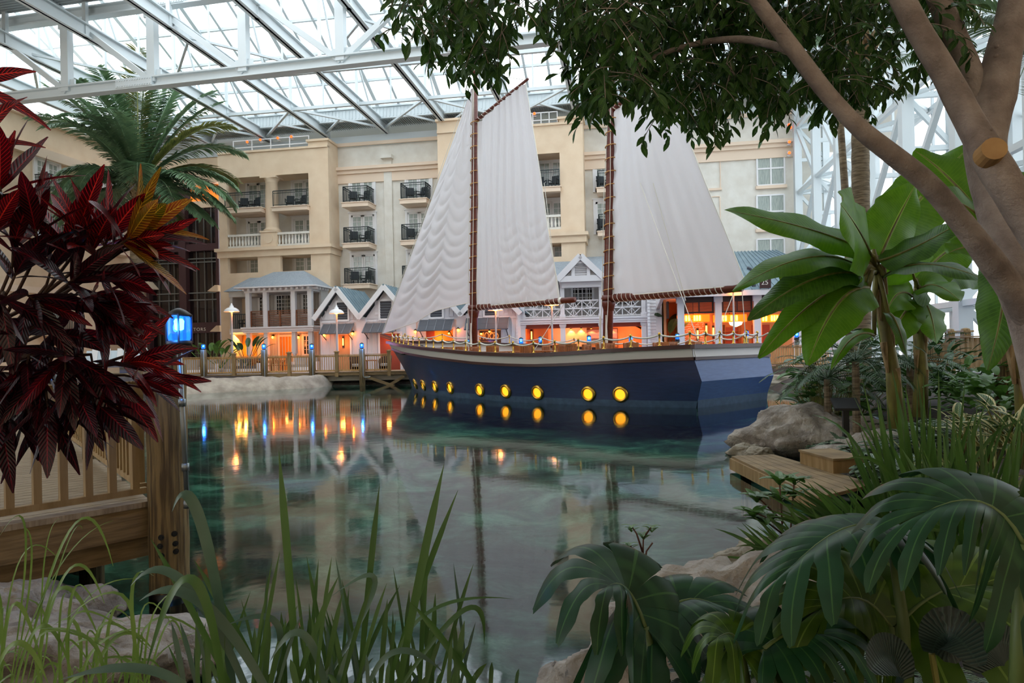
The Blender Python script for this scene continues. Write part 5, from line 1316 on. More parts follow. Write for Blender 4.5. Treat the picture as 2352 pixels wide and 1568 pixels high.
def tub_chair(px, Y, rz, label):
    o = thing('wicker_tub_chair', label, 'chair', (pxX(px, Y), Y, .8), rz, 'wicker tub chairs by the bow')
    m = MB(); n = 18; rings = []
    for j in range(n+1):
        a = -PI*.15+PI*1.3*j/n; hh = .62+.36*math.sin(PI*j/n)**1.2; rings.append((a, hh))
    for (a, h1), (b, h2) in zip(rings, rings[1:]):
        c = lambda t, r, z: (r*math.cos(t), r*math.sin(t), z)
        m.hexa([c(a, .3, .12), c(b, .3, .12), c(b, .35, .12), c(a, .35, .12), c(a, .36, h1), c(b, .36, h2), c(b, .42, h2), c(a, .42, h1)])
    part('shell', m, m_wickb, o); m = MB(); m.lathe([(.3, .3), (.31, .42), (.28, .46)], n=16); part('seat_cushion', m, m_cush, o)
    for sx in (-1, 1):
        for sy in (-1, 1): m = MB(); m.box(sx*.2-.02, sx*.2+.02, sy*.2-.02, sy*.2+.02, 0, .3); part('leg', m, m_black, o)
m_wickb = mat('brown_wicker', '54392a', .8, '3d281c', 25, bump=.4)
tub_chair(817, 41.2, .5, 'brown wicker tub chair left of the teak side table by the bow'); tub_chair(884, 41.2, -.4, 'brown wicker tub chair right of the teak side table by the bow')
o = thing('side_table', 'square teak side table between the two wicker tub chairs', 'table', (pxX(851, 41.1), 41.1, .8))
m = MB(); m.box(-.35, .35, -.35, .35, .62, .68); part('table_top', m, m_teak, o)
for sx in (-1, 1):
    for sy in (-1, 1): m = MB(); m.box(sx*.3-.03, sx*.3+.03, sy*.3-.03, sy*.3+.03, 0, .62); part('leg', m, m_teak, o)
# right hand dock behind the stern
for k, (a, b, Y0, Y1) in enumerate(((1748, 1830, 38.0, 35.5), (1830, 1905, 35.5, 33.5))): rail_section(a, b, Y0, Y1, .78, 'timber railing bay behind the stern, %s' % ('beside the ship', 'farther along under the banana leaves')[k], 'railing bays behind the stern', 1.1, .06, .16)
m = MB(); a, b = Vector((pxX(1740, 38), 38, 0)), Vector((pxX(1910, 33.4), 33.4, 0)); m.bar(a+Vector((0, 0, .6)), b+Vector((0, 0, .6)), .12, .34); solo('dock_beam', m, m_wood, 'timber edge beam of the dock behind the stern', 'beam')
m = MB(); m.quad(a+Vector((0, 0, .77)), b+Vector((0, 0, .77)), b+Vector((9, 5, .77)), a+Vector((9, 3, .77))); struct('dock_floor', m, m_plank, 'timber dock behind the stern', 'dock')
for k, (px, Y) in enumerate(((1785, 36.6), (1860, 34.3), (1900, 33.3))):
    o = thing('dock_piling', 'timber piling under the dock behind the stern, %s from the ship' % ordn[k], 'piling', (pxX(px, Y), Y-.2, -.9), 0, 'pilings under the stern dock'); m = MB(); m.tube([(0, 0, 0), (0, 0, 1.75)], .15, 12); part('pile', m, m_pile, o, True)
m = MB(); qa, qb = G(1742, 890), G(1850, 885)
m.grid(lambda u, v: Vector((a.x+(b.x-a.x)*u, a.y-.3+(b.y-a.y)*u-1.6*(1-v)+.3*noise.noise(Vector((u*9, v*3, 0))), -.3+v*.95+.12*noise.noise(Vector((u*14, v*5, 2))))), 40, 10)
struct('bank_rock_stern', m, mat('bank_brown', '6d5c4c', .9, '4c4036', 3, bump=.8, bscale=8), 'brown netted bank under the dock behind the stern', 'rock bank', smooth=True)
# ---------------------------------------------------------------- near left deck, piling with lantern, rocks, small dock
DK = .75
c0 = G(356, 1152, DK); cf = G(0, 1213, DK); dF = (cf-c0).normalized(); cf = c0+dF*3.2
cb = G(240, 1040, DK); dB = (cb-G(340, 1106, DK)).normalized(); cb = c0+dB*9
inn = (dF+dB).normalized()
m = MB(); n = 60; stp = .14
perp = Vector((-dF.y, dF.x, 0)); perp = perp if perp.dot(dB) > 0 else -perp
for k in range(n):
    t = k*stp/perp.dot(dB); a = c0+dB*t+inn*.02; b = a+dF*(3.0+t*.8); w = perp*(stp-.012); q = dB*((stp-.012)/perp.dot(dB))
    z = Vector((0, 0, .04)); m.hexa([a-z, b-z, b-z+w, a-z+q, a, b, b+w, a+q])
solo('near_deck', m, m_plank, 'weathered plank deck at the left edge beside the near piling', 'deck')
dn_ = Vector((0, 0, 1))
def beam(a, b, w, z0, z1, name, label, off):
    m = MB(); m.bar(a+Vector((0, 0, (z0+z1)/2-a.z))+off, b+Vector((0, 0, (z0+z1)/2-b.z))+off, w, z1-z0); return solo(name, m, m_wood, label, 'beam')
o1 = -perp*.03
beam(c0-dF*.12, cf, .09, .49, .735, 'deck_beam', 'upper timber edge beam of the near deck', o1)
beam(c0-dF*.02, cf, .09, .3, .485, 'deck_beam', 'lower timber edge beam of the near deck', o1+perp*.1)
m = MB(); m.bar(c0-dF*.05+Vector((0, 0, .01))-perp*.02, cf+Vector((0, 0, .01))-perp*.02, .14, .045); solo('deck_nosing', m, m_plank, 'thin board capping the edge of the near deck', 'board')
def rail_vec(a, b, label, group, h=1.05, balw=.055, step=.17, mm=None):
    d = b-a; L = d.length; mm = mm or m_woodl
    o = thing('deck_railing', label, 'railing', a, math.atan2(d.y, d.x), group)
    m = MB(); m.box(0, L, -.075, .075, h-.04, h); m.box(0, L, -.02, .02, h-.16, h-.05); part('top_rail', m, mm, o)
    m = MB(); m.box(0, L, -.03, .03, .05, .1); part('bottom_rail', m, mm, o)
    m = MB(); m.box(-balw/2, balw/2, -balw/2, balw/2, .06, h-.05); b0 = None; n = int(L/step)
    for k in range(n):
        if b0 is None: q = b0 = part('baluster', m, mm, o)
        else: q = b0.copy(); COL.objects.link(q); q.parent = o
        q.location = (L*(k+.5)/n, 0, 0)
    return o
z = Vector((0, 0, .03))
rail_vec(c0+dF*.05+perp*.05+z, cf+perp*.05+z, 'timber railing along the front edge of the near deck', 'railings of the near deck')
rail_vec(c0+dB*.2+inn*.06+z, c0+dB*3.2+inn*.06+z, 'timber railing running away from the near piling', 'railings of the near deck')
rail_vec(c0+dB*3.4+inn*.06+z, c0+dB*8.6+inn*.06+z, 'farther timber railing along the water side of the near deck', 'railings of the near deck')
p = c0+dB*3.3+inn*.06; o = thing('railing_post', 'grey timber post between the two railings of the near deck', 'post', (p.x, p.y, DK)); m = MB(); m.box(-.07, .07, -.07, .07, -.3, 1.2); part('shaft', m, m_pile, o)
m = MB(); m.box(-.09, .09, -.09, .09, 1.2, 1.24); part('post_cap', m, m_woodl, o)
for k, t in enumerate((1.8, 3.6, 6)):
    p = c0+dB*t+inn*.3; o = thing('deck_support', 'timber leg under the near deck, %s from the near piling' % ordn[k], 'post', (p.x, p.y, 0), 0, 'legs under the near deck'); m = MB(); m.tube([(0, 0, -1), (0, 0, .7)], .12, 12); part('leg', m, m_pile, o, True)
# information panel behind the rail
p = P(285, 838, 6.9); o = thing('information_panel', 'tilted silver slatted panel behind the dark red shrub', 'sign', (p.x, p.y, DK), .5)
m = MB(); h = p.z-DK; m.hexa([(-.33, -.18, h-.02), (.33, -.18, h-.02), (.33, .2, h+.13), (-.33, .2, h+.13), (-.33, -.18, h), (.33, -.18, h), (.33, .2, h+.15), (-.33, .2, h+.15)]); part('panel', m, m_galv, o)
m = MB()
for k in range(6): x = -.28+.11*k; m.hexa([(x, -.17, h), (x+.05, -.17, h), (x+.05, .19, h+.15), (x, .19, h+.15), (x, -.17, h+.02), (x+.05, -.17, h+.02), (x+.05, .19, h+.17), (x, .19, h+.17)])
part('slats', m, m_white, o); m = MB(); m.bar((0, 0, 0), (0, 0, h+.05), .08); part('stand', m, m_galv, o)
# near piling
b = G(391, 1365, 0); zt = P(385, 838, b.y).z; PL = b
o = thing('near_piling', 'thick weathered round piling with six bolts beside the near deck', 'piling', (b.x, b.y, 0))
m = MB(); rs = []; pts = []
for k in range(25): z = -1.0+(zt+1.0)*k/24; pts.append((0, 0, z)); rs.append(.155*(1+.02*math.sin(k*1.7)))
m.tube(pts, rs, 28); part('pile', m, m_pile, o, True)
m = MB(); m.tube([(0, 0, -.9), (0, 0, .05)], .16, 28); part('wet_band', m, mat('wet_wood', '16120d', .3), o, True, label='dark wet band at the water')
for px, py in ((372, 1233), (403, 1227), (370, 1253), (406, 1250), (373, 1275), (408, 1268)):
    q = P(px, py, b.y-.14); x, y = q.x-b.x, q.y-b.y; l = math.hypot(x, y); m = MB(); c = Vector((x/l*.153, y/l*.153, q.z)); n_ = Vector((x, y, 0)).normalized()
    m.tube([c-n_*.02, c+n_*.006], .024, 12); m.tube([c, c+n_*.02], .015, 6); part('bolt', m, m_black, o)
ca, cb_ = P(411, 795, b.y-.19), P(431, 1165, b.y-.19)
m = MB(); m.tube([Vector(ca)-b, Vector(ca)-b+(Vector(cb_)-Vector(ca))*.5, Vector(cb_)-b], .021, 10)
for t in (.35, .75, .98): q = Vector(ca)-b+(Vector(cb_)-Vector(ca))*t; m.tube([q-Vector((0, 0, .03)), q+Vector((0, 0, .03))], .03, 10); m.bar(q, q+Vector((-.03, .06, 0)), .02)
part('conduit', m, m_galv, o, True, label='grey electrical conduit')
q = P(412, 783, b.y-.19); lantern(q, 'large bright blue lantern above the near piling', .86, 6)
# rocks
def rock(px, py, Y, r, seed, label, mm=None, rz=0.0, group=None, z=None):
    p = P(px, py, Y); o = MB(); o.blob((0, 0, 0), r, seed, 72, 44, .34, 1.5)
    ob = solo('boulder', o, mm or m_rock, label, 'rock', group, smooth=True); ob.location = (p.x, p.y, p.z if z is None else z); ob.rotation_euler = (0, 0, rz); return ob
rock(150, 1480, 4.3, (.85, .5, .34), 3, 'broad pale boulder in the lower left corner among grass', z=.0)
rock(115, 1380, 5.1, (.42, .35, .25), 5, 'brown boulder under the beams of the near deck', z=.02)
rock(10, 1420, 4.6, (.5, .4, .4), 8, 'pale boulder at the left edge below the deck beams', z=.05)
rock(1880, 1022, 12.6, (1.3, .9, .66), 2, 'grey boulder at the water beside the small wooden dock', z=.05)
rock(2010, 1065, 10.6, (1.0, .75, .45), 4, 'grey boulder right of the step on the wooden dock', z=.1)
rock(1690, 1510, 3.3, (.95, .62, .56), 6, 'large tan boulder under the lobed leaves in the foreground', z=.28, rz=.5)
rock(1460, 1560, 3.0, (.5, .4, .42), 9, 'tan boulder at the bottom edge beside the lobed leaf stalk', z=.22)
rock(1590, 1365, 5.2, (.4, .25, .2), 12, 'small mossy boulder at the waterline behind the large tan one', mat('rock_moss', '857a56', .9, '6b6a3a', 5, bump=.6, bscale=12), z=.02)
rock(1800, 880, 31, (1.6, .8, .5), 14, 'low brown rock at the foot of the stern dock', m_rockd, z=.05)
for k, (px, py, Y, s) in enumerate(((1715, 1045, 12.3, .3), (1745, 1062, 12.0, .25), (1700, 1320, 6.0, .28), (1750, 1290, 6.4, .25))): rock(px, py, Y, (s, s*.8, s*.6), 20+k, 'small shoreline rock, %s' % ('at the tip of the grey boulder', 'between grey boulder and wooden dock', 'dark, below the iris clump', 'dark, under the young shrub')[k], m_rockd, z=.02)
# small wooden dock
A_, B_, C_, D_ = [G(*q, .24) for q in ((1680, 1047), (1778, 1043), (2010, 1110), (1880, 1141))]
o = thing('wooden_dock', 'low wooden dock with plank top beside the grey boulder', 'dock', A_)
m = MB(); n = 6
for k in range(n):
    t0, t1 = k/n, (k+.93)/n; L = lambda t, a, b: a+(b-a)*t-A_
    p0, p1, p2, p3 = L(t0, A_, B_), L(t1, A_, B_), L(t1, D_, C_), L(t0, D_, C_); d = Vector((0, 0, .04)); m.hexa([p0-d, p1-d, p2-d, p3-d, p0, p1, p2, p3])
part('planks', m, m_plankb if False else m_wood, o)
m = MB()
for a, b in ((A_, D_), (A_, B_)): d = Vector((0, 0, -.12)); m.bar(a-A_+d, b-A_+d, .06, .17)
part('edge_beams', m, m_woodl, o)
m = MB()
for q in (A_+(D_-A_)*.1, A_+(D_-A_)*.5, A_+(D_-A_)*.9): m.tube([q-A_+Vector((.15, .1, -.9)), q-A_+Vector((.15, .1, -.05))], .08, 8)
part('legs', m, m_pile, o)
E_, F_ = G(1838, 1064, .24), G(1914, 1087, .24); _e = F_-E_; _n = Vector((-_e.y, _e.x, 0)); _n = _n if _n.y > 0 else -_n; H_ = F_+_n*.6; I_ = E_+_n*.6; up = Vector((0, 0, .2))
o = thing('dock_step', 'wooden step box standing on the small dock', 'step', E_); m = MB(); m.hexa([q-E_ for q in (E_, F_, H_, I_)]+[q-E_+up*.85 for q in (E_, F_, H_, I_)]); part('box', m, m_woodl, o)
m = MB(); c = (E_+F_+H_+I_)/4; m.hexa([(q-c)*1.05+c-E_+up*.85 for q in (E_, F_, H_, I_)]+[(q-c)*1.05+c-E_+up for q in (E_, F_, H_, I_)]); part('lid', m, m_wood, o)
# sign pedestal
p = P(1944, 1045, 11.2); t = P(1948, 938, 11.2); o = thing('sign_pedestal', 'black slanted plant sign on a post beside the grey boulder', 'sign', (p.x, p.y, p.z-.3), -.2)
h = t.z-p.z+.3; m = MB(); m.bar((0, 0, 0), (0, 0, h), .09); part('post', m, m_black, o); m = MB(); m.hexa([(-.2, -.17, h-.02), (.2, -.17, h-.02), (.2, .13, h+.13), (-.2, .13, h+.13), (-.2, -.17, h+.02), (.2, -.17, h+.02), (.2, .13, h+.17), (-.2, .13, h+.17)]); part('panel', m, m_black, o)
# right hand fence, piling, lantern
fa, fb = P(2150, 836, 22.0), P(2292, 836, 19.5); fa.z = fb.z = 1.05; fc = P(2420, 836, 17.0); fc.z = 1.05
rail_vec(fa, fb, 'pale timber fence between banana plant and the right piling', 'pale fences at the right', 1.05, .09, .19); rail_vec(fb+(fc-fb)*.06, fc, 'pale timber fence right of the big tree trunk', 'pale fences at the right', 1.05, .09, .19)
for k, px in enumerate((2150, 2178, 2214)):
    q = P(px, 836, 22-2.5*(px-2150)/142); o = thing('railing_post', 'pale capped fence post, %s from the banana stem' % ordn[k], 'post', (q.x, q.y-.1, .6), 0, 'pale capped fence posts'); m = MB(); m.box(-.1, .1, -.1, .1, 0, 1.62); part('shaft', m, m_woodl, o); m = MB(); m.box(-.16, .16, -.16, .16, 1.62, 1.67); m.lathe([(.13, 1.67), (.12, 1.72), (.04, 1.75)], n=12); part('post_cap', m, m_woodl, o)
q = P(2308, 850, 13.0); o = thing('dock_piling', 'thick dark piling behind the big tree trunk', 'piling', (q.x, q.y, .5)); m = MB(); m.tube([(0, 0, 0), (0, 0, P(2308, 742, 13).z-.5)], .17, 14); part('pile', m, m_pile, o, True)
q = P(2133, 800, 21.5); t = P(2133, 748, 21.5); o = thing('lantern_post', 'dark lantern post between banana leaves at the right', 'post', (q.x, q.y, .6)); m = MB(); m.tube([(0, 0, 0), (0, 0, t.z-.6)], .2, 12); part('shaft', m, m_pile, o, True)
lantern((t.x, t.y, t.z+.06), 'blue lantern seen between the banana leaves at the right', 1.0, 8)
# dark round stepping stone and ground spotlight
q = G(2180, 1435, .42); m = MB(); m.lathe([(.26, -.06), (.27, -.03), (.27, 0), (.25, .012)], n=28); ob = solo('stepping_stone', m, mat('slate_paver', '3c4048', .8, '33363d', 20), 'dark round paver under the lobed leaves at the right', 'paver'); ob.location = q
q = P(1722, 1560, 2.2); o = thing('ground_spotlight', 'black domed garden light at the bottom edge', 'light fixture', (q.x, q.y, q.z-.08)); m = MB(); m.lathe([(.09, -.1), (.09, 0), (.07, .045), (.03, .065), (.003, .07)], n=20); part('housing', m, m_black, o, True); m = MB(); m.tube([(0, 0, -.35), (0, 0, -.1)], .02, 8); part('stake', m, m_black, o)
# ---------------------------------------------------------------- plants
def bez(p0, pc, p1, t): return p0*(1-t)**2+pc*2*t*(1-t)+p1*t*t
def bleaf(mb, p0, pc, p1, W, up=(0, 0, 1), prof='ban', n=16, cols=2, fold=.1, wave=0., ragged=0., droopside=0.):
    p0, pc, p1, up = Vector(p0), Vector(pc), Vector(p1), Vector(up).normalized(); rows = []; ph = R.random()*6
    for k in range(n+1):
        t = k/n; p = bez(p0, pc, p1, t); d = ((pc-p0)*(1-t)+(p1-pc)*t).normalized(); sd = d.cross(up)
        sd = sd.normalized() if sd.length > 1e-3 else Vector((1, 0, 0)); nm = sd.cross(d).normalized()
        if prof == 'ban': w = min(1, t*8+.05)**.6*min(1, (1-t)*2.4+.01)**.65
        elif prof == 'lance': w = math.sin(PI*min(.99, t*.95+.03)**.85)**.8
        elif prof == 'oval': w = math.sin(PI*min(.985, t*.93+.05))**.55
        elif prof == 'strap': w = min(1, .6+t)*min(1, (1-t)*4+.03)
        row = []
        for c in range(-cols, cols+1):
            a = c/cols; ww = w*(1-(ragged*R.random() if abs(a) == 1 else 0))
            off = sd*(a*W*.5*ww)+nm*(fold*abs(a)*W*w-droopside*a*a*W*w+wave*W*math.sin(t*16+ph+(1.5 if a > 0 else 0))*a*a)
            row.append(mb.av(p+off, (a, t)))
        rows.append(row)
    for k in range(n):
        for c in range(2*cols): mb.af(rows[k][c], rows[k][c+1], rows[k+1][c+1], rows[k+1][c])
m_palm = mat('palm_green', '7e9a72', .4, '5b7a5a', 3, trans=.25); m_palmy = mat('palm_yellow', '8a8a4c', .5, '6b7438', 3, trans=.25)
m_trunk = mat('palm_trunk', '8b7c66', .9, '5f5341', 4, (1, 1, 6), bump=.6); m_boot = mat('palm_boots', 'a08a68', .9, '6e5a3e', 5, (3, 3, 1), bump=.7)
def frond(name, par, p, d, L, droop, ll, mm, n=44, hang=.5, w=.045):
    p = Vector(p); d = Vector(d).normalized(); m = MB(); pts = [p.copy()]; dirs = [d.copy()]; S = 22
    for k in range(S):
        p = p+d*(L/S); d = (d+Vector((0, 0, -1))*(droop*(.4+1.4*k/S)/S)).normalized(); pts.append(p.copy()); dirs.append(d.copy())
    m.tube(pts, [.05*(1-.9*k/S)*L/4.5 for k in range(S+1)], 5)
    for k in range(n):
        t = .14+.86*k/n; i = min(int(t*S), S-1); a = t*S-i; q = pts[i]+(pts[i+1]-pts[i])*a; dd = dirs[i]
        sd = dd.cross(Vector((0, 0, 1))); sd = sd.normalized() if sd.length > .05 else dd.orthogonal().normalized()
        lf = ll*(math.sin(PI*min(.98, (t-.08)*.95))**.5)*(1-.25*t)
        for s in (-1, 1):
            v = (sd*s*1.0+dd*(.38+.45*t)+Vector((0, 0, .12-hang*R.random()*.5))).normalized()
            m.blade(q, v, lf*R.uniform(.85, 1.1), w*L/4.5*2, hang*R.uniform(.6, 1.3), 'lance', 4, .15)
    return part(name, m, mm, par, False)
def palm(label, base, crown, r0, r1, specs, ll, name='coconut_palm', n=44):
    base = Vector(base); c = Vector(crown)-base; o = thing(name, label, 'palm', base)
    m = MB(); pts = []; rs = []
    for k in range(40): t = k/39; pts.append(Vector((c.x*t, c.y*t, c.z*t))); rs.append((r0+(r1-r0)*t)*(1+.05*(k % 2)))
    m.tube(pts, rs, 14); part('trunk', m, m_trunk, o, True)
    m = MB()
    for k in range(22):
        a = k*2.4; z = -.9*r1*3+k*.05*r1*3; d = Vector((math.cos(a), math.sin(a), 1.6)); m.blade(c+Vector((math.cos(a)*r1*.9, math.sin(a)*r1*.9, z)), d, r1*3.2, r1*1.5, -.2, 'lance', 4, .2)
    part('leaf_bases', m, m_boot, o)
    for k, (az, el, L, dr, y) in enumerate(specs):
        d = Vector((math.cos(az)*math.cos(el), math.sin(az)*math.cos(el), math.sin(el)))
        frond('frond', o, c+d*.15, d, L, dr, ll, m_palmy if y else m_palm, n)
    return o
# big coconut palm at the left
cr = P(318, 428, 41.5); sp = []
rg = random.Random(3)
for az, el, L, dr in ((2.9, .62, 5.8, 1.5), (3.3, .3, 5.6, 1.4), (2.6, .15, 5.2, 1.3), (3.5, -.1, 4.6, 1.0), (.25, .55, 5.8, 1.5), (-.1, .3, 5.6, 1.25), (.3, .05, 5.4, 1.0), (-.25, -.15, 4.8, .9), (3.9, .5, 5.2, 1.9), (4.5, .45, 4.8, 2.0), (5.2, .5, 5.2, 1.9), (5.6, .2, 5, 1.6), (1.9, 1.2, 7.4, .5), (1.2, 1.25, 7.8, .6), (2.5, 1.05, 7, .9), (.6, 1.1, 7.2, .9), (3.0, 1.0, 6.6, 1.1), (.1, .95, 6.6, 1.2), (1.6, 1.45, 8.0, .35), (4.9, .95, 6.2, 1.5), (4.0, .9, 6.2, 1.3), (1.0, .7, 6, 1.2), (2.2, .75, 6, 1.2), (5.9, -.4, 3.8, .9), (4.7, 1.2, 6.6, 1.2), (3.6, 1.15, 6.6, .9)):
    sp.append((az, el, L*1.04, dr, rg.random() < .1)); sp.append((az+rg.uniform(-.4, .4), el+rg.uniform(-.3, .15), L*1.04, dr*1.15, rg.random() < .15))
palm('tall coconut palm with broad feathery crown at the left', (P(310, 850, 41.5).x, 41.5, .8), cr, .42, .36, sp, 1.5, n=84)
# palm behind the big tree at the right
t = P(1975, 120, 18.0); palm('ringed palm trunk rising behind the banana plant', (P(1975, 700, 18.0).x, 18.0, .6), t, .24, .2, [(2.9, -.35, 3.2, 1.2, 0), (3.5, .3, 3, 1.6, 0), (4.2, .5, 3, 1.6, 0), (5.2, .5, 3, 1.5, 0), (0, .5, 3, 1.5, 0), (1.2, .8, 3, 1.2, 0), (2.2, .7, 3, 1.3, 0), (4.6, 1.1, 3, .8, 0)], .75, 'ringed_palm', 40)
# frond of a palm hanging in from behind, and one at the upper right
o = thing('palm_sapling', 'palm with drooping pinnate fronds left of the ringed trunk', 'palm', (P(1950, 700, 16).x, 16.0, .6)); q = P(1925, 205, 16.0)-o.location
m = MB(); m.tube([(0, 0, 0), q*.5+Vector((.1, 0, 0)), q], [.1, .09, .07], 10); part('trunk', m, m_trunk, o, True)
frond('frond', o, q, (-.25, -.1, .2), 3.0, 2.6, .62, m_palm, 46, .25); frond('frond', o, q, (.1, .3, .8), 2.0, 1.2, .5, m_palm, 30); frond('frond', o, q, (.6, -.1, .6), 2.0, 1.5, .5, m_palm, 30)
o = thing('fan_palm', 'palm with long green fronds behind the upper right branches', 'palm', (P(2420, 800, 9).x, 9.0, .6)); q = P(2400, 80, 9.0)-o.location
m = MB(); m.tube([(0, 0, 0), q], [.12, .1], 10); part('trunk', m, m_trunk, o, True)
for d, L, dr in (((-1, 0, .25), 1.9, 1.0), ((-1, -.2, -.1), 1.6, .9), ((-.8, .3, .7), 1.7, .9), ((-.6, -.4, -.5), 1.4, .6), ((.3, .2, .8), 1.4, .8)): frond('frond', o, q, d, L, dr, .55, m_palm, 46, .3)
# ---- big tree at the right
m_bark = mat('tree_bark', '9c8f86', .85, '7a6d65', 7, bump=.3, bscale=60); m_fic = leaf_mat('tree_leaf', '3a6122', '476f26', '5c8034', .38, .35, 7, 2, .3, '274718', .45)
TB = P(2400, 1000, 4.1); o = thing('spreading_tree', 'large smooth barked tree leaning in from the right with overhanging canopy', 'tree', (TB.x, TB.y, .5)); tree = o
def limb(pts, name, bumps=True):
    m = MB(); q = []; rr = []
    P3 = [(P(px, py, Y)-o.location, r*Y/F) for px, py, Y, r in pts]
    for k in range(len(P3)-1):
        for j in range(6):
            t = j/6; k0, k3 = max(k-1, 0), min(k+2, len(P3)-1); a0, a1, a2, a3 = P3[k0][0], P3[k][0], P3[k+1][0], P3[k3][0]
            v = .5*((2*a1)+(a2-a0)*t+(2*a0-5*a1+4*a2-a3)*t*t+(3*a1-a0-3*a2+a3)*t**3); q.append(v); rr.append((P3[k][1]+(P3[k+1][1]-P3[k][1])*t)*(1+.05*noise.noise(v*6)))
    q.append(P3[-1][0]); rr.append(P3[-1][1]); m.tube(q, rr, 18)
    for k in range(10):
        i = R.randrange(len(q)-2); a = R.random()*6.3; d = Vector((math.cos(a), -abs(math.sin(a)), .2)); m.tube([q[i]+d*rr[i]*.9, q[i]+d*rr[i]*1.05], [rr[i]*.16, rr[i]*.1], 8)
    return part(name, m, m_bark, o, True)
limb([(2520, 1500, 4.1, 60), (2450, 1000, 4.1, 70), (2400, 780, 4.15, 62), (2332, 600, 4.2, 50), (2282, 450, 4.3, 40), (2262, 330, 4.35, 42), (2280, 230, 4.4, 46), (2310, 100, 4.4, 36), (2340, -40, 4.4, 34), (2350, -300, 4.5, 26), (2330, -520, 4.6, 12)], 'trunk')
limb([(2400, 800, 4.2, 30), (2340, 690, 4.1, 31), (2270, 590, 4.0, 28), (2200, 500, 3.95, 25), (2130, 420, 3.9, 23), (2050, 355, 3.85, 22), (1975, 295, 3.8, 20), (1900, 215, 3.8, 18), (1820, 110, 3.8, 18), (1745, 10, 3.8, 16), (1690, -70, 3.8, 15)], 'branch')
limb([(2440, 620, 3.6, 42), (2352, 490, 3.6, 37), (2290, 390, 3.6, 36), (2225, 275, 3.65, 30), (2170, 170, 3.7, 28), (2110, 70, 3.7, 26), (2040, -60, 3.7, 24), (1920, -260, 3.8, 17), (1830, -420, 3.9, 8)], 'branch')
limb([(2272, 290, 4.4, 32), (2230, 170, 4.45, 26), (2190, 75, 4.5, 24), (2140, -40, 4.5, 23), (2080, -220, 4.6, 16), (2040, -380, 4.7, 8)], 'branch')
m = MB(); c = P(2276, 350, 3.53)-o.location; nn = Vector((-.25, -1, .2)).normalized(); m.tube([c-nn*.05, c+nn*.045], [.066, .06], 18); part('cut_stub', m, mat('cut_wood', 'b08a58', .8, '9a7448', 6), o, label='pale sawn branch stub')
yl = [(915, 60), (925, 110), (950, 115), (990, 125), (1030, 105), (1060, 125), (1095, 160), (1130, 155), (1165, 115), (1200, 85), (1235, 45), (1290, 40), (1318, 60), (1335, 160), (1350, 240), (1375, 265), (1410, 260), (1440, 190), (1475, 230), (1500, 325), (1530, 260), (1580, 280), (1620, 315), (1650, 250), (1680, 200), (1720, 240), (1770, 285), (1800, 250), (1850, 250), (1930, 265), (1985, 240), (2020, 210), (2070, 170), (2090, 110), (2130, 185), (2175, 140), (2200, 30)]
def lowy(x):
    for (a, b), (c, d) in zip(yl, yl[1:]):
        if a <= x <= c: return b+(d-b)*(x-a)/(c-a)
    return -20
rg = random.Random(11); m = MB(); mt = MB()
def spray(px, py, Y, k, sz=.1):
    c = P(px, py, Y)-o.location; d = Vector((rg.uniform(-1, 1), rg.uniform(-.6, .6), rg.uniform(-1, .2))).normalized(); q = c.copy(); tw = [c-d*.06]
    for j in range(k):
        q = q+d*.028; d = (d+Vector((0, 0, -.12))).normalized(); a = rg.uniform(0, 6.3); side = Vector((math.cos(a), math.sin(a)*.7, rg.uniform(-.9, .1))); tw.append(q.copy())
        L = sz*rg.uniform(.7, 1.15); m.blade(q, d*.6+side, L, L*.42, .7, 'lance', 4, .12, (rg.uniform(-.6, .6), -.6, .8))
    mt.tube(tw, .0025, 4)
cnt = 0
R = rg
while cnt < 1900:
    px = rg.uniform(915, 2200); lo = lowy(px); lo = lo-28 if lo > 60 else lo; py = rg.uniform(-300, lo)
    dens = .42 if px < 1235 else (.25 if px < 1318 else 1.0)
    if px > 1960: dens = .55
    if rg.random() > dens: continue
    if px < 1300 and py < 70 and rg.random() < .25: continue
    spray(px, py, (rg.uniform(4.15, 6.2) if px > 1480 else (rg.uniform(3.5, 5.6) if py < lo-30 else rg.uniform(3.7, 4.6))), rg.randint(5, 10)); cnt += 1
R = random.Random(21)
part('foliage', m, m_fic, tree, False, True); part('twigs', mt, m_bark, tree)
# secondary limbs reaching out to the canopy
limb([(1740, 0, 3.8, 14), (1600, -60, 4.0, 12), (1400, -40, 4.2, 9), (1200, -30, 4.3, 6), (1050, 20, 4.3, 4)], 'branch'); limb([(1830, 120, 3.8, 10), (1700, 90, 4.2, 8), (1560, 110, 4.4, 6), (1420, 170, 4.4, 4)], 'branch')
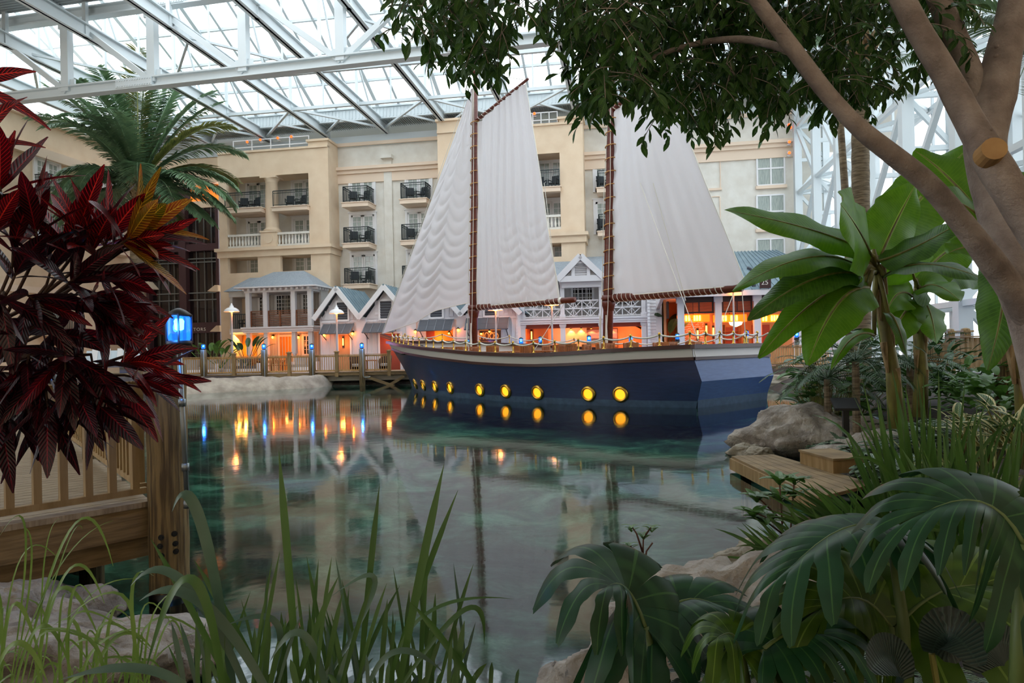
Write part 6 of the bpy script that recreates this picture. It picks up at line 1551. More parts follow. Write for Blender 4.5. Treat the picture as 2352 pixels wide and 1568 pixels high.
# ---- banana plants
m_ban = leaf_mat('banana_leaf', '5a8a16', '64921c', '8cae44', .42, .45, 40, 3, .15, '50800f', .35, bmp=.06); m_band_ = leaf_mat('banana_leaf_dark', '4a7420', '527e26', '74944a', .4, .4, 34, 3, .2, '3a6018', .45, bmp=.08)
m_bst = mat('banana_stem', '7d7a3c', .6, '59512a', 5, (2, 2, .6), bump=.3)
def banana(label, base, top, r, leaves):
    o = thing('banana_plant', label, 'banana plant', base); b = Vector(base)
    m = MB(); t = Vector(top)-b; m.tube([Vector((0, 0, -.2)), t*.3+Vector((.04, 0, 0)), t*.65, t, t*1.08], [r*1.25, r, r*.85, r*.6, r*.3], 14); st = part('pseudostem', m, m_bst, o, True)
    m = MB()
    for k in range(5): z = .1+.17*k; m.tube([t*z+Vector((r*.8*(-1)**k, -r*.6, 0)), t*(z+.2)+Vector((r*.75*(-1)**k, -r*.6, 0))], [.02, .05], 6)
    part('dry_sheath', m, m_boot, st)
    for (bx_, by_, by2, cx_, cy_, cY, tx, ty, tY, W, up, dark) in leaves:
        p0, pc, p1 = P(bx_, by_, by2)-b, P(cx_, cy_, cY)-b, P(tx, ty, tY)-b
        m = MB(); a = t+(p0-t)*.0; m.tube([a*.93, (a+p0)/2+Vector((0, 0, .03)), p0], [.045, .035, .028], 8); m.tube([bez(p0, pc, p1, k/10) for k in range(11)], [.024*(1-k/11) for k in range(11)], 6); pt = part('leaf', m, m_bst, o, True)
        m = MB(); bleaf(m, p0, pc, p1, W*1.4, up, 'ban', 26, 3, .04, .045, .04, .1); part('leaf_blade', m, m_band_ if dark else m_ban, pt, True, True)
YB = 9.6
banana('large banana plant with arching leaves left of the tree trunk', P(2058, 950, YB), P(2010, 600, YB), .088, [
 (1985, 575, 9.5, 1880, 520, 9.2, 1664, 482, 8.8, .46, (0, -.75, .6), 0), (2000, 585, 9.4, 1975, 525, 8.9, 1930, 468, 8.3, .82, (.2, -1, .3), 0), (1978, 618, 9.5, 1880, 540, 9.1, 1682, 668, 8.6, .42, (-.1, -.6, .8), 0),
 (1982, 632, 9.4, 1880, 600, 9.0, 1718, 736, 8.6, .38, (0, -.7, .7), 1), (1985, 650, 9.4, 1890, 640, 9.0, 1742, 822, 8.8, .36, (0, -.7, .7), 0), (1995, 660, 9.3, 1920, 650, 8.9, 1855, 838, 8.7, .52, (-.3, -.8, .4), 0),
 (2030, 635, 9.5, 2120, 570, 9.0, 2290, 655, 8.5, .42, (.1, -.55, .8), 1), (2020, 600, 9.5, 2100, 575, 9.3, 2215, 505, 9.0, .4, (-.2, -.6, .8), 1), (2022, 590, 9.6, 2050, 520, 9.8, 2105, 420, 9.9, .62, (.3, -1, .1), 0),
 (2018, 580, 9.9, 2090, 470, 10.6, 2235, 330, 11, .7, (-.4, -.9, .1), 0), (2008, 770, 9.4, 1955, 745, 9.1, 1909, 850, 9.0, .16, (-.8, -.6, .2), 0), (2040, 720, 9.4, 2060, 720, 9.2, 2085, 828, 9.1, .18, (.3, -.8, .4), 1), (1990, 640, 9.7, 1900, 600, 10.2, 1790, 640, 10.4, .5, (0, -.8, .5), 0)])
banana('slimmer banana plant with round leaves right of the large one', P(2112, 930, 11.4), P(2108, 660, 11.4), .1, [
 (2100, 640, 11.2, 2085, 590, 11, 2090, 545, 10.8, .7, (0, -1, .2), 0), (2120, 660, 11.2, 2150, 640, 11, 2205, 690, 10.6, .62, (.2, -.9, .4), 0), (2095, 680, 11.2, 2060, 650, 11, 2035, 720, 10.7, .5, (-.2, -.9, .4), 0), (2100, 690, 11.2, 2070, 720, 10.8, 2030, 800, 10.6, .45, (-.4, -.9, .2), 0),
 (2118, 690, 11.2, 2140, 700, 11, 2150, 790, 10.8, .55, (.3, -.9, .1), 0), (2110, 650, 11.5, 2160, 560, 11.8, 2260, 545, 12, .6, (0, -.9, .4), 0), (2115, 645, 11.6, 2190, 600, 12, 2270, 660, 12, .5, (0, -.8, .6), 1)])
banana('banana plant with leaves hanging behind the branches at the upper right', P(2350, 1000, 7.4), P(2290, 560, 7.4), .05, [
 (2280, 540, 7.3, 2240, 460, 7.3, 2120, 440, 7.2, .42, (0, -.8, .6), 0), (2290, 545, 7.2, 2190, 400, 7.6, 2100, 345, 7.8, .5, (0, -1, .3), 0), (2300, 560, 7.2, 2330, 640, 6.8, 2268, 850, 6.8, .36, (-.8, -.7, .2), 1), (2285, 560, 7.2, 2220, 560, 7, 2180, 580, 6.9, .3, (0, -.6, .8), 0), (2310, 540, 7.2, 2345, 440, 7.2, 2400, 400, 7.2, .5, (0, -.9, .4), 0)])
# round lobed shrub behind the banana (left) and white-flowered shrub
def clump(name, label, cat, c, n, rad, h, L, W, mm, prof='oval', droop=.8, up=.7, cols=1, fold=.1, group=None, stem=None, uv=True, spread=1.0):
    o = thing(name, label, cat, c, 0, group); m = MB(); ms = MB()
    for k in range(n):
        a = R.uniform(0, 6.3); r = rad*math.sqrt(R.random()); z = h*R.uniform(.15, 1)*(1-.35*r/rad); p = Vector((r*math.cos(a), r*math.sin(a), z)); d = Vector((math.cos(a)*spread+R.uniform(-.5, .5), math.sin(a)*spread+R.uniform(-.5, .5), up*R.uniform(.3, 1.2)))
        l = L*R.uniform(.7, 1.15); m.blade(p, d, l, W*l/L, droop*R.uniform(.6, 1.3), prof, 6, fold, (0, 0, 1), cols)
        if stem: ms.tube([Vector((p.x*.3, p.y*.3, -.05)), p*.7, p], .006, 4)
    part('foliage', m, mm, o, False, uv)
    if stem: part('stems', ms, stem, o)
    return o
m_lime = mat('lime_leaf', '6f8f2a', .45, '55771f', 5, trans=.3); m_dk = mat('deep_green', '3a5f30', .38, '284a22', 4, trans=.15); m_mid = mat('mid_green', '557f32', .42, '3d6426', 4, trans=.25)
m_agl = leaf_mat('silver_leaf', '33552a', '9db59a', '4f7344', .35, .12, 7, 2.5, .55, '1d351a', .45)
m_var = leaf_mat('cream_edged_leaf', '4c6b3a', '55763f', '7d8f55', .4, .2, 8, 2.5, .3, '3a5a2f', .4, edge='d6d0a0')
m_gr = mat('reed_green', '4d7030', .4, '385826', 3, (1, 1, .3), trans=.25); m_grl = mat('light_grass', '7d9a46', .45, '5f8032', 4, trans=.35); m_grb = mat('blue_reed', '55705a', .35, '3c5743', 3, trans=.2)
def GZ(px, py, Y, dz=0): p = P(px, py, Y); p.z = ground_z(p.x, p.y)+dz; return p
clump('rounded_shrub', 'shrub with rounded leaves between the grey boulder and stern dock', 'shrub', GZ(1905, 850, 13.6), 80, .8, 1.9, .4, .34, m_mid, 'oval', .9, .4, 2, .12, None, m_bst, False)
clump('rounded_shrub', 'leafy shrub with broad leaves between banana stem and stern dock', 'shrub', GZ(1945, 830, 14.5), 80, 1.0, 2.2, .4, .3, m_dk, 'oval', .9, .5, 2, .12, None, m_bst, False)
clump('lime_bush', 'small yellow green bush at the edge of the planting', 'shrub', GZ(1868, 890, 16.5), 260, .45, 1.5, .12, .05, m_lime, 'oval', .5, .8, 1, .1, None, m_bst, False)
for k, (px, py, Y, lab) in enumerate(((1950, 1045, 11.0, 'silver veined groundcover between the black sign and the wooden step'), (2030, 1035, 9.6, 'silver veined groundcover behind the tall iris, near the dock'), (2090, 1050, 8.4, 'silver veined groundcover in front of the banana stems'))):
    clump('groundcover_plant', lab, 'plant', GZ(px, py, Y), 150, .5, .42, .24, .1, m_agl, 'oval', .9, .6, 1, .15, 'silver veined groundcover')
# pygmy date palms: dense fine fronds
for k, (px, py, Y, lab) in enumerate(((1965, 860, 11.6, 'fine leaved pygmy palm left of the large banana stem'), (2090, 870, 12.5, 'fine leaved pygmy palm between the two banana stems'), (1900, 900, 12.4, 'low fine leaved pygmy palm above the grey boulder'))):
    b = GZ(px, py, Y); c = P(px, py-30, Y)-b; o = thing('pygmy_palm', lab, 'palm', b, 0, 'pygmy palms'); m = MB(); m.tube([(0, 0, -.1), c], [.07, .06], 8); part('trunk', m, m_trunk, o)
    for j in range(20): a = j*2.4; el = .9-1.0*j/20; frond('frond', o, c, (math.cos(a)*math.cos(el), math.sin(a)*math.cos(el), math.sin(el)), 1.2*R.uniform(.8, 1.1), 1.3, .3, m_dk, 26, .35, .035)
def reeds(name, label, c, n, rad, L, W, mm, lean=(0, 0), spread=.35, droop=.35, group=None, cat='reeds', kinked=.1):
    o = thing(name, label, cat, c, 0, group); m = MB()
    for k in range(n):
        a = R.uniform(0, 6.3); r = rad*math.sqrt(R.random()); p = Vector((r*math.cos(a), r*math.sin(a), -.1)); d = Vector((lean[0]+math.cos(a)*spread*R.random(), lean[1]+math.sin(a)*spread*R.random(), 1))
        l = L*R.uniform(.55, 1.1); m.blade(p, d, l, W*R.uniform(.7, 1.2), droop*R.uniform(0, 2) if R.random() > kinked else 2.2, 'strap', 9, .12, (R.uniform(-.5, .5), -1, .1))
    part('foliage', m, mm, o); return o
reeds('long_grass', 'spiky grass tuft overhanging the water left of the planting', GZ(1850, 930, 15), 90, .35, 1.2, .03, m_gr, (-.25, -.1), .9, .9, None, 'grass')
reeds('long_grass', 'drooping light grass on the grey boulder', GZ(1875, 985, 12.3), 110, .3, .7, .02, m_grl, (-.15, -.2), .9, 1.4, None, 'grass')
# aglaonema ground cover patches
for k, (px, py, Y, rad, lab) in enumerate(((1905, 990, 11.9, .45, 'silver veined groundcover behind the black sign'), (1985, 985, 10.6, .5, 'silver veined groundcover right of the black sign'), (2060, 985, 9.6, .55, 'silver veined groundcover around the banana stem'), (2150, 960, 9.6, .6, 'striped leafy groundcover right of the banana stems'), (2230, 950, 9.0, .6, 'striped leafy groundcover under the big tree'), (1960, 950, 12.6, .6, 'silver veined groundcover under the pygmy palms'))):
    clump('groundcover_plant', lab, 'plant', GZ(px, py, Y), 150, rad, .5, .24, .1, m_agl, 'oval', .9, .6, 1, .15, 'silver veined groundcover')
clump('broad_leaf_plant', 'glossy broad leaved plant below the pale fence', 'plant', GZ(2210, 880, 13.0), 170, 1.1, 1.0, .34, .15, m_mid, 'oval', .9, .8, 1, .15, None, None, False)
clump('broad_leaf_plant', 'glossy dark leaved plant left of the right piling', 'plant', GZ(2290, 900, 10.5), 130, .7, .9, .34, .15, m_mid, 'oval', .9, .8, 1, .15, None, None, False)
clump('broad_leaf_plant', 'dense dark foliage plant behind the banana stems', 'plant', GZ(2140, 870, 14.0), 200, 1.1, 1.5, .4, .12, m_dk, 'lance', .9, .9, 1, .15, None, None, False)
for k, (px, py, Y, lab) in enumerate(((2215, 975, 5.8, 'cream edged plant in the middle of the right planting'), (2305, 960, 5.2, 'cream edged plant below the tree trunk'), (2345, 1010, 5.0, 'cream edged plant at the right edge'), (2265, 1010, 5.4, 'cream edged plant beside the variegated grass'))):
    b = P(px, py+50, Y); o = clump('variegated_plant', lab, 'plant', b, 26, .16, .32, .2, .075, m_var, 'oval', .6, .9, 2, .15, 'cream edged plants', m_bst)
reeds('variegated_grass', 'pale striped spidery grass at the right edge', P(2280, 1120, 4.6), 260, .4, .5, .012, mat('striped_grass', 'b9bf8c', .5, '7f9058', 30), (0, 0), 1.6, 1.8, None, 'grass')
# iris clumps in front of the small dock
reeds('iris_clump', 'tall upright iris clump in the middle right foreground', P(2135, 1200, 4.3), 60, .26, 1.0, .03, m_gr, (0, 0), .42, .25, 'iris clumps'); reeds('iris_clump', 'iris clump leaning left over the water', P(2010, 1240, 4.3), 60, .18, .62, .026, m_gr, (-.7, 0), .5, .5, 'iris clumps')
reeds('iris_clump', 'low iris clump under the lobed leaves', P(1905, 1310, 4.0), 80, .22, .55, .022, m_gr, (-.6, -.1), .9, .7, 'iris clumps'); reeds('iris_clump', 'iris clump at the right behind the largest lobed leaf', P(2260, 1250, 3.6), 60, .3, .8, .03, m_gr, (0, 0), .5, .3, 'iris clumps')
# young whorled shrub and a bare seedling
def whorl_shrub(label, b, twigs, name='young_shrub', L=.15, cat='shrub'):
    o = thing(name, label, cat, b); m = MB(); ml = MB()
    for pts, whorls in twigs:
        q = [P(*p)-b for p in pts]; m.tube(q, [.007]+[.005]*(len(q)-1), 6)
        for t in whorls:
            c = q[-1] if t == 1 else q[0]+(q[-1]-q[0])*t
            for k in range(9): a = k*.7+R.random(); ml.blade(c-Vector((0, 0, .02*(k % 3))), (math.cos(a), math.sin(a), .2+.35*(k % 3)), L*R.uniform(.7, 1.1), L*.33, .5, 'oval', 5, .15)
    part('stem', m, mat('twig_brown', '5a3a2c', .7), o, True); part('foliage', ml, m_mid, o)
b = P(1805, 1300, 4.5); b.z -= .05
whorl_shrub('young shrub with whorled leaves at the water left of the iris', b, [([(1803, 1300, 4.5), (1795, 1180, 4.5), (1790, 1100, 4.5)], [1, .8]), ([(1800, 1200, 4.5), (1750, 1150, 4.5), (1738, 1140, 4.5)], [1]), ([(1800, 1220, 4.5), (1765, 1190, 4.4), (1730, 1175, 4.4)], [1, .7]), ([(1812, 1300, 4.6), (1818, 1180, 4.6), (1825, 1100, 4.6)], [1, .85]), ([(1803, 1230, 4.5), (1770, 1205, 4.45), (1755, 1195, 4.4)], [1])])
b = P(1478, 1330, 4.3)
whorl_shrub('slender bare seedling standing at the water behind the lobed leaf', b, [([(1477, 1330, 4.3), (1477, 1260, 4.3), (1478, 1225, 4.3)], [1]), ([(1466, 1322, 4.3), (1456, 1270, 4.3), (1446, 1248, 4.3)], [1]), ([(1477, 1270, 4.3), (1462, 1225, 4.3), (1450, 1207, 4.3)], [1]), ([(1478, 1235, 4.3), (1492, 1215, 4.3), (1497, 1208, 4.3)], [1]), ([(1480, 1300, 4.3), (1485, 1265, 4.3), (1499, 1246, 4.3)], [])], 'seedling', .065, 'plant')
# ---- lobed philodendrons in the foreground
m_phi = leaf_mat('lobed_leaf', '20482a', '28512c', '3c6434', .42, .22, 1, 0, .1, '183a1e', .3); m_phl = leaf_mat('lobed_leaf_light', '49691d', '54761f', '708f3a', .4, .4, 1, 0, .1, '3c5a18', .4)
def philo(par, b, stalk, base, mid, tip, W, nl=7, mm=None, up=(0, 0, 1), droop=.9):
    """a deeply lobed leaf: lobes share one pleated blade near the midrib and part towards their tips"""
    q = [P(*p)-b for p in stalk]; p0, pc, p1 = [P(*p)-b for p in (base, mid, tip)]
    m = MB(); m.tube(q+[p0], [.017]*len(q)+[.012], 8); m.tube([bez(p0, pc, p1, k/8) for k in range(9)], [.008*(1-k/9) for k in range(9)], 6); lf = part('leaf', m, bpy.data.materials.get('stalk_green') or mat('stalk_green', '5a6c3a', .5), par, True)
    m = MB(); up = Vector(up).normalized()
    def rayp(t, x, s, ln):
        tt = max(0, min(1, t)); c = bez(p0, pc, p1, tt); d = ((pc-p0)*(1-tt)+(p1-pc)*tt).normalized(); sd = d.cross(up).normalized(); nm = sd.cross(d)
        ang = 2.65-2.6*max(-.1, min(1, t))**.8 if t > 0 else 2.65-t*1.5
        v = (sd*s*math.sin(ang)+d*math.cos(ang)).normalized(); X = x*ln
        return c+v*X*(1-.12*droop*x*x)+nm*(.30*X*(1-x))-Vector((0, 0, 1))*(droop*.55*X*x*x), nm
    for s in (-1, 1):
        for k in range(nl):
            tc_ = -.12+1.12*(k+.5)/nl; hw = 1.12/nl*.5; ln = W*(.72+.42*math.sin(PI*min(1, .3+.5*max(0, tc_))))*R.uniform(.9, 1.1); rows = []; nx = 16; na = 6; ph = R.random()*6
            for i in range(nx+1):
                x = i/nx; wd = 1.0 if x < .42 else (1-.30*((x-.42)/.2) if x < .62 else .7*min(1, (1-x)/.22+.05)**.6)
                wd *= 1+.10*math.sin(x*22+ph)*(x > .45); row = []
                for j in range(na+1):
                    a = -1+2*j/na; p, nm = rayp(tc_+a*hw*wd, x, s, ln); p = p-nm*(.018*W*8*hw*(a*a)*min(1, x*4))+nm*(.03*W*math.sin(x*9+ph)*x*x)
                    row.append(m.av(p, (a, x)))
                rows.append(row)
            for i in range(nx):
                for j in range(na): m.af(rows[i][j], rows[i][j+1], rows[i+1][j+1], rows[i+1][j])
    part('leaf_blade', m, mm or m_phi, lf, True, True)
b = P(1530, 1640, 2.15); o = thing('philodendron', 'dark lobed leaf plant rising over the tan boulder in the foreground', 'plant', b)
philo(o, b, [(1530, 1640, 2.15), (1505, 1530, 2.15)], (1482, 1440, 2.15), (1440, 1310, 2.3), (1390, 1350, 2.1), .3, 7, m_phi, (.1, -.4, 1), .85)
philo(o, b, [(1560, 1650, 2.2), (1520, 1540, 2.2)], (1500, 1440, 2.2), (1560, 1345, 2.3), (1650, 1390, 2.2), .2, 5, m_phi, (0, -.3, 1), .6)
b = P(1710, 1640, 1.9); o = thing('philodendron', 'low lobed leaf plant in front of the tan boulder', 'plant', b)
philo(o, b, [(1715, 1640, 1.9), (1710, 1560, 1.9)], (1702, 1500, 1.9), (1690, 1430, 2.0), (1640, 1470, 1.85), .155, 6, m_phl, (0, -.5, 1), 1.1)
philo(o, b, [(1760, 1640, 1.9), (1760, 1540, 1.9)], (1755, 1490, 1.9), (1820, 1430, 2.0), (1900, 1460, 1.9), .19, 6, m_phi, (0, -.4, 1), .9)
b = P(2085, 1680, 1.9); o = thing('philodendron', 'large lobed leaf plant arching across the lower right corner', 'plant', b)
philo(o, b, [(2085, 1680, 1.9), (2075, 1430, 1.95)], (2045, 1225, 2.0), (1950, 1160, 2.05), (1800, 1320, 1.9), .25, 8, m_phi, (-.35, 0, 1), .7)
philo(o, b, [(2060, 1680, 1.95), (2050, 1520, 2.0)], (2045, 1440, 2.05), (1980, 1330, 2.1), (1880, 1400, 2.0), .3, 7, m_phl, (0, -.6, 1), .9)
philo(o, b, [(2070, 1680, 1.95), (2060, 1520, 2.0)], (2060, 1440, 2.05), (2150, 1330, 2.1), (2270, 1345, 2.1), .3, 6, m_phl, (0, -.6, 1), .6)
b = P(2330, 1700, 1.6); o = thing('philodendron', 'lobed leaf plant with thick stalk at the right edge', 'plant', b)
philo(o, b, [(2330, 1700, 1.6), (2340, 1450, 1.62)], (2350, 1250, 1.65), (2270, 1090, 1.75), (2110, 1185, 1.7), .24, 8, m_phi, (-.1, -.3, 1), .55)
# pleated dark leaves at the lower right, small striped groundcover
b = P(2200, 1620, 1.8); o = thing('pleated_leaf_plant', 'plant with dark ribbed fan leaves at the lower right corner', 'plant', b); m_ple = leaf_mat('ribbed_leaf', '2a3a34', '3c4f47', '33463e', .4, .1, 26, 0, .5, '22312c', .4)
for p0, pc, p1, W, up in (((2140, 1500, 1.8), (2170, 1400, 1.8), (2250, 1530, 1.7), .14, (0, -1, .3)), ((2230, 1540, 1.9), (2260, 1440, 1.9), (2340, 1490, 1.9), .12, (0, -1, .3)), ((2080, 1560, 1.8), (2050, 1470, 1.8), (2000, 1540, 1.7), .12, (0, -.8, .6))):
    m = MB(); bleaf(m, P(*p0)-b, P(*pc)-b, P(*p1)-b, W, up, 'oval', 14, 3, .1); part('leaf', m, m_ple, o, True, True)
m = MB(); m.tube([(0, 0, -.3), P(2140, 1500, 1.8)-b], .008, 6); part('stem', m, m_bst, o)
for k, (px, py, Y, lab) in enumerate(((1860, 1500, 2.6, 'small silver striped groundcover between the boulder and lobed leaves'), (1960, 1470, 2.9, 'small silver striped groundcover below the light lobed leaf'), (1800, 1555, 2.1, 'small silver striped groundcover at the bottom edge'), (2030, 1540, 2.4, 'small silver striped groundcover under the thick stalks'))):
    clump('groundcover_plant', lab, 'plant', P(px, py+60, Y), 120, .28, .16, .11, .045, m_agl, 'oval', .8, .5, 1, .15, 'silver veined groundcover')
# ---- reeds along the bottom, individually posed long blades
b = P(800, 1700, 2.3); o = thing('reed_clump', 'tall green reeds along the bottom edge in front of the water', 'reeds', b); m = MB(); m.m = 0
def rb(px0, px1, py1, Y, W, bend=0.0, drop=None, mi=0):
    W *= .78; m.m = mi; p0 = P(px0, 1640, Y)-b; p1 = P(px1, py1, Y*1.03)-b; pc = (p0+p1)/2+Vector((bend, 0, .05)); bleaf(m, p0, pc, p1, W, (R.uniform(-.25, .25), -1, .1), 'strap', 14, 1, .12)
def arch(px0, pxm, pym, px1, py1, Y, W, mi=0):
    m.m = mi; p0 = P(px0, 1640, Y)-b; pt = P(px1, py1, Y)-b; pm = P(pxm, pym, Y)-b; pc = pm*2-(p0+pt)/2; bleaf(m, p0, pc, pt, W, (0, -.6, .8), 'strap', 18, 1, .1)
for a in ((690, 640, 1030, 2.3, .034), (905, 1020, 1065, 2.25, .036), (820, 872, 1110, 2.4, .028), (870, 1052, 1125, 2.3, .026), (560, 345+0, 1235, 2.2, .03), (640, 445, 1285, 2.4, .034), (962, 985, 1185, 2.5, .026), (1130, 945, 1385, 2.2, .03), (790, 918, 1345, 2.5, .022), (660, 778, 1322, 2.3, .026), (600, 683, 1390, 2.5, .024), (605, 620, 1422, 2.3, .026), (590, 585, 1440, 2.3, .03), (990, 1000, 1362, 2.6, .026), (995, 960, 1300, 2.5, .02), (760, 765, 1480, 2.4, .03), (510, 535, 1448, 2.3, .026), (870, 890, 1375, 2.4, .024), (840, 785, 1330, 2.6, .02), (1050, 1045, 1420, 2.3, .02), (930, 940, 1355, 2.5, .03), (1125, 1130, 1520, 2.3, .02), (1085, 1090, 1548, 2.4, .02), (1180, 1192, 1535, 2.2, .014)): rb(*a)
for a in ((545, 462, 1200, 395, 1175, 2.25, .036, 1), (590, 430, 1345, 300, 1345, 2.2, .03, 1), (640, 470, 1390, 320, 1380, 2.15, .034, 1), (520, 440, 1330, 330, 1560, 2.1, .03, 0), (590, 640, 1440, 510, 1440, 2.3, .022, 1), (700, 860, 1350, 760, 1370, 2.4, .02, 1), (880, 1060, 1405, 1112, 1480, 2.3, .02, 0), (900, 960, 1425, 1180, 1375, 2.3, .014, 0), (830, 900, 1500, 1020, 1545, 2.2, .022, 1), (470, 350, 1540, 140, 1560, 2.0, .028, 1), (760, 700, 1460, 620, 1520, 2.2, .026, 1)): arch(*a)
for k in range(34): px = R.uniform(430, 1100); rb(px, px+R.uniform(-70, 110), R.uniform(1260, 1430), R.uniform(2.1, 2.7), R.uniform(.012, .022), 0, None, 1 if R.random() < .3 else 0)
for k in range(70): px = R.uniform(420, 1080); rb(px, px+R.uniform(-60, 70), R.uniform(1400, 1560), R.uniform(2.1, 2.7), R.uniform(.014, .03), 0, None, 1 if R.random() < .25 else 0)
part('foliage', m, [m_gr, m_grb], o, True)
# light grass at the lower left
b = P(120, 1720, 2.6); o = thing('light_grass', 'light green arching grass in the lower left corner', 'grass', b); m = MB()
for a in ((30, 160, 1220, 260, 1300, 2.5, .022), (0, 120, 1330, 260, 1195, 2.5, .012), (60, 150, 1320, 240, 1385, 2.45, .022), (10, 70, 1330, 55, 1210, 2.5, .012), (80, 130, 1360, 230, 1470, 2.4, .026), (0, 30, 1390, 100, 1540, 2.4, .024), (120, 180, 1400, 330, 1330, 2.5, .014), (180, 260, 1470, 350, 1490, 2.3, .026), (10, 60, 1240, 0, 1230, 2.5, .012), (20, 90, 1440, 170, 1560, 2.3, .022), (0, 40, 1300, 140, 1290, 2.6, .012), (190, 210, 1500, 340, 1440, 2.3, .02), (-40, 30, 1480, 110, 1568, 2.2, .03), (60, 210, 1540, 330, 1568, 2.2, .022), (40, 140, 1290, 190, 1215, 2.6, .01), (100, 100, 1310, 140, 1190, 2.7, .01)):
    p0, pm, pt = P(a[0], 1660, a[5])-b, P(a[1], a[2], a[5])-b, P(a[3], a[4], a[5])-b; bleaf(m, p0, pm*2-(p0+pt)/2, pt, a[6]*.72, (0, -.6, .8), 'lance', 16, 1, .12)
for k in range(42):
    x = R.uniform(-60, 360); Y = R.uniform(2.2, 2.8); p0 = P(x, 1660, Y)-b; pm = P(x+R.uniform(-40, 60), R.uniform(1370, 1560), Y)-b; pt = pm+Vector((R.uniform(-.25, .3), R.uniform(-.1, .1), R.uniform(-.18, .1))); bleaf(m, p0, pm*2-(p0+pt)/2, pt, R.uniform(.005, .014), (0, -.6, .8), 'lance', 12, 1, .1)
part('foliage', m, m_grl, o, True)
# ---- dark red croton at the left
m_cr = leaf_mat('croton_red', '5a0c14', 'd41c28', 'f03a2c', .35, .42, 15, 2.2, .35, '3a0810', .5); m_cd = leaf_mat('croton_dark', '2a0e1a', '6a1428', '8a1c30', .3, .15, 15, 2.2, .3, '130a0f', .6); m_co = leaf_mat('croton_orange', 'a0481a', 'd8a828', 'eab838', .38, .35, 15, 2.2, .4, '5f5a12', .4); m_cm = leaf_mat('croton_maroon', '4a0c1c', '9a1626', 'b8222e', .32, .22, 15, 2.2, .3, '22080f', .5)
b = P(-330, 1300, 3.0); o = thing('croton_shrub', 'dark red croton shrub with glossy veined leaves filling the left edge', 'shrub', b); mst = MB(); root = P(-230, 850, 2.8)-b
def rosette(px, py, Y, dx, dz, n, L, mm, flat=1.0, W=.21, dn=0.):
    """a whorl of leaves round a shoot tip; (dx, dz) is where the shoot points in the picture plane"""
    c = P(px, py, Y)-b; ax = Vector((dx, R.uniform(-.35, .1), dz)).normalized(); x = ax.orthogonal().normalized(); y = ax.cross(x)
    mst.tube([root, root*.4+c*.6-ax*.1+Vector((0, .1, -.03)), c-ax*.08, c+ax*.05], [.012, .008, .006, .003], 6)
    for k in range(n):
        a = k*2.4+R.uniform(-.3, .3); op = flat*(.35+.9*(k/n)); v = ax*math.cos(op)+(x*math.cos(a)+y*math.sin(a))*math.sin(op); l = L*R.uniform(.75, 1.12)
        m = MB(); m.blade(c-ax*(.05*k/n), v, l, l*W, R.uniform(.15, .6)+dn, 'lance', 9, .1, ax, 2, .02)
        part('leaf', m, mm if R.random() < .8 else R.choice((m_cm, m_cd)), o, True, True)
CL = .3
for a in ((150, 560, 2.8, -.1, 1, 9, CL, m_cr), (215, 565, 2.75, .3, 1, 9, CL, m_cr), (300, 545, 2.7, .9, .45, 8, CL, m_co), (285, 560, 2.75, .9, .1, 7, CL, m_cr), (0, 420, 2.6, .1, .9, 6, CL, m_cr), (-60, 320, 2.6, .8, .5, 5, CL*.9, m_cr), (-20, 470, 2.6, .6, .7, 5, CL, m_cr), (255, 640, 2.75, .9, -.15, 8, CL, m_cm), (120, 610, 2.7, .2, .6, 6, CL, m_cd), (30, 560, 2.6, 0, .6, 6, CL, m_cm), (80, 690, 2.65, .3, -.2, 7, CL, m_cd), (200, 700, 2.75, .7, -.5, 8, CL, m_cd), (300, 832, 2.8, .95, .1, 9, CL*.95, m_cr), (300, 770, 2.85, .1, .9, 4, CL*.8, m_cm), (215, 850, 2.75, .3, -.6, 8, CL, m_cd), (100, 860, 2.7, -.2, -.7, 8, CL, m_cd), (30, 780, 2.6, -.2, -.2, 7, CL, m_cd), (60, 950, 2.7, .1, -1, 8, CL, m_cd), (170, 900, 2.7, .4, -.9, 8, CL, m_cd), (260, 890, 2.8, .6, -.8, 7, CL, m_cm), (-10, 870, 2.6, 0, -.8, 7, CL, m_cd), (130, 770, 2.8, .3, -.1, 7, CL, m_cd)):
    rosette(*a)
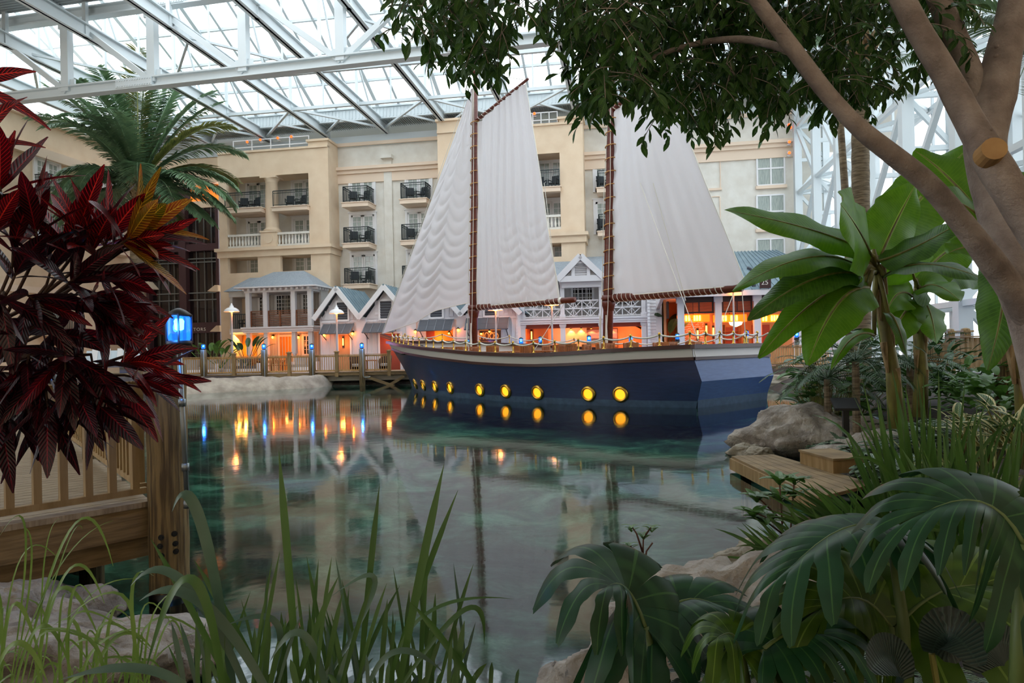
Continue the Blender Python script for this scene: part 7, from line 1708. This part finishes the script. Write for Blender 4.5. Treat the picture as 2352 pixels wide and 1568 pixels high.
for a in ((180, 520, 2.75, .1, 1, 8, CL, m_cr), (250, 545, 2.8, .5, .9, 8, CL, m_cr), (325, 535, 2.75, .85, .5, 6, CL, m_co), (320, 565, 2.8, 1, .3, 6, CL*.9, m_cr), (80, 520, 2.6, 0, .9, 7, CL, m_cm), (40, 620, 2.6, .2, .4, 7, CL, m_cd), (170, 640, 2.7, .4, .2, 8, CL, m_cd), (240, 720, 2.8, .8, -.3, 8, CL, m_cm), (150, 830, 2.65, .2, -.3, 8, CL, m_cd), (330, 870, 2.85, .9, -.2, 7, CL*.9, m_cm), (220, 930, 2.75, .5, -.8, 7, CL, m_cd), (0, 700, 2.55, .1, -.2, 7, CL, m_cd), (110, 940, 2.65, .1, -.9, 7, CL, m_cd), (0, 960, 2.55, .1, -.9, 7, CL, m_cd), (-10, 520, 2.5, .3, .6, 6, CL, m_cr), (60, 840, 2.6, 0, -.5, 8, CL, m_cd), (-70, 190, 2.55, 1, .1, 5, CL*.9, m_cr), (235, 680, 2.8, .7, -.2, 7, CL, m_cm)):
    rosette(*a)
m = MB()
part('branches', mst, mat('croton_twig', '4a352a', .8), o, True)
# plants on the far terrace
def far_plant(px, py, Y, s, label, mm=None):
    b = Vector((P(px, 800, Y).x, Y, .8)); o = thing('potted_palm', label, 'plant', b); h = P(px, py, Y).z-.8
    m = MB(); m.lathe([(.2*s, 0), (.28*s, .35*s), (.3*s, .45*s), (.26*s, .45*s)], n=14); part('pot', m, m_cush, o, True)
    for k in range(9): a = k*2.4; m = MB(); d = Vector((math.cos(a), math.sin(a), R.uniform(.8, 2))); c = Vector((0, 0, .4*s)); e = c+d.normalized()*h*.75; m.tube([c, e], .02, 5); m.blade(e, d, s*1.0, s*.38, .9, 'oval', 8, .1, (0, 0, 1), 1); part('leaf', m, mm or m_dk, o, False, False)
far_plant(566, 784, 42.5, .85, 'big leaved potted plant in front of the amber lit annex'); far_plant(480, 796, 43, .9, 'broad leaved potted plant left of the first street lamp', m_mid); far_plant(505, 804, 42, .75, 'low leafy potted plant under the first street lamp', m_mid); far_plant(1528, 752, 43.0, 1.5, 'dark potted plant beside the entrance of the restaurant', m_dk)
